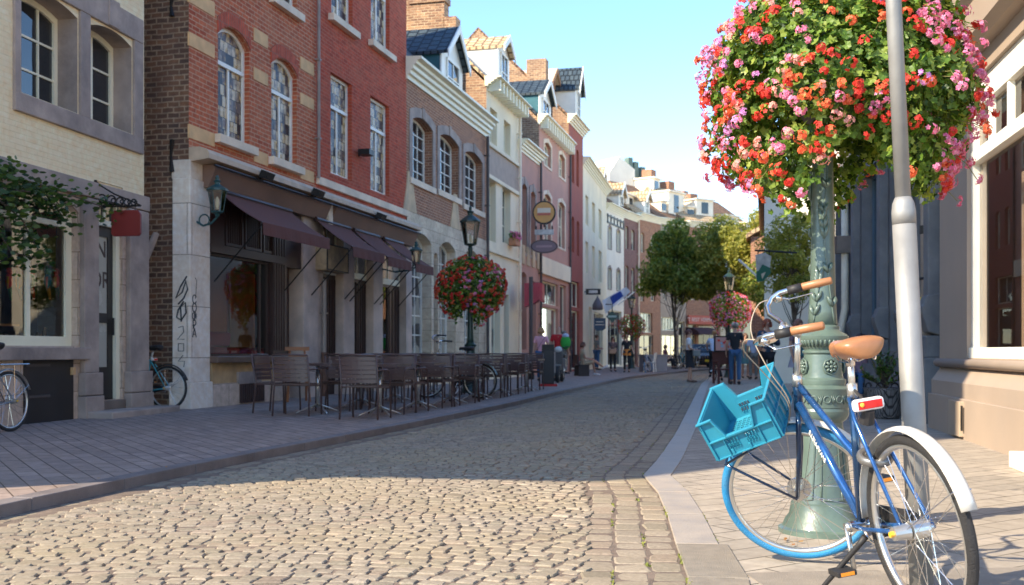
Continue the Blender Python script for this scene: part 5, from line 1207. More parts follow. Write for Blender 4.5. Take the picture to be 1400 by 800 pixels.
def bicycle(label, M, steer, wb=1.0145, st='ladies', det=True, fc=None, fd=None, tf=tyre_b, tr=tyre_k, grip=leather, saddle_m=leather, mg=silver_m, group=None, carrier=False, light=True, crate=False):
    T = thing('bicycle', label, 'bicycle', (0, 0, 0), 0, group); T.matrix_world = M
    fc, fd = fc or blue_f, fd or blue_d; n = 14 if det else 8
    rh = Vector((0, 0, RW)); fh = Vector((wb, 0, RW)); bb = Vector((.44, 0, .29)); sc_ = Vector((.352, 0, .83)) if st == 'ladies' else Vector((.3, 0, .8)); hb_, ht_ = Vector((.872, 0, .75)), Vector((.845, 0, .868))
    rk = R(70); ax0 = Vector((-math.cos(rk), 0, math.sin(rk))); g0 = Vector((math.sin(rk), 0, math.cos(rk))); l0 = Vector((0, 1, 0))
    g = g0*math.cos(steer)+l0*math.sin(steer); ll = ax0.cross(g)
    def Sx(a_, l, b_): return fh+g*a_+ll*l+ax0*b_
    sd_ = (sc_-bb).normalized(); sp = sc_+sd_*.12
    # frame
    MB().tube([bb, sc_], .017, n).build('seat_tube', fd, T, smooth=True); MB().tube([hb_-(ht_-hb_)*.15, ht_+(ht_-hb_)*.1], .021, n).build('head_tube', fd, T, smooth=True)
    ld = st == 'ladies'; d0, d1 = hb_+Vector((0, 0, .02)), bb+Vector((0, 0, .03))
    dt_ = MB().tube([d0, d1], .019 if ld else .017, n).build('down_tube', fc, T, smooth=True)
    MB().tube([ht_-Vector((0, 0, .02)), bb+(sc_-bb)*.52 if ld else sc_-Vector((0, 0, .03))], .015, n).build('top_tube', fc, T, smooth=True)
    if crate:
        o = text_obj('SWAPFIETS', .034, white_fr, dt_, 'lettering', .0006); dd = (d1-d0).normalized(); up_ = l0.cross(dd)*-1; c_ = d0.lerp(d1, .4)+l0*.0195+Vector((0, 0, 0))
        xd = dd; yd = l0.cross(xd); Mx = Matrix.Identity(4)
        for i in range(3): Mx[i][0], Mx[i][1], Mx[i][2], Mx[i][3] = -xd[i], -(-yd[i])*-1, l0[i], c_[i]
        o.matrix_local = Mx
    mb = MB()
    for s_ in (-1, 1):
        mb.tube([sc_-sd_*.02+l0*s_*.015, sc_-sd_*.02+l0*s_*.035+Vector((-.06, 0, -.08)), rh+l0*s_*.06], [.009, .009, .007], 8)
        mb.tube([bb+l0*s_*.03, bb+l0*s_*.05+Vector((-.12, 0, .01)), rh+l0*s_*.062], .009, 8)
    mb.build('stays', fc, T, smooth=True)
    # fork, stem and bars
    mb = MB(); hv = (ht_-hb_).normalized(); cr = hb_-hv*.03
    mb.tube([hb_, cr], .019, n); mb.box(0, 0, 0, 0, 0, 0)
    for s_ in (-1, 1): mb.tube([cr+ll*s_*.012, cr+ll*s_*.047-hv*.03, Sx(-.005, s_*.052, .2), Sx(0, s_*.052, .0)], [.014, .013, .012, .009], 10)
    mb.build('fork', fd, T, smooth=True)
    ah = (ht_-fh).dot(ax0); oh = (ht_-fh).dot(g)
    def Hx(a_, l, b_): return Sx(oh+a_, l, b_)
    top = .79
    st_ = MB().tube([Hx(0, 0, ah-.02), Hx(0, 0, ah+.03)], .021, n).tube([Hx(0, 0, ah), Hx(0, 0, top-.02)], .0125, n).tube([Hx(-.01, 0, top-.03), Hx(.03, 0, top+.0), Hx(.06, 0, top+.005)], .016, n).tube([Hx(.06, -.03, top+.005), Hx(.06, .03, top+.005)], .019, n).build('stem', alu, T, smooth=True)
    hp = [(.06, 0, top), (.06, .05, top), (.09, .12, top-.005), (.135, .18, top+.0), (.15, .225, top+.022), (.135, .258, top+.05), (.1, .272, top+.072), (.04, .28, top+.09), (-.11, .285, top+.125)]
    pts_ = [Hx(*p) for p in [(a_, -l, b_) for a_, l, b_ in hp[::-1]]+hp[1:]]
    MB().tube(pts_, .0115, 12).build('handlebar', chrome, T, smooth=True)
    for s_ in (-1, 1):
        q0, q1 = Hx(.005, .281*s_, top+.098), Hx(-.125, .287*s_, top+.13)
        MB().tube([q0, q0.lerp(q1, .03), q0.lerp(q1, .5), q0.lerp(q1, .96), q1], [.014, .0175, .018, .017, .01], 14).build('grip', grip, T, smooth=True)
        MB().tube([Hx(.065, .277*s_, top+.08), q0], [.02, .02], 12).build('shifter', rubber, T, smooth=True)
        mb = MB(); mb.tube([Hx(.12, .262*s_, top+.05), Hx(.1, .28*s_, top+.045)], .02, 8); mb.tube([Hx(.11, .285*s_, top+.045), Hx(.06, .31*s_, top+.03), Hx(-.04, .315*s_, top+.06)], [.008, .007, .006], 8, flat=.5)
        mb.build('brake_lever', chrome, T, smooth=True)
        if det: MB().tube(smooth_pts([Hx(.12, .26*s_, top+.045), Hx(.19, .22*s_, top+.03), Hx(.21, .12*s_, top-.06), Hx(.13, .04*s_, top-.2), Hx(.04, .02*s_, top-.33), Hx(.03, .02*s_, top-.42)]), .0028, 6).build('cable', plain('cable_beige', (.35, .28, .2, 1), .4), T, smooth=True)
    # wheels
    wheel(T, rh, (1, 0, 0), (0, 0, 1), tr, 'rear_wheel', .034, det=det)
    wheel(T, fh, g, ax0, tf, 'front_wheel', .028, disc=det, det=det)
    # mudguards
    def guard(c, a_, b_, t0, t1, r_, w_, nm, mat):
        mb = MB(); N = 24; v = []; nn = a_.cross(b_)
        for i in range(N+1):
            t = t0+(t1-t0)*i/N; rd = a_*math.cos(t)+b_*math.sin(t)
            for q in (-1, -.75, -.35, 0, .35, .75, 1): v.append(c+rd*(r_+.012*(1-q*q))+nn*w_*q)
        mb.add(v, [(i*7+j, i*7+j+1, (i+1)*7+j+1, (i+1)*7+j) for i in range(N) for j in range(6)])
        o = mb.build(nm, mat, T, smooth=True); s_ = o.modifiers.new('s', 'SOLIDIFY'); s_.thickness = .0015; return o
    guard(rh, Vector((1, 0, 0)), Vector((0, 0, 1)), R(-2), R(161), RW+.018, .03, 'rear_mudguard', mg)
    guard(fh, g, ax0, R(35), R(150), RW+.016, .027, 'front_mudguard', mg)
    mb = MB()
    for s_ in (-1, 1):
        mb.tube([rh+l0*s_*.058, Vector((math.cos(R(150))*(RW+.02), s_*.032, RW+math.sin(R(150))*(RW+.02)))], .0025, 5)
    mb.build('mudguard_stay', chrome, T)
    # saddle
    MB().tube([sc_-sd_*.02, sc_+sd_*.035], .02, n).build('seat_clamp', alu, T, smooth=True)
    MB().tube([sc_, sp], .0135, n).build('seat_post', alu, T, smooth=True)
    v = []; K = 16; sx0 = sp.x
    prof = [(-.14, .04, .0), (-.13, .08, .012), (-.08, .1, .018), (-.03, .094, .012), (.02, .06, .004), (.07, .034, .002), (.12, .026, .002), (.15, .02, -.004), (.16, .008, -.012)]
    for (x, w, z) in prof:
        for k in range(K):
            t = 2*math.pi*k/K; cz = math.sin(t); v.append((sx0-.02+x, w*math.cos(t)*(1 if cz > -.2 else .96), sp.z+.062+z+(.026*cz if cz > 0 else .062*cz*(1 if w > .04 else .6))))
    N = len(prof); f = [(i*K+k, i*K+(k+1) % K, (i+1)*K+(k+1) % K, (i+1)*K+k) for i in range(N-1) for k in range(K)]+[tuple(range(K-1, -1, -1)), tuple((N-1)*K+k for k in range(K))]
    sdl = MB().add(v, f).build('saddle', saddle_m, T, smooth=True, fix=True); sdl.modifiers.new('s', 'SUBSURF').render_levels = 1
    mb = MB()
    for s_ in (-1, 1): mb.tube([Vector((sx0-.12, s_*.04, sp.z+.03)), Vector((sx0-.03, s_*.022, sp.z+.005)), Vector((sx0+.05, s_*.02, sp.z+.008)), Vector((sx0+.12, s_*.008, sp.z+.04))], .0035, 6)
    mb.tube([sp-sd_*.01, sp+sd_*.015], .018, 10)
    if det:
        for s_ in (-1, 1): mb.torus((sx0-.1, s_*.05, sp.z+.02), (1, 0, 0), (0, 0, 1), .012, .003, 12, 5); 
    mb.build('saddle_rails', chrome, sdl)
    # drive train
    mb = MB(); mb.tube([bb-l0*.05, bb+l0*.05], .022, 14); mb.torus(bb-l0*.045, (1, 0, 0), (0, 0, 1), .085, .006, 32, 6); 
    mb.build('bottom_bracket', chrome, T, smooth=False)
    ca = R(-100) if det else R(-60)
    for s_, an in ((1, ca), (-1, ca+math.pi)):
        q = bb+l0*s_*.062; e_ = q+Vector((math.cos(an), 0, math.sin(an)))*.165+l0*s_*.01
        cr_ = MB().tube([q-l0*s_*.02, q+l0*s_*.008], .019, 12).tube([q, q.lerp(e_, .5), e_], [.015, .011, .012], 8, flat=.6).build('crank', alu, T, smooth=True)
        MB().obox(e_+l0*s_*.05, (.045, 0, 0), (0, .04, 0), (0, 0, .011)).build('pedal', rubber, cr_, bevel=.003); [MB().obox(e_+l0*s_*.05+Vector((.046*q_, 0, 0)), (.002, 0, 0), (0, .028, 0), (0, 0, .007)).build('pedal_reflector', plain('orange_reflector', (.7, .25, .03, 1), .2), cr_) for q_ in (-1, 1)]
    mb = MB(); mb.prism([(.12, RW-.03), (.12, RW+.03), (.2, RW+.03), (.44, .36), (.53, .33), (.53, .26), (.44, .22), (.2, RW-.05)], -.075, -.058); mb.build('chain_case', rubber, T, fix=True)
    MB().tube([rh+l0*.04, rh+l0*.1], [.03, .024], 14).build('roller_brake', alu, T); MB().tube([rh+l0*.1, rh+l0*.112], .011, 8).build('axle_cap', plain('yellow_cap', (.75, .4, .03, 1), .4), T)
    # kickstand
    MB().tube([bb+Vector((-.08, .03, -.03)), bb+Vector((-.06, .05, -.06)), Vector((.5, .2, .035)), Vector((.53, .21, .02))], [.014, .012, .009, .012], 8).build('kickstand', rubber if det else alu, T, smooth=True)
    if det:
        # O-shaped frame lock
        c_ = Vector((.245, 0, .585)); MB().torus(c_, Vector((.35, 0, -.94)).cross(Vector((0, 1, 0))), Vector((0, 1, 0)), .055, .014, 24, 8, sx=1.3).build('ring_lock', plain('lock_grey', (.2, .19, .18, 1), .35, metal=.5), T, smooth=True)
    if light:
        lt_ = Vector((.24, 0, .79)); m2 = MB().obox(lt_, (.02, 0, 0), (0, .062, 0), (0, 0, .024)).build('rear_light', plain('light_clear', (.75, .7, .68, 1), .15, coat=.5), T, bevel=.014)
        MB().obox(lt_-Vector((.02, 0, 0)), (.004, 0, 0), (0, .05, 0), (0, 0, .016)).build('red_lens', red_l, m2, bevel=.008); MB().ell(lt_-Vector((.024, -.035*1, -.003)), (.004, .009, .009), 8, 6).build('amber_led', plain('amber', (.9, .5, .05, 1), .2), m2)
        MB().tube([lt_+Vector((0, 0, -.02)), lt_+Vector((.03, 0, -.07))], [.022, .03], 10).tube([lt_, sc_+sd_*.02], .006, 6).build('light_bracket', rubber, m2)
        hl = Hx(.06, 0, ah-.22); MB().tube([hl, hl+g*.03, hl+g*.06], [.018, .034, .037], 16).build('head_light', chrome, T, smooth=True)
    if carrier:
        mb = MB()
        for s_ in (-1, 1): mb.tube([rh+l0*s_*.07, Vector((-.02, s_*.07, RW+.41)), ], .005, 6); mb.tube([Vector((.2, s_*.06, RW+.42)), Vector((-.28, s_*.07, RW+.42))], .006, 6)
        for x in (-.25, -.1, .05): mb.tube([Vector((x, -.07, RW+.42)), Vector((x, .07, RW+.42))], .004, 5)
        mb.build('rear_rack', chrome, T)
    if crate:
        # front carrier: struts from the hub to a small rack
        mb = MB()
        for s_ in (-1, 1): mb.tube([Sx(.0, s_*.065, .0), Sx(.31, s_*.11, .175)], .0062, 8)
        mb.tube([Sx(.31, -.11, .175), Sx(.31, .11, .175)], .006, 8)
        for s_ in (-1, 1): mb.tube([Sx(.31, s_*.11, .175), Sx(.05, s_*.11, .36)], .006, 8)
        mb.tube([Sx(.05, -.11, .36), Sx(.05, .11, .36)], .006, 8)
        mb.build('front_carrier', blue_d, T, smooth=True)
    return T, Sx, g, ax0, ll
M0 = frame_xf(Vector((1.5158, 3.8264, .0)), 1.7311, .1553)
BK, Sx, g_, ax_, ll_ = bicycle('blue step-through bicycle with one blue tyre and tan saddle leaning on the lamp post', M0, 1.0424, crate=True)
# the plastic crate on its front carrier
cm = plain('turquoise_plastic', (.02, .22, .32, 1), .42, var=.06, sc=3, coat=.1, dirt=((.08, .36, .42, 1), .3)); cm2 = cm
a_, b_, th, L, W_, H_ = .19, .305, .463, .3, .385, .19
fhl = Vector((1.0145, 0, RW)); cc = fhl+g_*a_+ax_*b_
e1 = g_*math.cos(th)-ax_*math.sin(th); e3 = ax_*math.cos(th)+g_*math.sin(th); e2 = ll_
MC = Matrix.Identity(4)
for i in range(3): MC[i][0], MC[i][1], MC[i][2], MC[i][3] = e1[i], e2[i], e3[i], cc[i]
CR = thing('crate', 'turquoise plastic crate with cut out sides on the front of the blue bicycle', 'crate'); CR.matrix_world = M0 @ MC
def crate_wall(w, h, lo, slots):
    """outline of a side: high corners, low middle; (x,z)"""
    c = w*.2; s_ = w*.3
    return [(-w/2, 0), (w/2, 0), (w/2, h), (w/2-c, h), (w/2-s_, lo), (-w/2+s_, lo), (-w/2+c, h), (-w/2, h)]
t_ = .006
def xz(mb, poly, y0, y1): mb.prism(poly, y0, y1)
hl, wl = L/2, W_/2
for sgn in (-1, 1):          # sides at y=+-wl (the wide faces seen), outline along x
    mb = MB(); y = sgn*wl
    H_54 = H_*(.5 if sgn > 0 else .56)
    # lower panel with slots
    nx = 12; x0s = -L*.26; cell = .0088
    holes = []
    for gx in (-.055, .03):
        for row in (0, 1):
            for k in range(4): holes.append((gx+k*.0135-.006, gx+k*.0135+.002, .032+row*.026, .032+row*.026+.02, 0, t_))
    mbw = MB(); wallfront(mbw, -L/2+.07, L/2-.07, .0, .1, holes, y=y-(t_/2)); wallfront(mbw, -L/2+.07, L/2-.07, .0, .1, [h for h in holes], y=y+(t_/2))
    mbw.prism([(-L/2, 0), (-L/2+.07, 0), (-L/2+.07, .1), (-L/2+.085, H_54), (-L/2+.055, H_), (-L/2, H_)], y-t_/2, y+t_/2); mbw.prism([(L/2, 0), (L/2-.07, 0), (L/2-.07, .1), (L/2-.085, H_54), (L/2-.055, H_), (L/2, H_)], y-t_/2, y+t_/2)
    mbw.prism([(-L/2+.07, .1), (L/2-.07, .1), (L/2-.085, H_54), (-L/2+.085, H_54)], y-t_/2, y+t_/2)
    # rim lip following the cut-out, mid flange and ribs, all standing out
    oy0, oy1 = (y, y+sgn*.016)
    rim = [(-L/2-.012, H_), (-L/2+.055, H_), (-L/2+.085, H_54), (L/2-.085, H_54), (L/2-.055, H_), (L/2+.012, H_)]
    for p, q in zip(rim[:-1], rim[1:]):
        d = Vector((q[0]-p[0], 0, q[1]-p[1])).normalized(); mbw.obox(((p[0]+q[0])/2, (oy0+oy1)/2, (p[1]+q[1])/2), d*(math.dist(p, q)/2+.002), (0, .009, 0), Vector((-d.z, 0, d.x))*.0035)
    mbw.box(-L/2, L/2, oy0, oy1, .088, .094); mbw.box(-L/2, L/2, oy0, oy1-sgn*.006, .0, .006)
    for x in (-L/2, -L/2+.068, L/2-.068, L/2-.004): mbw.box(x, x+.004, oy0, oy1-sgn*.002, 0, H_54 if abs(x) < L/2-.01 else H_)
    for x in (-.012, .07-L/2+.15): mbw.box(x-.006, x+.006, oy0, oy1-sgn*.004, 0, .03)
    mbw.build('long_side', cm, CR, bevel=.0012)
for sgn in (-1, 1):          # ends
    mb = MB(); x = sgn*hl
    mb.box(x-t_/2, x+t_/2, -wl, wl, 0, H_*.97); ox = (x, x+sgn*.014)
    mb.box(ox[0], ox[1], -wl-.012, wl+.012, H_-.006, H_); mb.box(ox[0], ox[1], -wl, wl, .088, .094); mb.box(ox[0], ox[1], -wl, wl, 0, .006)
    for y in np.linspace(-wl, wl, 6): mb.box(ox[0], ox[1]-sgn*.002, y-.002, y+.002, 0, H_)
    mb.build('short_side', cm, CR, bevel=.0012)
mb = MB(); fl = []
nx, ny = 11, 14
for i in range(nx):
    for j in range(ny):
        x = -hl+.025+(L-.05)*(i+.5)/nx; y = -wl+.03+(W_-.06)*(j+.5)/ny
        fl.append((x-.009, x+.009, y-.0075+(.004 if i % 2 else -.004), y+.0075+(.004 if i % 2 else -.004), 0, .005))
mbf = MB(); wallfront(mbf, -hl, hl, -wl, wl, fl); mbf.v = [(p[0], p[2], .008-p[1]) for p in mbf.v]; mbf.build('floor', cm, CR)
# ------------------------------------------------------------------ cafe furniture
ch_m = plain('brown_slats', (.12, .068, .058, 1), .38, var=.12, sc=3); ch_f = plain('brown_frame', (.1, .058, .05, 1), .35, var=.12)
def make_chair():
    T = thing('cafe_chair', 'brown slatted armchair', 'chair', (0, 0, 0), 0, 'brown slatted cafe chairs on the left pavement')
    mb = MB(); w = .26
    for i in range(6): y = -.2+i*.075; mb.box(-w+.02, w-.02, y-.033, y+.033, .435-.008*math.sin(i), .45-.008*math.sin(i))
    mb.build('seat', ch_m, T)
    mb = MB()           # slatted back, slightly curved
    for i in range(6):
        z = .49+i*.06; pts = []
        for k in range(7):
            t = -1+k/3; pts.append((t*(w-.015), -.235-.05*(z-.45)*2-.03*(1-t*t)))
        v = [(p[0], p[1]-.006, z) for p in pts]+[(p[0], p[1]-.006, z+.052) for p in pts]+[(p[0], p[1]+.006, z) for p in pts]+[(p[0], p[1]+.006, z+.052) for p in pts]
        f = []
        for k in range(6): f += [(k, k+1, 7+k+1, 7+k), (14+k, 21+k, 21+k+1, 14+k+1), (7+k, 7+k+1, 21+k+1, 21+k), (k, 14+k, 14+k+1, k+1)]
        mb.add(v, f)
    mb.build('backrest', ch_m, T)
    for s_ in (-1, 1):
        MB().tube([(s_*(w+.01), -.27, 0), (s_*w, -.225, .45), (s_*(w-.0), -.3, .86)], .0135, 8).build('back_leg', ch_f, T, smooth=True)
        MB().tube([(s_*(w+.015), .24, 0), (s_*(w+.01), .22, .58), (s_*(w+.008), .19, .645), (s_*(w+.005), .12, .665), (s_*w, -.25, .655)], .0135, 8).build('front_leg', ch_f, T, smooth=True)
        MB().box(s_*w-.012, s_*w+.012, -.23, .22, .42, .44).build('side_rail', ch_f, T)
    MB().tube([(-w, -.3, .862), (0, -.325, .87), (w, -.3, .862)], .014, 8).build('top_rail', ch_f, T, smooth=True)
    MB().box(-w, w, .19, .215, .41, .435).build('front_rail', ch_f, T)
    return T
def make_table():
    T = thing('cafe_table', 'brown slatted table', 'table', (0, 0, 0), 0, 'brown slatted cafe tables on the left pavement')
    mb = MB()
    for i in range(9): y = -.31+i*.0775; mb.box(-.35, .35, y-.035, y+.035, .715, .738)
    mb.build('tabletop', ch_m, T); MB().ringp(outline(-.36, .36, -.36, .36), outline(-.345, .345, -.345, .345), .705, .74)
    r_ = MB().ringp(outline(-.36, .36, -.36, .36), outline(-.345, .345, -.345, .345), -.74, -.705); r_.v = [(p[0], p[2], -p[1]) for p in r_.v]; r_.build('rim', ch_f, T)
    MB().tube([(0, 0, .08), (0, 0, .71)], .026, 12).build('column', alu, T, smooth=True)
    for k in range(4):
        a_ = k*math.pi/2+math.pi/4; d = Vector((math.cos(a_), math.sin(a_), 0)); MB().tube([d*.02+Vector((0, 0, .13)), d*.3+Vector((0, 0, .03)), d*.34+Vector((0, 0, .008))], [.02, .013, .012], 8, flat=.7).build('foot', alu, T, smooth=True)
    return T
chair0, table0 = make_chair(), make_table(); used = [False, False]
UA = math.atan2(1, .238)        # direction of the street
def kpt(Y, off): return Vector((interp(KL, Y)-off, Y, .07))
tabs = []
row1 = [(15.05, .9), (16.75, .92), (18.4, .9), (20.4, .92), (22.3, .88), (24.9, .85)]; row2 = [(15.8, 2.1), (17.6, 2.15), (19.4, 2.2), (21.6, 2.1)]
nm1 = [q+' kerb side table' for q in ('nearest', 'second', 'third', 'fourth', 'fifth', 'farthest')]
nm2 = [q+' house side table' for q in ('nearest', 'second', 'third', 'farthest')]
def place(kind, proto, pos, rz, lab):
    global used
    o = proto if not used[kind] else copy_tree(proto); used[kind] = True; o.location = pos; o.rotation_euler = (0, 0, rz); o['label'] = lab; return o
n_ = 0
for row, nms, side in ((row1, nm1, 'kerb side'), (row2, nm2, 'house side')):
    for i, (Y, off) in enumerate(row):
        p = kpt(Y, off); rz = UA-math.pi/2
        place(1, table0, p, rz+random.uniform(-.05, .05), 'square slatted brown cafe table with silver foot, the '+nms[i])
        u = Vector((math.cos(UA), math.sin(UA), 0)); v = Vector((-u.y, u.x, 0))
        spots = [(-.62, 0, 0, 'near'), (.66, 0, math.pi, 'far')]
        if (row is row2) and i in (0, 2): spots.append((0, .62, -math.pi/2, 'house'))
        if (row is row1) and i in (1, 4): spots.append((.05, .62, -math.pi/2, 'inner'))
        for (a_, b_, r2, w_) in spots:
            q = p+u*(a_+random.uniform(-.04, .04))+v*(b_+random.uniform(-.06, .06))
            d_ = {'near': 'back to the camera, at the ', 'far': 'facing the camera, at the ', 'house': 'side on, at the ', 'inner': 'side on, at the '}[w_]
            place(0, chair0, q, rz+r2+random.uniform(-.12, .12), 'brown slatted armchair, '+d_+nms[i])
# wooden bar chair in the doorway
wood_o = plain('orange_wood', (.3, .11, .04, 1), .45, var=.2)
p = ground(407, 549, .07); T = thing('wooden_stool', 'orange brown wooden folding stool chair in front of the orange cafe doorway', 'stool', tuple(p), .3)
for s_ in (-1, 1):
    MB().tube([(s_*.2, -.22, 0), (s_*.13, .12, .98)], .022, 6).build('leg', wood_o, T); MB().tube([(s_*.18, .25, 0), (s_*.14, -.1, .62)], .022, 6).build('leg', wood_o, T)
MB().box(-.2, .2, -.16, .12, .6, .63).build('seat', wood_o, T); MB().box(-.22, .22, .08, .14, .93, 1.0).build('top_rail', wood_o, T); MB().box(-.14, .14, .05, .08, .78, .84).build('back_slat', wood_o, T)
# cushions in the cafe window
cush = plain('pink_cushion', (.62, .07, .1, 1), .85, var=.12)
for i, (px0, px1, py, h) in enumerate(((285, 303, 483, .13), (304, 320, 486, .1), (321, 345, 486, .1), (346, 368, 487, .1))):
    x0, x1 = FR.X(px0, .25), FR.X(px1, .25); c = FR.o+FR.x*(x0+x1)/2+FR.y*.32+Vector((0, 0, zs0+.02+h*.5))
    o = MB().obox((0, 0, 0), ((x1-x0)/2, 0, 0), (0, .2, 0), (0, 0, h*.6)).build('cushion', cush, None, bevel=.05, smooth=True); o.location = c; o.rotation_euler = (random.uniform(-.1, .3), 0, FR.a); o.modifiers['b'].segments = 4
    tag(o, ['plump pink cushion at the left end of the cafe window ledge', 'small pink cushion second from left in the cafe window', 'long pink cushion third from left in the cafe window', 'pink cushion at the right end of the cafe window ledge'][i], 'cushion', 'pink cushions in the cafe window')
x0 = FR.X(300, .4); c = FR.o+FR.x*x0+FR.y*.45+Vector((0, 0, zs0+.3)); o = MB().obox((0, 0, 0), (.36, 0, 0), (0, .09, 0), (0, 0, .12)).build('cushion', cush, None, bevel=.05, smooth=True); o.location = c; o.rotation_euler = (.1, 0, FR.a); o.modifiers['b'].segments = 4
tag(o, 'tall pink bolster standing behind the window cushions of the cafe', 'cushion', 'pink cushions in the cafe window')
# lit bulbs deep inside the cafe
glow = emis('warm_bulb', (1, .5, .18, 1), 6)
for i, (px_, py_) in enumerate(((340, 438), (353, 438), (484, 420))):
    x, z = FR.px(px_, py_, 2.6); c = FR.o+FR.x*x+FR.y*2.6+Vector((0, 0, z)); T = thing('wall_bulb', ['left of two warm glowing bulbs inside the cafe window', 'right of two warm glowing bulbs inside the cafe window', 'warm glowing bulb inside the second cafe door'][i], 'lamp', tuple(c))
    MB().ell((0, 0, 0), .07, 10, 8).build('bulb', glow, T); MB().tube([(0, 0, .05), (0, 0, .25)], .012, 6).build('stem', iron, T)
# wall lanterns on brackets
def wall_lantern(lab, fac, px_, py_, out, k):
    x, z = fac.px(px_, py_, -out); T = thing('wall_lantern', lab, 'lantern', tuple(fac.o+fac.x*x-fac.y*out+Vector((0, 0, z))), fac.a, 'green wall lanterns on the cafe front')
    gm = plain('teal_metal', (.02, .07, .07, 1), .4); lantern(T, -.25*k, gm, k)
    mb = MB(); mb.tube([(0, 0, -.35*k), (0, .1, -.5*k), (0, out*.6, -.55*k), (0, out, -.4*k)], .018, 6); mb.box(-.03, .03, out-.03, out, -.6*k, -.15*k); mb.torus((0, out*.55, -.42*k), (0, 1, 0), (0, 0, 1), .09, .012, 14, 5); mb.build('bracket', gm, T)
    mb = MB(); return T
wall_lantern('teal wall lantern on a curled bracket at the red house corner pier', FR, 297, 276, .42, .68)
wall_lantern('small teal wall lantern between the last awning and the white grid window', FR, 569, 352, .9, .6)
# wrought iron sign bracket + red sign on the yellow house
pa = FY.px(128, 252); pb = FY.px(128, 290); out_ = .72
x_, zt_ = pa; zb2 = FY.px(128, 290)[1]
T = thing('sign_bracket', 'curled black wrought iron sign bracket on the yellow house', 'bracket', tuple(FY.o+FY.x*x_), FY.a)
ztop = FY.Z(128, 258); zlow = FY.Z(128, 283)
mb = MB(); mb.tube([(0, -.03, zlow-.15), (0, -.03, ztop+.12)], .022, 6); mb.tube([(0, -.03, zlow), (0, -out_, zlow+.0)], .014, 6)
for k, (y, r_) in enumerate(((-.12, .08), (-.27, .07), (-.4, .055), (-.51, .045), (-.61, .04))): mb.torus((0, y, zlow+r_+.01), (0, 1, 0), (0, 0, 1), r_, .012, 16, 5); mb.torus((0, y-.03, zlow+r_+.01), (0, 1, 0), (0, 0, 1), r_*.45, .01, 12, 5)
mb.tube([(0, -.03, ztop+.1), (0, -.14, ztop+.02), (0, -.32, zlow+.17), (0, -.55, zlow+.08), (0, -out_, zlow)], .012, 6); mb.build('scrollwork', iron, T)
T2 = thing('hanging_sign', 'small plain dark red sign board hanging from the iron bracket', 'sign', tuple(FY.o+FY.x*x_-FY.y*.5), FY.a)
redm = plain('red_sign_paint', (.2, .02, .015, 1), .5, var=.1)
mb = MB(); pr_ = [(-.19, -.36), (.19, -.36), (.22, -.32), (.22, -.06), (.18, 0), (-.18, 0), (-.22, -.06), (-.22, -.32)]; mb.prism([(p[0], p[1]+zlow-.06) for p in pr_], -.02, .02, ax='x'); mb.build('board', redm, T2, fix=True, bevel=.004)
MB().tube([(0, -.13, zlow-.08), (0, -.13, zlow)], .008, 5).build('chain', iron, T2); MB().tube([(0, .13, zlow-.08), (0, .13, zlow)], .008, 5).build('chain', iron, T2)
# graffiti on the corner pier
gr = plain('black_spray', (.03, .03, .035, 1), .6)
T = thing('graffiti', 'black spray tag and small vertical letters on the pale corner pier', 'graffiti', tuple(FR.o), FR.a)
def stroke(pts, r_, flat=True):
    P = [(FR.X(px_), -.062, FR.Z(px_, py_)) for px_, py_ in pts]; MB().tube(P, r_, 6, flat=.3).build('spray_line', gr, T)
sx_ = lambda pts: [((FR.X(px_)), py_) for px_, py_ in pts]
stroke([(262, 380), (264, 384), (263, 402), (262, 409)], .006)
for i, ch in enumerate('СОФРА'):
    o = text_obj(ch, .2, gr, T, 'letter'); o.rotation_euler = (R(90), 0, 0); x, z = FR.px(263.5, 410+i*11.5, -.062); o.location = (x+.05, -.063, z)
mb = MB()
def left_face(pts, r_):     # on the left cheek of the pier, x = -.062, y runs into the wall
    P = []
    for px_, py_ in pts: t = (258-px_)/20*.28-.06; P.append((-.063, t, FR.Z(258, py_)))
    MB().tube(P, r_, 6).build('spray_line', gr, T)
left_face([(254, 378), (246, 392), (240, 408), (248, 400), (253, 384), (255, 396), (250, 408), (243, 416)], .013)
left_face([(250, 412), (243, 424), (241, 434), (247, 438), (253, 428), (252, 414), (246, 420), (247, 440)], .014)
left_face([(243, 448), (249, 446), (250, 454), (242, 464), (251, 464)], .007); left_face([(243, 470), (250, 470), (250, 480), (243, 480), (243, 470)], .007); left_face([(249, 486), (243, 494), (251, 494), (250, 502)], .007)
# ------------------------------------------------------------------ parked bicycles
def upright(cx, cy, psi, z=.07, lean=.06): return frame_xf(Vector((cx, cy, z)), psi, lean)
pl_k = dict(det=False)
dark_f = plain('black_bike_paint', (.02, .02, .025, 1), .3, coat=.4); teal_f = plain('teal_bike_paint', (.03, .3, .35, 1), .3, coat=.4); sil_f = plain('silver_bike_paint', (.35, .36, .38, 1), .3, metal=.5); lblue = plain('light_blue_paint', (.2, .4, .5, 1), .35)
p = ground(657, 551, .07)
bicycle('dark city bicycle with light blue mudguards parked behind the cafe tables', upright(-.62, 20.6, R(168), lean=.05), .5, det=False, fc=dark_f, fd=dark_f, tf=tyre_k, grip=rubber, saddle_m=rubber, mg=lblue, st='gents', light=False, wb=1.05)
p = ground(5, 587, .07)
bicycle('silver racked bicycle cut off by the left picture edge', upright(-5.72, 12.1, R(258), lean=-.05), .1, det=False, fc=sil_f, fd=dark_f, tf=tyre_k, grip=rubber, saddle_m=rubber, mg=alu, st='gents', carrier=True, light=False)
bicycle('dark bicycle with teal frame standing in the corner behind the doorstep', upright(-5.36, 16.52, R(163), lean=.0), 0, det=False, fc=teal_f, fd=teal_f, tf=tyre_k, grip=rubber, saddle_m=rubber, mg=rubber, st='gents')
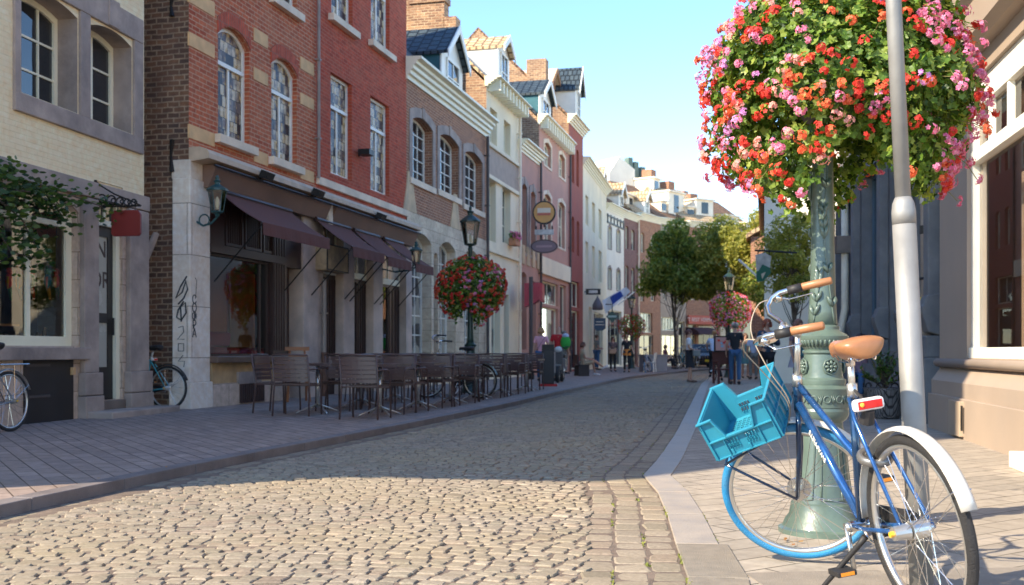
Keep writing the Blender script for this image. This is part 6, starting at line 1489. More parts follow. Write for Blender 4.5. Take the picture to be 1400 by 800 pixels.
bicycle('silver bicycle with bright blue tyres parked by the far planter', upright(5.85, 46.4, R(75)), .6, det=False, fc=sil_f, fd=sil_f, tf=tyre_b, tr=tyre_b, grip=rubber, saddle_m=rubber, mg=rubber, light=False)
bicycle('dark bicycle ridden by the woman in a pale shirt', upright(6.72, 35.3, R(80), z=0, lean=.05), .3, det=False, fc=dark_f, fd=dark_f, tf=tyre_k, grip=rubber, saddle_m=rubber, mg=rubber, st='gents', light=False)
for i, (x, y, ps, f_, lab) in enumerate(((8.7, 57, 60, dark_f, 'leftmost dark bicycle in the cluster before the grey shop'), (9.4, 57.2, 100, teal_f, 'teal bicycle in the cluster under the street tree'), (10.1, 57.5, 80, dark_f, 'rightmost dark bicycle in the cluster before the grey shop'))):
    bicycle(lab, upright(x, y, R(ps)), .3, det=False, fc=f_, fd=f_, tf=tyre_k, grip=rubber, saddle_m=rubber, mg=rubber, st='gents', light=False, group='bicycles parked before the grey shop')
# ------------------------------------------------------------------ trees
bark = plain('bark', (.1, .075, .055, 1), .9, var=.3, sc=8, bmp=.8, bsc=30)
leaf_a = leafmat('tree_leaf_green', (.09, .15, .025, 1), (.26, .33, .06, 1), .5, .5, (.42, .42, .09, 1))
leaf_y = leafmat('tree_leaf_yellowing', (.16, .2, .035, 1), (.38, .38, .07, 1), .55, .5, (.55, .48, .12, 1))
def tree(label, loc, h, cz, rad, nl, mat, seed, trunk=.11, ls=.1, lobes=14, squash=1.15, group='street trees at the bend', name='street_tree'):
    rg = np.random.default_rng(seed); T = thing(name, label, 'tree', loc, 0, group)
    mb = MB(); top = cz*.98
    pts = [Vector((0, 0, 0)), Vector((rg.normal(0, .03), rg.normal(0, .03), cz*.35)), Vector((rg.normal(0, .08), rg.normal(0, .08), cz*.7)), Vector((rg.normal(0, .1), rg.normal(0, .1), cz*1.15))]
    mb.tube(pts, [trunk, trunk*.8, trunk*.6, trunk*.25], 9); mb.build('trunk', bark, T, smooth=True)
    L = []; mb = MB()
    for i in range(lobes):
        th = math.acos(rg.uniform(-.75, 1)); ph = rg.uniform(0, 6.283); r_ = rad*rg.uniform(.35, .78)
        c = Vector((r_*math.sin(th)*math.cos(ph), r_*math.sin(th)*math.sin(ph), cz+r_*math.cos(th)*squash)); L.append((c, rad*rg.uniform(.18, .36)))
        b = pts[3].lerp(pts[1], rg.uniform(0, 1)); m_ = b.lerp(c, .5)+Vector((0, 0, -.1*rad)); mb.tube([b, m_, c], [trunk*.22, trunk*.13, trunk*.05], 5)
    mb.build('limbs', bark, T)
    mb = MB()
    for i in range(nl):
        c, r_ = L[rg.integers(len(L))]; d = Vector(rg.normal(0, 1, 3)).normalized(); p = c+Vector((d.x, d.y, d.z*.85))*r_*rg.uniform(.55, 1.08)**.7
        n_ = (d+Vector((0, 0, .5))+Vector(rg.normal(0, .6, 3))).normalized(); u = n_.cross(Vector(rg.normal(0, 1, 3))).normalized(); v = n_.cross(u); s_ = ls*rg.uniform(.6, 1.3)
        mb.add([p-u*s_, p+v*s_*.45, p+u*s_, p-v*s_*.45+n_*s_*.2], [(0, 1, 2, 3)])
    mb.build('crown', mat, T); return T
tree('dark green street tree on the left with a bare slim trunk before the grey shop', (8.85, 57.5, .0), 8, 5.4, 2.3, 18000, leaf_a, 21, ls=.12, lobes=56, squash=1.5, trunk=.09)
tree('yellow green tree right of and behind the dark street tree', (11.6, 57.0, 0), 8, 5.6, 2.5, 18000, leaf_y, 22, ls=.12, lobes=54, squash=1.4)
tree('yellow green tree above the distant lantern and pink basket', (12.4, 51.0, 0), 7, 5.2, 2.4, 17000, leaf_y, 23, ls=.11, lobes=50, squash=1.35)
tree('dark bushy tree filling the right side of the street behind the hanging sign', (11.6, 44, 0), 6, 3.7, 2.1, 12000, leaf_a, 25, ls=.1, lobes=36)
tree('light loose leafed tree in front of the white end house by the lamp post', (7.75, 29.0, 0), 6, 3.4, 1.3, 8500, leaf_y, 24, ls=.055, lobes=34, squash=1.5, trunk=.08)
# climbing plant over the shop window of the yellow house
rg = np.random.default_rng(5)
T = thing('climbing_plant', 'leafy green climbing branch hanging over the yellow house shop window', 'plant', tuple(FY.o), FY.a)
mbs, mbl = MB(), MB()
def P2(px_, py_, o): x, z = FY.px(px_, py_, -o); return Vector((x, -o, z))
for br in ([(-60, 250), (-20, 255), (20, 258), (60, 262), (100, 268), (138, 282), (150, 298)], [(-40, 262), (0, 275), (30, 300), (45, 330), (60, 352)], [(0, 262), (40, 262), (75, 280), (95, 310)], [(-20, 290), (0, 320), (15, 345), (62, 356)], [(-30, 255), (10, 240), (15, 232)], [(20, 260), (70, 268), (90, 290)]):
    P = [P2(a_, b_, .25+.12*math.sin(i*1.7)) for i, (a_, b_) in enumerate(br)]; mbs.tube(P, [.02]+[.01]*(len(P)-2)+[.004], 5)
    for i in range(len(P)-1):
        for k in range(62 if i < 3 else 34):
            c = P[i].lerp(P[i+1], rg.random())+Vector(rg.normal(0, .1, 3)); n_ = Vector(rg.normal(0, 1, 3)).normalized(); u = n_.cross(Vector((0, 0, 1))).normalized(); v = n_.cross(u); s_ = rg.uniform(.03, .055)
            mbl.add([c-u*s_, c-u*s_*.3+v*s_*.55, c+u*s_*.5+v*s_*.45, c+u*s_*1.1, c+u*s_*.4-v*s_*.5, c-u*s_*.4-v*s_*.5], [(0, 1, 2, 3, 4, 5)])
mbs.build('stem', bark, T); mbl.build('foliage', leafmat('vine_leaf', (.02, .05, .012, 1), (.05, .1, .02, 1), .4, .5, (.12, .18, .03, 1)), T)
# wicker planter with an evergreen shrub
p = ground(1209, 572); T = thing('potted_shrub', 'glossy green shrub in a grey wicker basket left of the metal pole', 'plant', tuple(p))
wk = brick('wicker', (.13, .12, .12, 1), (.2, .18, .17, 1), (.04, .035, .035, 1), .06, .022, .004, .8, coord='Object', bst=1)
MB().lathe([(0, .2), (.05, .23), (.42, .29), (.45, .31), (.44, .27)], 24).build('wicker_basket', wk, T, smooth=True)
mb = MB(); 
for k in range(9): t = k*.698; mb.torus((.29*math.cos(t), .29*math.sin(t), .46), (-math.sin(t), math.cos(t), 0), (0, 0, 1), .06, .008, 12, 5, arc=(0, math.pi))
mb.build('basket_hoops', iron, T)
mb, ml = MB(), MB()
for i in range(34):
    t = rg.uniform(0, 6.28); r_ = rg.uniform(.05, .36); q = Vector((r_*math.cos(t), r_*math.sin(t), rg.uniform(.65, 1.05)-r_*.3)); mb.tube([Vector((0, 0, .4)), q*.5+Vector((0, 0, .25)), q], .006, 4)
    for k in range(20):
        c = Vector((0, 0, .45)).lerp(q, rg.uniform(.45, 1.05)); an = rg.uniform(0, 6.28); d = Vector((math.cos(an), math.sin(an), rg.uniform(0, 1))).normalized(); s_ = rg.uniform(.06, .1); v = d.cross(Vector((0, 0, 1))).normalized()*s_*.22
        ml.add([c, c+d*s_*.45+v, c+d*s_, c+d*s_*.45-v], [(0, 1, 2, 3)])
mb.build('stems', bark, T); ml.build('foliage', leafmat('laurel_leaf', (.03, .08, .015, 1), (.1, .2, .03, 1), .3, .35, (.25, .32, .06, 1)), T)
# green folding chair
grn = plain('lime_green_paint', (.14, .42, .05, 1), .4)
p = ground(1178, 548); T = thing('folding_chair', 'bright lime green folding chair under the seated person by the shrub', 'chair', (p.x, p.y, 0), R(150))
for s_ in (-1, 1): MB().tube([(s_*.2, -.25, 0), (s_*.2, .24, .46)], .012, 6).build('leg', grn, T); MB().tube([(s_*.2, .25, 0), (s_*.2, -.2, .46), (s_*.2, -.26, .82)], .012, 6).build('leg', grn, T)
for i in range(5): MB().box(-.2, .2, -.2+i*.09, -.13+i*.09, .455, .47).build('seat_slat', grn, T)
for z in (.62, .74): MB().box(-.2, .2, -.25, -.235, z, z+.07).build('back_slat', grn, T)
GCH = (p.x, p.y)
# ------------------------------------------------------------------ signs of the left row
def cyl(mb, c, r_, y0, y1, n=32): mb.prism([(c[0]+r_*math.cos(2*math.pi*k/n), c[1]+r_*math.sin(2*math.pi*k/n)) for k in range(n)], y0, y1); return mb
F56 = Fac(*onfac(744), LS, .07)
def signroot(lab, px_, py_, Y, nm='hanging_sign', cat='sign', rz=0, g=None):
    X = (px_-700)/F*Y; z = CH+(HZ-py_)/F*Y; return thing(nm, lab, cat, (X, Y, z), rz, g)
YS = 40.0; k_ = YS/F
T = signroot('round orange pub sign with cream and brick red bands in a dark ring', 744, 291, YS, rz=-.1)
cyl(MB(), (0, 0), 16*k_, -.09, .09).build('ring', iron, T); cyl(MB(), (0, 0), 14*k_, -.1, .1).build('disc', plain('orange_sign', (.62, .27, .04, 1), .35, var=.1), T)
MB().box(-9*k_, 9*k_, -.11, .11, -.5*k_, 6*k_).build('band', plain('cream_sign', (.72, .6, .45, 1), .4, var=.05), T); MB().box(-9*k_, 9*k_, -.112, .112, -4*k_, -.8*k_).build('band', plain('brick_sign', (.5, .1, .05, 1), .4), T)
MB().tube([(0, 0, 15*k_), (0, 0, 19*k_)], .03, 6).tube([(-.0, 0, -16*k_), (0, 0, -20*k_)], .03, 6).build('mount', iron, T)
T = signroot('pale bracket plate between the round orange sign and the oval sign', 744, 317, YS, 'bracket_plate', rz=-.1)
MB().box(-13*k_, 13*k_, -.04, .04, -4*k_, 3*k_).build('plate', plain('aged_white', (.55, .52, .47, 1), .6, var=.3, sc=6), T); MB().tube([(-11*k_, 0, 3*k_), (-11*k_, 0, 8*k_)], .03, 6).tube([(11*k_, 0, 3*k_), (11*k_, 0, 8*k_)], .03, 6).build('hanger', iron, T)
T = signroot('oval mauve grey pub sign with scalloped ends below the round orange sign', 744, 337, YS, rz=-.1)
mb = MB(); mb.prism([(18*k_*math.cos(2*math.pi*k/36)*(1+.06*math.cos(4*math.pi*k/36)), 9*k_*math.sin(2*math.pi*k/36)) for k in range(36)], -.06, .06); mb.build('board', plain('mauve_sign', (.2, .12, .14, 1), .45, var=.1), T)
mb = MB(); o = [(18.3*k_*math.cos(2*math.pi*k/36), 9.4*k_*math.sin(2*math.pi*k/36)) for k in range(36)]; i = [(16.5*k_*math.cos(2*math.pi*k/36), 7.8*k_*math.sin(2*math.pi*k/36)) for k in range(36)]; mb.ringp(o, i, -.075, .075); mb.build('rim', plain('dark_plum', (.07, .025, .03, 1), .4), T)
MB().box(-11*k_, 11*k_, -.065, .065, -1.5*k_, 1.5*k_).build('band', plain('mauve_pale', (.34, .2, .22, 1), .45), T)
T = signroot('box shaped crimson sign awning on a pole beside the orange sign', 730, 402, 37.5, 'shop_awning', 'awning', rz=-.1); k2 = 37.5/F
crim = plain('crimson_vinyl', (.42, .008, .03, 1), .4, var=.08)
mb = MB(); mb.prism([(-12*k2, 14*k2), (7*k2, 15*k2), (7*k2, -9*k2), (2*k2, -13*k2), (-12*k2, -18*k2)], -.35, .35); mb.build('front', crim, T, fix=True); mb = MB(); mb.prism([(7*k2, 15*k2), (12*k2, 14*k2), (12.5*k2, -9*k2), (11*k2, -11*k2), (7*k2, -8*k2)], -.3, .9); mb.build('side', plain('crimson_light', (.5, .02, .04, 1), .4), T, fix=True)
T = signroot('tall dark brown post carrying the crimson box sign on the left pavement', 726, 420, 35.0, 'sign_post', 'post'); z0 = .07-T.location.z
MB().tube([(0, 0, z0), (0, 0, 1.0)], .07, 10).build('post', plain('post_brown', (.09, .065, .06, 1), .5), T); MB().tube([(0, 0, z0), (0, 0, z0+.3)], .11, 10).build('foot', iron, T)
YF = 52.0; k3 = YF/F
T = signroot('dark blue shield shaped shop sign with a pale line of script', 820, 443, YF, rz=-.1)
navy = plain('navy_sign', (.01, .035, .08, 1), .4)
mb = MB(); mb.prism([(-8*k3, 8*k3), (8*k3, 8*k3), (8*k3, -6*k3), (4*k3, -9*k3), (-4*k3, -9*k3), (-8*k3, -6*k3)], -.06, .06); mb.build('board', navy, T, fix=True)
for z, w in ((2.5, 5), (-1.5, 6.5)): MB().box(-w*k3, w*k3, -.07, .07, z*k3, (z+.9)*k3).build('script_line', MATS['cream_sign'], T)
MB().tube([(0, .0, 8*k3), (0, 0, 14*k3)], .03, 6).build('hanger', iron, T); MB().box(-5*k3, 5*k3, -.03, .03, 9*k3, 13*k3).build('top_plate', plain('buff_sign', (.5, .36, .18, 1), .5), T)
T = signroot('dark green diamond shaped shop sign right of the navy shield sign', 837, 433, YF+.5, rz=-.1)
mb = MB(); mb.prism([(0, 8.5*k3), (8.5*k3, 0), (0, -8.5*k3), (-8.5*k3, 0)], -.05, .05); mb.build('board', plain('bottle_green', (.01, .06, .045, 1), .4), T); MB().box(-6*k3, 6*k3, -.06, .06, -1.2*k3, 1.6*k3).build('band', plain('pale_green', (.35, .45, .38, 1), .5), T); MB().tube([(0, 0, 8*k3), (0, 0, 17*k3), (-9*k3, 0, 17*k3)], .03, 6).build('hanger', iron, T)
T = signroot('small black and grey box sign on the long cream house', 811, 399, YF, rz=-.1)
MB().box(-10*k3, 10*k3, -.08, .08, -4*k3, 4*k3).build('box', iron, T); MB().box(-6*k3, 6*k3, -.09, .09, -2*k3, 2*k3).build('panel', MATS['aged_white'], T); MB().box(-14*k3, -10*k3, -.02, .02, -.5*k3, .5*k3).build('arm', iron, T)
T = signroot('bell shaped dark grey hanging lamp hood under the small box sign', 817, 415, YF, 'hanging_lamp', 'lamp')
MB().lathe([(-9*k3, 6*k3), (-8*k3, 7.5*k3), (-2*k3, 7*k3), (4*k3, 4*k3), (8*k3, 1.5*k3), (11*k3, .6*k3)], 14).build('hood', plain('hood_grey', (.13, .11, .12, 1), .5), T, smooth=True)
# flag
YG = 54.0; k4 = YG/F
T = signroot('white flag with a blue emblem patch hanging from a slanted white pole', 848, 408, YG, 'flag', 'flag', rz=-.1)
MB().tube([(-3*k4, 0, -9*k4), (19*k4, .2, 9*k4)], .035, 6).build('flagpole', white_fr, T)
mb = MB(); v = []; nx_, ny_ = 16, 10
quad = [(-25, -3), (8, 16), (14, 9), (-20, -21)]
def flagp(s_, t): a_ = Vector(quad[0]).lerp(Vector(quad[1]), s_); b_ = Vector(quad[3]).lerp(Vector(quad[2]), s_); q = a_.lerp(b_, t); return (q.x*k4, .12*math.sin(s_*9+t*2), q.y*k4)
for i in range(nx_+1):
    for j in range(ny_+1): v.append(flagp(i/nx_, j/ny_))
f = [(i*(ny_+1)+j, i*(ny_+1)+j+1, (i+1)*(ny_+1)+j+1, (i+1)*(ny_+1)+j) for i in range(nx_) for j in range(ny_)]
m_ = [1 if (.3 < (i+.5)/nx_ < .78 and .12 < (j+.5)/ny_ < .8) else 0 for i in range(nx_) for j in range(ny_)]
mb.v, mb.f, mb.m = v, f, m_; mb.build('cloth', [plain('flag_white', (.72, .72, .74, 1), .8), plain('flag_blue', (.02, .06, .3, 1), .8)], T, smooth=True)
# hanging sign on the right and its arm
T = signroot('white and green tavern sign hanging from a wrought arm on the right', 1044, 365, 27.0, rz=.5); k5 = 27/F
mb = MB(); mb.prism([(-13*k5, 16*k5), (0, 19*k5), (12*k5, 15*k5), (9*k5, -3*k5), (-11*k5, -6*k5)], -.04, .04); mb.build('board', MATS['aged_white'], T, fix=True)
mb = MB(); mb.prism([(-11*k5, -6*k5), (-4*k5, 3*k5), (9*k5, -1*k5), (11*k5, -8*k5), (-3*k5, -20*k5), (-10*k5, -20*k5)], -.05, .05); mb.build('green_board', plain('tavern_green', (.02, .14, .09, 1), .4), T, fix=True); MB().prism([(-7*k5, -10*k5), (1*k5, -7*k5), (-5*k5, -17*k5)], -.06, .06).build('patch', MATS['cream_sign'], T)
MB().tube([(-15*k5, 0, 22*k5), (60*k5, 0, 22*k5)], .025, 6).tube([(-10*k5, 0, 15*k5), (-10*k5, 0, 22*k5)], .015, 5).tube([(10*k5, 0, 15*k5), (10*k5, 0, 22*k5)], .015, 5).build('arm', iron, T)
T = signroot('slanted thin white flagpole left of the tavern sign', 1021, 367, 29.0, 'flagpole', 'flagpole'); MB().tube([(-11*.02, 0, 12*.02), (13*.02, 0, -10*.02), (20*.02, .3, -17*.02)], .035, 6).build('pole', white_fr, T)
# red banner over the shop at the end, with its lettering, and the dark awning
x0, z0 = F13.px(941, 443, -.2); x1 = F13.X(977, -.2); z1 = F13.Z(941, 431, -.2)
T = thing('shop_banner', 'long orange red shop banner with pale capital letters at the far end', 'sign', tuple(F13.o+F13.x*x0-F13.y*.2), F13.a)
MB().box(0, x1-x0, -.06, .06, z0, z1).build('board', plain('banner_red', (.5, .07, .03, 1), .45), T)
o = text_obj("'T BEST VERMAET", .36, plain('banner_letters', (.75, .6, .5, 1), .5), T); o.rotation_euler = (R(90), 0, 0); o.location = ((x1-x0)/2, -.07, (z0+z1)/2)
x0, z0 = F13.px(953, 475, -1.2); x1 = F13.X(981, -1.2); z1 = F13.Z(965, 448, -.05)
T = thing('arched_awning', 'dark brown rounded awning below the orange red banner', 'awning', tuple(F13.o+F13.x*x0), F13.a)
mb = MB(); n = 10; v = []
for i in range(n+1): t = i/n*math.pi/2; v += [(0, -1.4*math.sin(t), 2.1+(z1-2.1)*math.cos(t)), (x1-x0, -1.4*math.sin(t), 2.1+(z1-2.1)*math.cos(t))]
mb.add(v, [(2*i, 2*i+1, 2*i+3, 2*i+2) for i in range(n)]); mb.add([v[2*i] for i in range(n+1)]+[(0, 0, 2.1)], [tuple(range(n+2))]); mb.add([v[2*i+1] for i in range(n+1)]+[(x1-x0, 0, 2.1)], [tuple(range(n+2))]); mb.build('canopy', plain('awning_dark', (.05, .02, .025, 1), .8), T)
# ------------------------------------------------------------------ parked car facing the camera
cp = ground(971, 505); T = thing('parked_car', 'dark blue parked car with yellow number plate facing the camera', 'car', (11.2, 60.0, 0), R(4))
cb = plain('car_paint', (.012, .014, .02, 1), .25, coat=.8)
prof = [(0, .32), (-.02, .62), (.1, .78), (.95, .95), (1.55, 1.42), (2.9, 1.46), (3.7, 1.1), (4.1, 1.0), (4.15, .4), (4.0, .25), (.1, .22)]
mb = MB(); v = []; 
for sx, k in ((-1, 1), (1, 1)):
    for (y, z) in prof: v.append((sx*(.86 if z < 1.0 else .66), y, z))
n = len(prof); mb.add(v, [tuple(range(n)), tuple(range(2*n-1, n-1, -1))]+[(i, n+i, n+(i+1) % n, (i+1) % n) for i in range(n)]); mb.build('body', cb, T, fix=True, bevel=.06)
MB().add([(-.6, .98, 1.0), (.6, .98, 1.0), (.56, 1.5, 1.4), (-.56, 1.5, 1.4)], [(0, 1, 2, 3)]).build('windscreen', pane_k, T)
for s_ in (-1, 1):
    MB().box(s_*.55, s_*.8, -.03, .06, .6, .76).build('headlight', plain('headlight', (.6, .6, .62, 1), .15), T)
    MB().box(s_*.88, s_*1.02, 1.1, 1.2, .95, 1.08).build('mirror', cb, T)
    for y in (.75, 3.3): w_ = MB().torus((s_*.78, y, .31), (0, 1, 0), (0, 0, 1), .22, .09, 20, 8).build('wheel', tyre_k, T, smooth=True); MB().tube([(s_*.76, y, .31), (s_*.84, y, .31)], .17, 14).build('rim', alu, w_)
MB().box(-.3, .3, -.06, -.03, .42, .54).build('number_plate', plain('plate_yellow', (.8, .5, .03, 1), .4), T); gr_ = MB()
for k in range(7): gr_.box(-.45+k*.14, -.4+k*.14, -.045, -.02, .6, .78)
gr_.build('grille', chrome, T)
# ------------------------------------------------------------------ street furniture on the left
T = thing('ticket_machine', 'dark bollard like ticket machine with a red foot beside the scooter', 'ticket machine', tuple(ground(749, 528, .07)))
MB().box(-.16, .16, -.13, .13, .06, .95).build('cabinet', plain('cabinet_dark', (.03, .025, .025, 1), .5), T, bevel=.015); MB().prism([(-.13, .95), (.13, .95), (.13, 1.0), (-.13, 1.1)], -.16, .16, ax='x').build('top', iron, T, fix=True); MB().box(.165, .2, -.1, .1, .35, .9).build('side_panel', plain('panel_buff', (.35, .28, .24, 1), .5), T); MB().box(-.24, .24, -.2, .2, 0, .06).build('foot', plain('red_foot', (.45, .02, .02, 1), .6), T)
def scooter(lab, loc, rz):
    T = thing('motor_scooter', lab, 'scooter', loc, rz); pm_s = plain('scooter_grey', (.12, .115, .11, 1), .3, coat=.6)
    for y in (0, 1.25): w_ = MB().torus((0, y, .24), (0, 1, 0), (0, 0, 1), .18, .06, 22, 8).build('wheel', tyre_k, T, smooth=True); MB().tube([(-.05, y, .24), (.05, y, .24)], .12, 12).build('rim', alu, w_)
    mb = MB(); mb.prism([(-.3, .35), (.1, .42), (.3, .3), (.75, .26), (.95, .35), (1.08, .95), (1.0, 1.0), (.86, .5), (.72, .36), (.38, .42), (.3, .72), (-.32, .7), (-.38, .5)], -.14, .14, ax='x'); mb.build('body', pm_s, T, fix=True, bevel=.05)
    MB().obox((0, -.02, .78), (.13, 0, 0), (0, .33, 0), (0, 0, .06)).build('seat', rubber, T, bevel=.04); MB().prism([(1.2, .2), (1.3, .5), (1.1, .55)], -.09, .09, ax='x').build('mudguard', pm_s, T, fix=True)
    MB().tube([(-.3, .95, 1.06), (-.1, 1.02, 1.02), (.1, 1.02, 1.02), (.3, .95, 1.06)], .018, 8).build('handlebar', rubber, T); MB().ell((0, 1.08, .98), (.11, .07, .09), 12, 8).build('headlight', plain('scooter_lens', (.6, .6, .58, 1), .1), T)
    MB().box(-.1, .1, -.42, -.36, .55, .62).build('tail_light', red_l, T); return T
q = ground(768, 522, .07); scooter('dark grey motor scooter parked behind the ticket machine', (q.x, q.y, .07), R(172))
q = ground(893, 508, .07); T = thing('planter_box', 'large square grey planter box on the left pavement before the grey shop', 'planter', (q.x, q.y, .07), .25)
MB().ringp(outline(-.5, .5, -.5, .5), outline(-.42, .42, -.42, .42), -.75, 0); mb = MB(); mb.box(-.5, .5, -.5, .5, 0, .72); mb.build('box', plain('planter_concrete', (.28, .25, .24, 1), .8), T, bevel=.02); MB().box(-.53, .53, -.53, .53, .72, .78).build('rim', MATS['planter_concrete'], T)
q = ground(872, 513, .07)
T = thing('white_cafe_chair', 'white plastic chair before the grey planter box', 'chair', (6.15, 47.3, .07), R(70))
for x, y in ((-.2, -.2), (.2, -.2), (-.2, .2), (.2, .2)): MB().tube([(x*1.15, y*1.15, 0), (x, y, .45)], .02, 6).build('leg', white_fr, T)
MB().box(-.23, .23, -.23, .23, .43, .46).build('seat', white_fr, T); MB().prism([(-.22, .46), (-.28, .85), (-.25, .86), (-.19, .46)], -.21, .21, ax='x').build('backrest', white_fr, T, fix=True)
q = ground(990, 525)
T = thing('wooden_armchair', 'dark red wooden armchair on the road holding a framed picture', 'chair', (q.x, q.y, 0), R(8)); dr_ = plain('dark_red_wood', (.09, .025, .02, 1), .45)
for x, y in ((-.25, -.22), (.25, -.22), (-.25, .25), (.25, .25)): MB().box(x-.03, x+.03, y-.03, y+.03, 0, .7 if y < 0 else 1.0).build('leg', dr_, T)
MB().box(-.27, .27, -.25, .26, .42, .47).build('seat', dr_, T); MB().box(-.27, .27, .24, .27, .6, 1.0).build('backrest', dr_, T)
for x in (-.25, .25): MB().box(x-.03, x+.03, -.25, .27, .68, .72).build('armrest', dr_, T)
T = thing('framed_picture', 'small framed colourful picture standing on the dark red armchair', 'picture', (q.x, q.y-.05, 1.0), R(8)); MB().box(-.33, .33, -.03, .02, -.02, .46).build('frame', iron, T); MB().box(-.29, .29, -.04, -.03, .02, .42).build('canvas', leafmat('mix_canvas', (.5, .5, .45, 1), (.5, .08, .06, 1), 0, .6), T)
rr_ = random.Random(3)
for k in range(10): x, z = rr_.uniform(-.24, .2), rr_.uniform(.05, .34); MB().box(x, x+.08, -.046, -.04, z, z+.06).build('painted_patch', petal['red'] if k % 2 else lblue, T)
# ------------------------------------------------------------------ people
skin = plain('skin', (.5, .27, .18, 1), .55, var=.08, sc=12)
def fabric(nm, c): return plain('cloth_'+nm, c, .85, var=.14, sc=6, bmp=.2, bsc=90)
def skinmesh(name, J, E, rad, mat, parent, root=0, sub=1):
    me = bpy.data.meshes.new(name); keys = list(J); idx = {k: i for i, k in enumerate(keys)}
    me.from_pydata([tuple(J[k]) for k in keys], [(idx[a], idx[b]) for a, b in E], []); me.materials.append(mat)
    o = bpy.data.objects.new(name, me); COL.objects.link(o); o.parent = parent
    m = o.modifiers.new('skin', 'SKIN'); m.use_smooth_shade = True; m.branch_smoothing = .3
    if not me.skin_vertices: me.skin_vertices.new() if hasattr(me.skin_vertices, 'new') else None
    for k in keys:
        sv = me.skin_vertices[0].data[idx[k]]; r_ = rad[k]; sv.radius = r_ if isinstance(r_, tuple) else (r_, r_); sv.use_root = (idx[k] == root)
    s_ = o.modifiers.new('sub', 'SUBSURF'); s_.levels = sub; s_.render_levels = sub; return o
# default joints, facing +y, height 1.72
DJ = dict(pel=(0, 0, .95), sp=(0, .005, 1.12), ch=(0, 0, 1.3), nb=(0, -.01, 1.44), nk=(0, 0, 1.5), hd=(0, .015, 1.6), ht=(0, .01, 1.69),
          sl=(-.17, -.01, 1.4), el=(-.22, -.03, 1.12), wl=(-.23, .05, .88), pl=(-.23, .08, .81), sr=(.17, -.01, 1.4), er=(.22, -.03, 1.12), wr=(.23, .05, .88), pr=(.23, .08, .81),
          hl=(-.09, 0, .9), kl=(-.1, .02, .49), al=(-.1, -.02, .09), tl=(-.11, .12, .03), hr=(.09, 0, .9), kr=(.1, .02, .49), ar=(.1, -.02, .09), tr=(.11, .12, .03))
DR = dict(pel=(.14, .1), sp=(.125, .09), ch=(.15, .1), nb=.07, nk=.05, hd=(.078, .095), ht=(.055, .065), sl=.055, el=.04, wl=.027, pl=(.036, .018), sr=.055, er=.04, wr=.027, pr=(.036, .018),
          hl=.085, kl=.055, al=.038, tl=.032, hr=.085, kr=.055, ar=.038, tr=.032)
BE = [('pel', 'sp'), ('sp', 'ch'), ('ch', 'nb'), ('nb', 'nk'), ('nk', 'hd'), ('hd', 'ht'), ('ch', 'sl'), ('sl', 'el'), ('el', 'wl'), ('wl', 'pl'), ('ch', 'sr'), ('sr', 'er'), ('er', 'wr'), ('wr', 'pr'), ('pel', 'hl'), ('hl', 'kl'), ('kl', 'al'), ('al', 'tl'), ('pel', 'hr'), ('hr', 'kr'), ('kr', 'ar'), ('ar', 'tr')]
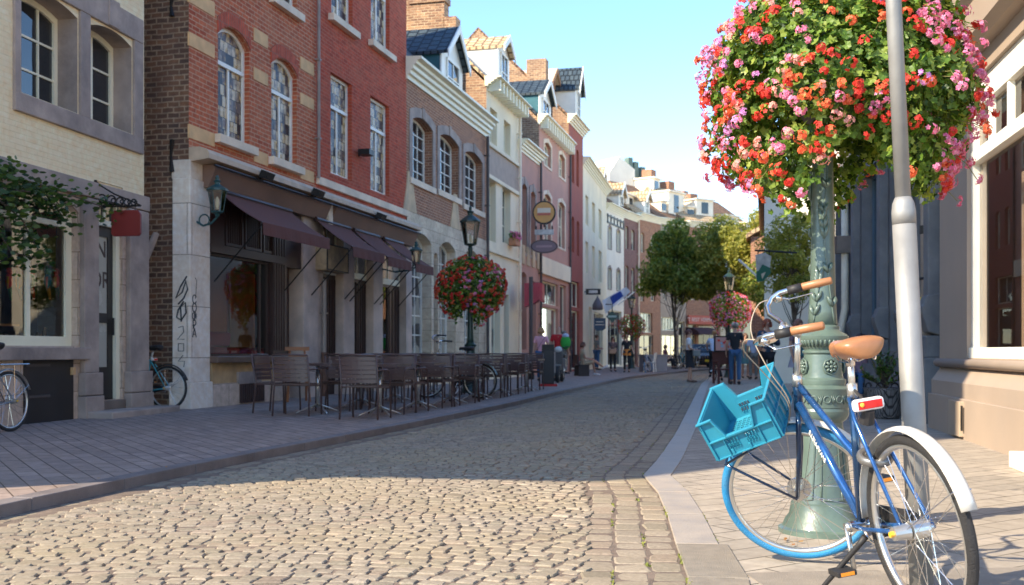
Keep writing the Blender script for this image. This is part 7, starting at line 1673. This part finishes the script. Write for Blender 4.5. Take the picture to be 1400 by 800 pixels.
def person(label, loc, rz, pose=None, h=1.72, top=None, sleeves='short', trousers=None, skirt=None, shorts=False, hair=None, hairlen='short', shoes=None, bare=False, cap=None, w=1.0, face=True, jacket=None):
    T = thing('person', label, 'person', loc, rz, None); k = h/1.72; T.scale = (k*w, k*w, k)
    J = {a: Vector(b) for a, b in DJ.items()}; J.update({a: Vector(b) for a, b in (pose or {}).items()})
    Rd = dict(DR); E = list(BE); JJ = dict(J); head = (J['hd']-J['nk']).normalized()
    # fingers
    for s_ in 'lr':
        sg = -1 if s_ == 'l' else 1; wv, pv = J['w'+s_], J['p'+s_]; d = (pv-wv).normalized(); sd = d.cross(Vector((sg, 0, 0)));
        sd = sd.normalized() if sd.length > .2 else Vector((0, 1, 0)); cu = d.cross(sd)
        for i, (o_, l_) in enumerate(((-.027, .06), (-.009, .072), (.009, .066), (.027, .05))):
            a_, b_, c_ = 'f%s%da' % (s_, i), 'f%s%db' % (s_, i), 'f%s%dc' % (s_, i)
            JJ[a_] = pv+d*.02+sd*o_; JJ[b_] = JJ[a_]+d*l_*.5+cu*.006*-sg; JJ[c_] = JJ[b_]+(d*.8+cu*-sg*.5).normalized()*l_*.5
            Rd[a_] = Rd[b_] = .0095; Rd[c_] = .007; E += [('p'+s_, a_), (a_, b_), (b_, c_)]
        JJ['t%s_'%s_] = wv+d*.03+sd*-.035; JJ['t%s__'%s_] = wv+d*.075+sd*-.05; Rd['t%s_'%s_] = .012; Rd['t%s__'%s_] = .009; E += [('w'+s_, 't%s_'%s_), ('t%s_'%s_, 't%s__'%s_)]
    # nose and chin as small branches of the head
    f_ = Vector((0, 1, 0)) if not pose or 'fd' not in pose else Vector(pose['fd']); JJ.pop('fd', None); J.pop('fd', None)
    JJ['ns'] = J['hd']+f_*.1+Vector((0, 0, -.012)); Rd['ns'] = .013; E.append(('hd', 'ns'))
    b = skinmesh('body', JJ, E, Rd, skin, T, sub=1)
    if face:
        mb = MB(); sdv = f_.cross(Vector((0, 0, 1))).normalized()
        for s_ in (-1, 1): mb.ell(J['hd']+f_*.083+sdv*.031*s_+Vector((0, 0, .018)), .0085, 6, 5)
        mb.build('eyes', plain('eye_dark', (.03, .02, .02, 1), .3), T)
        MB().ell(J['hd']+f_*.088+Vector((0, 0, -.05)), (.024, .012, .007), 8, 5).build('mouth', plain('lips', (.4, .12, .1, 1), .5), T)
        mb = MB(); 
        for s_ in (-1, 1): mb.ell(J['hd']+sdv*.079*s_-f_*.005, (.012, .018, .03), 6, 6)
        mb.build('ears', skin, T)
    if top:
        names = ['pel', 'sp', 'ch', 'nb', 'sl', 'sr']; Es = [('pel', 'sp'), ('sp', 'ch'), ('ch', 'nb'), ('ch', 'sl'), ('ch', 'sr')]; Jt = {n: J[n] for n in names}; Rt = dict(pel=(.155, .112), sp=(.14, .102), ch=(.165, .112), nb=.078, sl=.07, sr=.07)
        for s_ in 'lr':
            if sleeves == 'none': continue
            e_ = J['s'+s_].lerp(J['e'+s_], .75 if sleeves == 'short' else 1.0); Jt['e'+s_] = e_; Rt['e'+s_] = .058 if sleeves == 'short' else .052; Es.append(('s'+s_, 'e'+s_))
            if sleeves == 'long': Jt['w'+s_] = J['e'+s_].lerp(J['w'+s_], .95); Rt['w'+s_] = .038; Es.append(('e'+s_, 'w'+s_))
        Jt['nb'] = J['nb']-Vector((0, 0, .015)); Jt['pel'] = J['pel']-(J['sp']-J['pel'])*.75; skinmesh('shirt', Jt, Es, Rt, top, T)
    if trousers:
        Jt = {n: J[n] for n in ('pel', 'hl', 'hr')}; Rt = dict(pel=(.15, .112), hl=.1, hr=.1); Es = [('pel', 'hl'), ('pel', 'hr')]
        for s_ in 'lr':
            Jt['k'+s_] = J['k'+s_] if not shorts else J['h'+s_].lerp(J['k'+s_], .85); Rt['k'+s_] = .068 if not shorts else .09; Es.append(('h'+s_, 'k'+s_))
            if not shorts: Jt['a'+s_] = J['k'+s_].lerp(J['a'+s_], .95); Rt['a'+s_] = .055; Es.append(('k'+s_, 'a'+s_))
        skinmesh('trousers', Jt, Es, Rt, trousers, T)
    if skirt:
        c0 = J['pel']; mt, ln, fl = skirt; kn = (J['kl']+J['kr'])/2; mb = MB(); v = []; n = 24; K = 7
        for i in range(K):
            t = i/(K-1); c = (c0+Vector((0, 0, .1))).lerp(Vector((kn.x, kn.y, kn.z)), t*ln)
            for j in range(n): a_ = 2*math.pi*j/n; r_ = .15+(fl-.15)*t; v.append(c+Vector((r_*math.cos(a_), r_*.78*math.sin(a_), 0))*(1+.04*math.sin(a_*5)*t))
        mb.add(v, [(i*n+j, i*n+(j+1) % n, (i+1)*n+(j+1) % n, (i+1)*n+j) for i in range(K-1) for j in range(n)]); mb.build('skirt', mt, T, smooth=True)
    sm_ = shoes or rubber
    for s_ in 'lr':
        a_, t_ = J['a'+s_], J['t'+s_]; d = (t_-a_); d.z = 0; d.normalize(); MB().tube([a_-d*.05+Vector((0, 0, -.05)), a_-d*.03+Vector((0, 0, -.02)), a_.lerp(t_, .5)+Vector((0, 0, -.01)), t_+d*.03, t_+d*.07], [.03, .047, .044, .038, .02], 10, flat=.8).build('shoe', sm_, T, smooth=True)
    if hair is not None:
        hm = plain('hair_%s' % str(round(hair[0], 3)), hair, .6, var=.3, sc=20, bmp=.5, bsc=80); mb = MB(); hd = J['hd']; cc_ = hd+Vector((0, 0, .035))-f_*.022
        mb.ell(cc_, (.088, .098, .088), 16, 12)
        if hairlen in ('long', 'bob'):
            L_ = .26 if hairlen == 'long' else .12
            for i in range(9):
                a_ = math.pi+math.pi*(i/8-.0); u = Vector((math.cos(a_), math.sin(a_), 0)) if True else 0
                u = sdv*math.cos(math.pi*i/8)-f_*math.sin(math.pi*i/8) if face else Vector((math.cos(math.pi*i/8), -math.sin(math.pi*i/8), 0))
                mb.tube([cc_+u*.07, cc_+u*.088-Vector((0, 0, .08)), cc_+u*.085-Vector((0, 0, L_))], [.035, .034, .018], 7)
        if hairlen == 'tied': mb.ell(cc_-f_*.1+Vector((0, 0, .01)), .045, 10, 8)
        if hairlen == 'curly':
            for i in range(40): d = Vector(rng.normal(0, 1, 3)).normalized(); d.z = abs(d.z)*1.0-.2; mb.ell(cc_+d*.085-f_*.01, .032, 6, 5)
        mb.build('hair', hm, T, smooth=True)
    if cap:
        mb = MB(); hd = J['hd']+Vector((0, 0, .05)); mb.ell(hd, (.1, .115, .075), 16, 10); mb.ell(hd+f_*.1-Vector((0, 0, .01)), (.075, .07, .014), 12, 6); mb.build('cap', cap, T, smooth=True)
    return T, J, k
jeans = fabric('jeans', (.04, .1, .2, 1)); black_c = fabric('black', (.018, .018, .022, 1)); white_c = fabric('white', (.7, .68, .68, 1)); pink_c = fabric('pink', (.72, .36, .42, 1)); red_c = fabric('red', (.5, .02, .025, 1)); beige_c = fabric('beige', (.46, .36, .24, 1)); grey_c = fabric('grey', (.2, .2, .18, 1)); navy_c = fabric('navy', (.03, .055, .09, 1)); pale_b = fabric('pale_blue', (.5, .56, .68, 1)); mauve_c = fabric('mauve', (.26, .16, .2, 1)); teal_c = fabric('teal', (.08, .2, .22, 1))
def gp(px_, py_, z=0.0): q = ground(px_, py_, z); return (q.x, q.y, z)
AWAY = 0.0; CAM = math.pi
def walk(s_=1): return dict(kl=(-.1, .14*s_, .5), al=(-.1, .16*s_, .09), tl=(-.11, .3*s_ if s_ > 0 else -.02, .03), kr=(.1, -.02*s_, .5), ar=(.1, -.2*s_, .12), tr=(.11, -.06*s_, .05), wl=(-.24, -.1, .9), pl=(-.24, -.12, .83), wr=(.24, .14, .9), pr=(.24, .19, .84))
q = gp(740, 522, .07); P, J, k = person('woman in a pink T-shirt and jeans walking away with a dark shoulder strap', q, -.15, walk(1), 1.66, pink_c, 'short', jeans, hair=(.42, .22, .09, 1), hairlen='bob')
MB().tube([(.15, -.1, 1.42), (0, -.13, 1.2), (-.16, -.1, .95), (-.17, .05, .95), (0, .13, 1.2), (.14, .09, 1.4)], .012, 6, flat=.5).build('bag_strap', black_c, P)
q = gp(764, 521, .07); P, J, k = person('bald man in a red T-shirt with a bright green backpack seen from behind', q, -.2, walk(-1), 1.74, red_c, 'short', grey_c, w=1.08)
T = thing('backpack', 'bright green backpack with a pale blue top on the man in red', 'backpack', (q[0]+.2, q[1]-.2, .07+1.2), -.2); MB().ell((0, 0, 0), (.16, .11, .22), 14, 10).build('bag', fabric('green', (.04, .35, .05, 1)), T, smooth=True); MB().ell((0, 0, .2), (.11, .09, .08), 12, 8).build('top_flap', pale_b, T, smooth=True); MB().tube([(-.1, .1, .15), (-.1, .16, .0), (-.1, .1, -.15)], .015, 6).build('strap', black_c, T)
q = gp(797, 514, .07)
sit = dict(pel=(0, 0, .5), sp=(0, -.02, .68), ch=(0, -.03, .88), nb=(0, -.02, 1.02), nk=(0, 0, 1.08), hd=(0, .02, 1.18), ht=(0, .02, 1.27), sl=(-.17, -.03, .98), sr=(.17, -.03, .98), el=(-.22, .02, .7), wl=(-.15, .22, .62), pl=(-.12, .29, .62), er=(.22, .02, .7), wr=(.15, .22, .62), pr=(.12, .29, .62), hl=(-.09, .02, .47), hr=(.09, .02, .47), kl=(-.1, .42, .5), al=(-.1, .5, .1), tl=(-.1, .64, .04), kr=(.09, .42, .5), ar=(.1, .44, .09), tr=(.1, .58, .03))
s3 = dict(sit); s3.update(kr=(.02, .46, .58), ar=(-.05, .82, .32), tr=(-.05, .95, .38), wl=(-.05, .3, .66), pl=(0, .36, .66))
P, J, k = person('seated woman in beige with crossed bare legs on a pavement bench', q, R(-80), s3, 1.7, beige_c, 'short', beige_c, shorts=True, hair=(.12, .05, .03, 1), hairlen='bob', shoes=white_c)
T = thing('bench', 'small dark cafe bench under the seated woman in beige', 'bench', (q[0]-.05, q[1], .07), R(-80)); wd = plain('dark_bench_wood', (.05, .035, .03, 1), .5); MB().box(-.4, .4, -.2, .2, .38, .43).build('seat', wd, T)
for x in (-.35, .35): MB().box(x-.03, x+.03, -.2, .2, 0, .38).build('leg', wd, T)
MB().box(-.4, .4, -.25, -.21, .45, .8).build('backrest', wd, T)
q = gp(816, 506, .07); s4 = dict(wl=(-.12, .2, 1.05), pl=(-.06, .25, 1.06), wr=(.12, .2, 1.02), pr=(.06, .26, 1.03)); person('standing man in a grey green shirt and jeans beside the seated woman', (q[0], q[1], .07), R(-70), s4, 1.76, grey_c, 'short', jeans, hair=(.06, .03, .02, 1))
q = gp(838, 508, .07); person('woman in a dark patterned blouse and black trousers facing the camera', q, CAM+.2, dict(wl=(-.1, .2, 1.0), pl=(-.03, .23, 1.0), wr=(.12, .2, 1.0), pr=(.05, .24, 1.0)), 1.62, fabric('patterned', (.1, .07, .07, 1)), 'long', black_c, hair=(.06, .03, .025, 1), hairlen='long')
T = thing('handbag', 'tan handbag held by the woman in the dark patterned blouse', 'handbag', (q[0]-.05, q[1]-.28, 1.0), .2); MB().obox((0, 0, 0), (.16, 0, 0), (0, .05, 0), (0, 0, .11)).build('bag', fabric('tan', (.4, .24, .15, 1)), T, bevel=.03); MB().torus((0, 0, .12), (1, 0, 0), (0, 0, 1), .09, .01, 12, 5, arc=(0, math.pi)).build('handle', leather, T)
q = gp(857, 509, .07); P, J, k = person('woman in black top with an orange waist wrap beside the blue tyred bicycle', q, CAM-.2, dict(wl=(-.3, .1, .95), pl=(-.32, .14, .88)), 1.68, black_c, 'short', black_c, skirt=(fabric('orange', (.55, .2, .04, 1)), .5, .2), hair=(.35, .2, .1, 1), hairlen='tied')
q = gp(942, 523); P, J, k = person('woman in a white blouse, black knee skirt and brown ankle boots on the road', q, R(-95), dict(wl=(-.15, .24, 1.0), pl=(-.1, .31, 1.0), wr=(.13, .22, 1.02), pr=(.08, .29, 1.02), kl=(-.08, .05, .49), al=(-.08, .06, .1), tl=(-.08, .2, .03)), 1.7, white_c, 'short', skirt=(black_c, 1.0, .19), hair=(.11, .04, .03, 1), hairlen='tied', shoes=plain('brown_suede', (.16, .09, .06, 1), .8))
T = thing('shoulder_bag', 'grey shoulder bag on the hip of the woman in the white blouse', 'handbag', (q[0]+.2, q[1]-.2, .93), .1); MB().obox((0, 0, 0), (.12, 0, 0), (0, .05, 0), (0, 0, .1)).build('bag', grey_c, T, bevel=.03); MB().tube([(-.1, 0, .1), (-.12, .1, .45)], .01, 5).build('strap', grey_c, T)
q = (8.12, 41.35, 0.0)
ride = dict(pel=(0, -.15, .98), sp=(0, -.1, 1.13), ch=(0, .02, 1.3), nb=(0, .06, 1.43), nk=(0, .09, 1.49), hd=(0, .12, 1.59), ht=(0, .12, 1.68), sl=(-.17, .04, 1.4), sr=(.17, .04, 1.4), el=(-.26, .15, 1.18), wl=(-.24, .38, 1.08), pl=(-.23, .44, 1.07), er=(.26, .15, 1.18), wr=(.24, .38, 1.08), pr=(.23, .44, 1.07), hl=(-.09, -.15, .94), hr=(.09, -.15, .94), kl=(-.12, .15, .62), al=(-.14, .02, .2), tl=(-.14, .16, .15), kr=(.12, .2, .56), ar=(.24, .1, .09), tr=(.25, .24, .03))
person('woman in a pale blue shirt and black trousers astride a dark bicycle', (6.8, 35.62, 0), R(80)-math.pi/2, ride, 1.72, pale_b, 'short', black_c, hair=(.42, .27, .14, 1), hairlen='tied')
q = gp(1005, 526); person('tall man in a black T-shirt, blue jeans and a pale flat cap', q, R(-160)+2.6, dict(wl=(-.24, .1, .9), pl=(-.24, .14, .83), kl=(-.1, .08, .5), al=(-.1, .1, .09), tl=(-.11, .25, .03), kr=(.1, -.02, .5), ar=(.1, -.12, .09), tr=(.11, .02, .03)), 1.86, black_c, 'short', jeans, hair=(.2, .17, .15, 1), cap=fabric('cap_cream', (.5, .44, .36, 1)))
q = gp(1049, 540); P, J, k = person('woman in a dark navy jacket holding a pink drink cup near the handlebars', q, CAM, dict(wl=(-.05, .26, 1.2), pl=(0, .32, 1.22), el=(-.24, .06, 1.12), wr=(.13, .22, 1.15), pr=(.08, .3, 1.17), hl=(-.08, 0, .9), kl=(-.08, .02, .49), al=(-.08, -.02, .09)), 1.74, navy_c, 'long', black_c, hair=(.3, .08, .04, 1), hairlen='bob')
cpos = P.matrix_basis @ Vector((0, 0, 0)); ca_ = Vector((q[0]-0*k, q[1]-.34*k, 1.19*k))
T = thing('drink_cup', 'clear plastic cup of pink drink in the hands of the woman in navy', 'cup', tuple(ca_)); MB().lathe([(0, .03), (.12, .043)], 16).build('cup', plain('pink_drink', (.65, .1, .16, 1), .2), T, smooth=True); MB().lathe([(.12, .045), (.15, .035), (.16, .02)], 16).build('lid', plain('clear_lid', (.7, .7, .7, 1), .15), T, smooth=True)
q = gp(1095, 541); person('woman in a dark top and pale flared skirt partly behind the lamp post', (q[0]-.05, q[1], 0), CAM+.5, dict(wl=(-.12, .22, 1.15), pl=(-.06, .28, 1.18)), 1.72, mauve_c, 'short', skirt=(fabric('pale_skirt', (.38, .36, .42, 1)), .75, .27), hair=(.25, .12, .08, 1), hairlen='bob')
T = thing('tote_bag', 'teal patterned tote bag of the woman in the pale skirt', 'handbag', (q[0]-.0, q[1]-.3, 1.02), .3); MB().obox((0, 0, 0), (.16, 0, 0), (0, .05, 0), (0, 0, .15)).build('bag', teal_c, T, bevel=.02); MB().torus((0, 0, .14), (1, 0, 0), (0, 0, 1), .09, .01, 12, 5, arc=(0, math.pi)).build('handle', teal_c, T)
# seated person on the lime chair
person('seated curly haired person in a mauve top and jeans on the lime green chair', (GCH[0], GCH[1]+.05, 0), R(150), sit, 1.78, mauve_c, 'long', jeans, hair=(.03, .015, .015, 1), hairlen='curly')
# people farther away
for (px_, py_, lab, rz, kw) in ((1019, 517, 'distant woman in a teal dress behind the man in a cap', CAM, dict(top=teal_c, sleeves='none', skirt=(teal_c, .9, .2), hair=(.1, .05, .03, 1), hairlen='bob')),
                               (1030, 519, 'distant person in a pale blue shirt and grey trousers', AWAY, dict(top=pale_b, trousers=grey_c, hair=(.15, .08, .05, 1))),
                               (1075, 520, 'distant person in brown crouched behind the bicycle stem', CAM, dict(top=beige_c, trousers=jeans, hair=(.2, .1, .06, 1)))):
    q = gp(px_, py_); person(lab, q, rz, None, 1.68, **kw)
q = gp(785, 513, .07); person('person in white half hidden in the doorway left of the seated woman', (q[0]-.25, q[1]+2.5, .07), R(-60), None, 1.78, white_c, 'short', grey_c, hair=(.2, .12, .08, 1))
q = gp(907, 506, .07); person('seated distant person in dark clothes before the grey shop', (8.15, 56.3, .07), R(-120), sit, 1.7, fabric('plum', (.2, .07, .08, 1)), 'short', black_c, hair=(.1, .05, .03, 1), hairlen='bob')
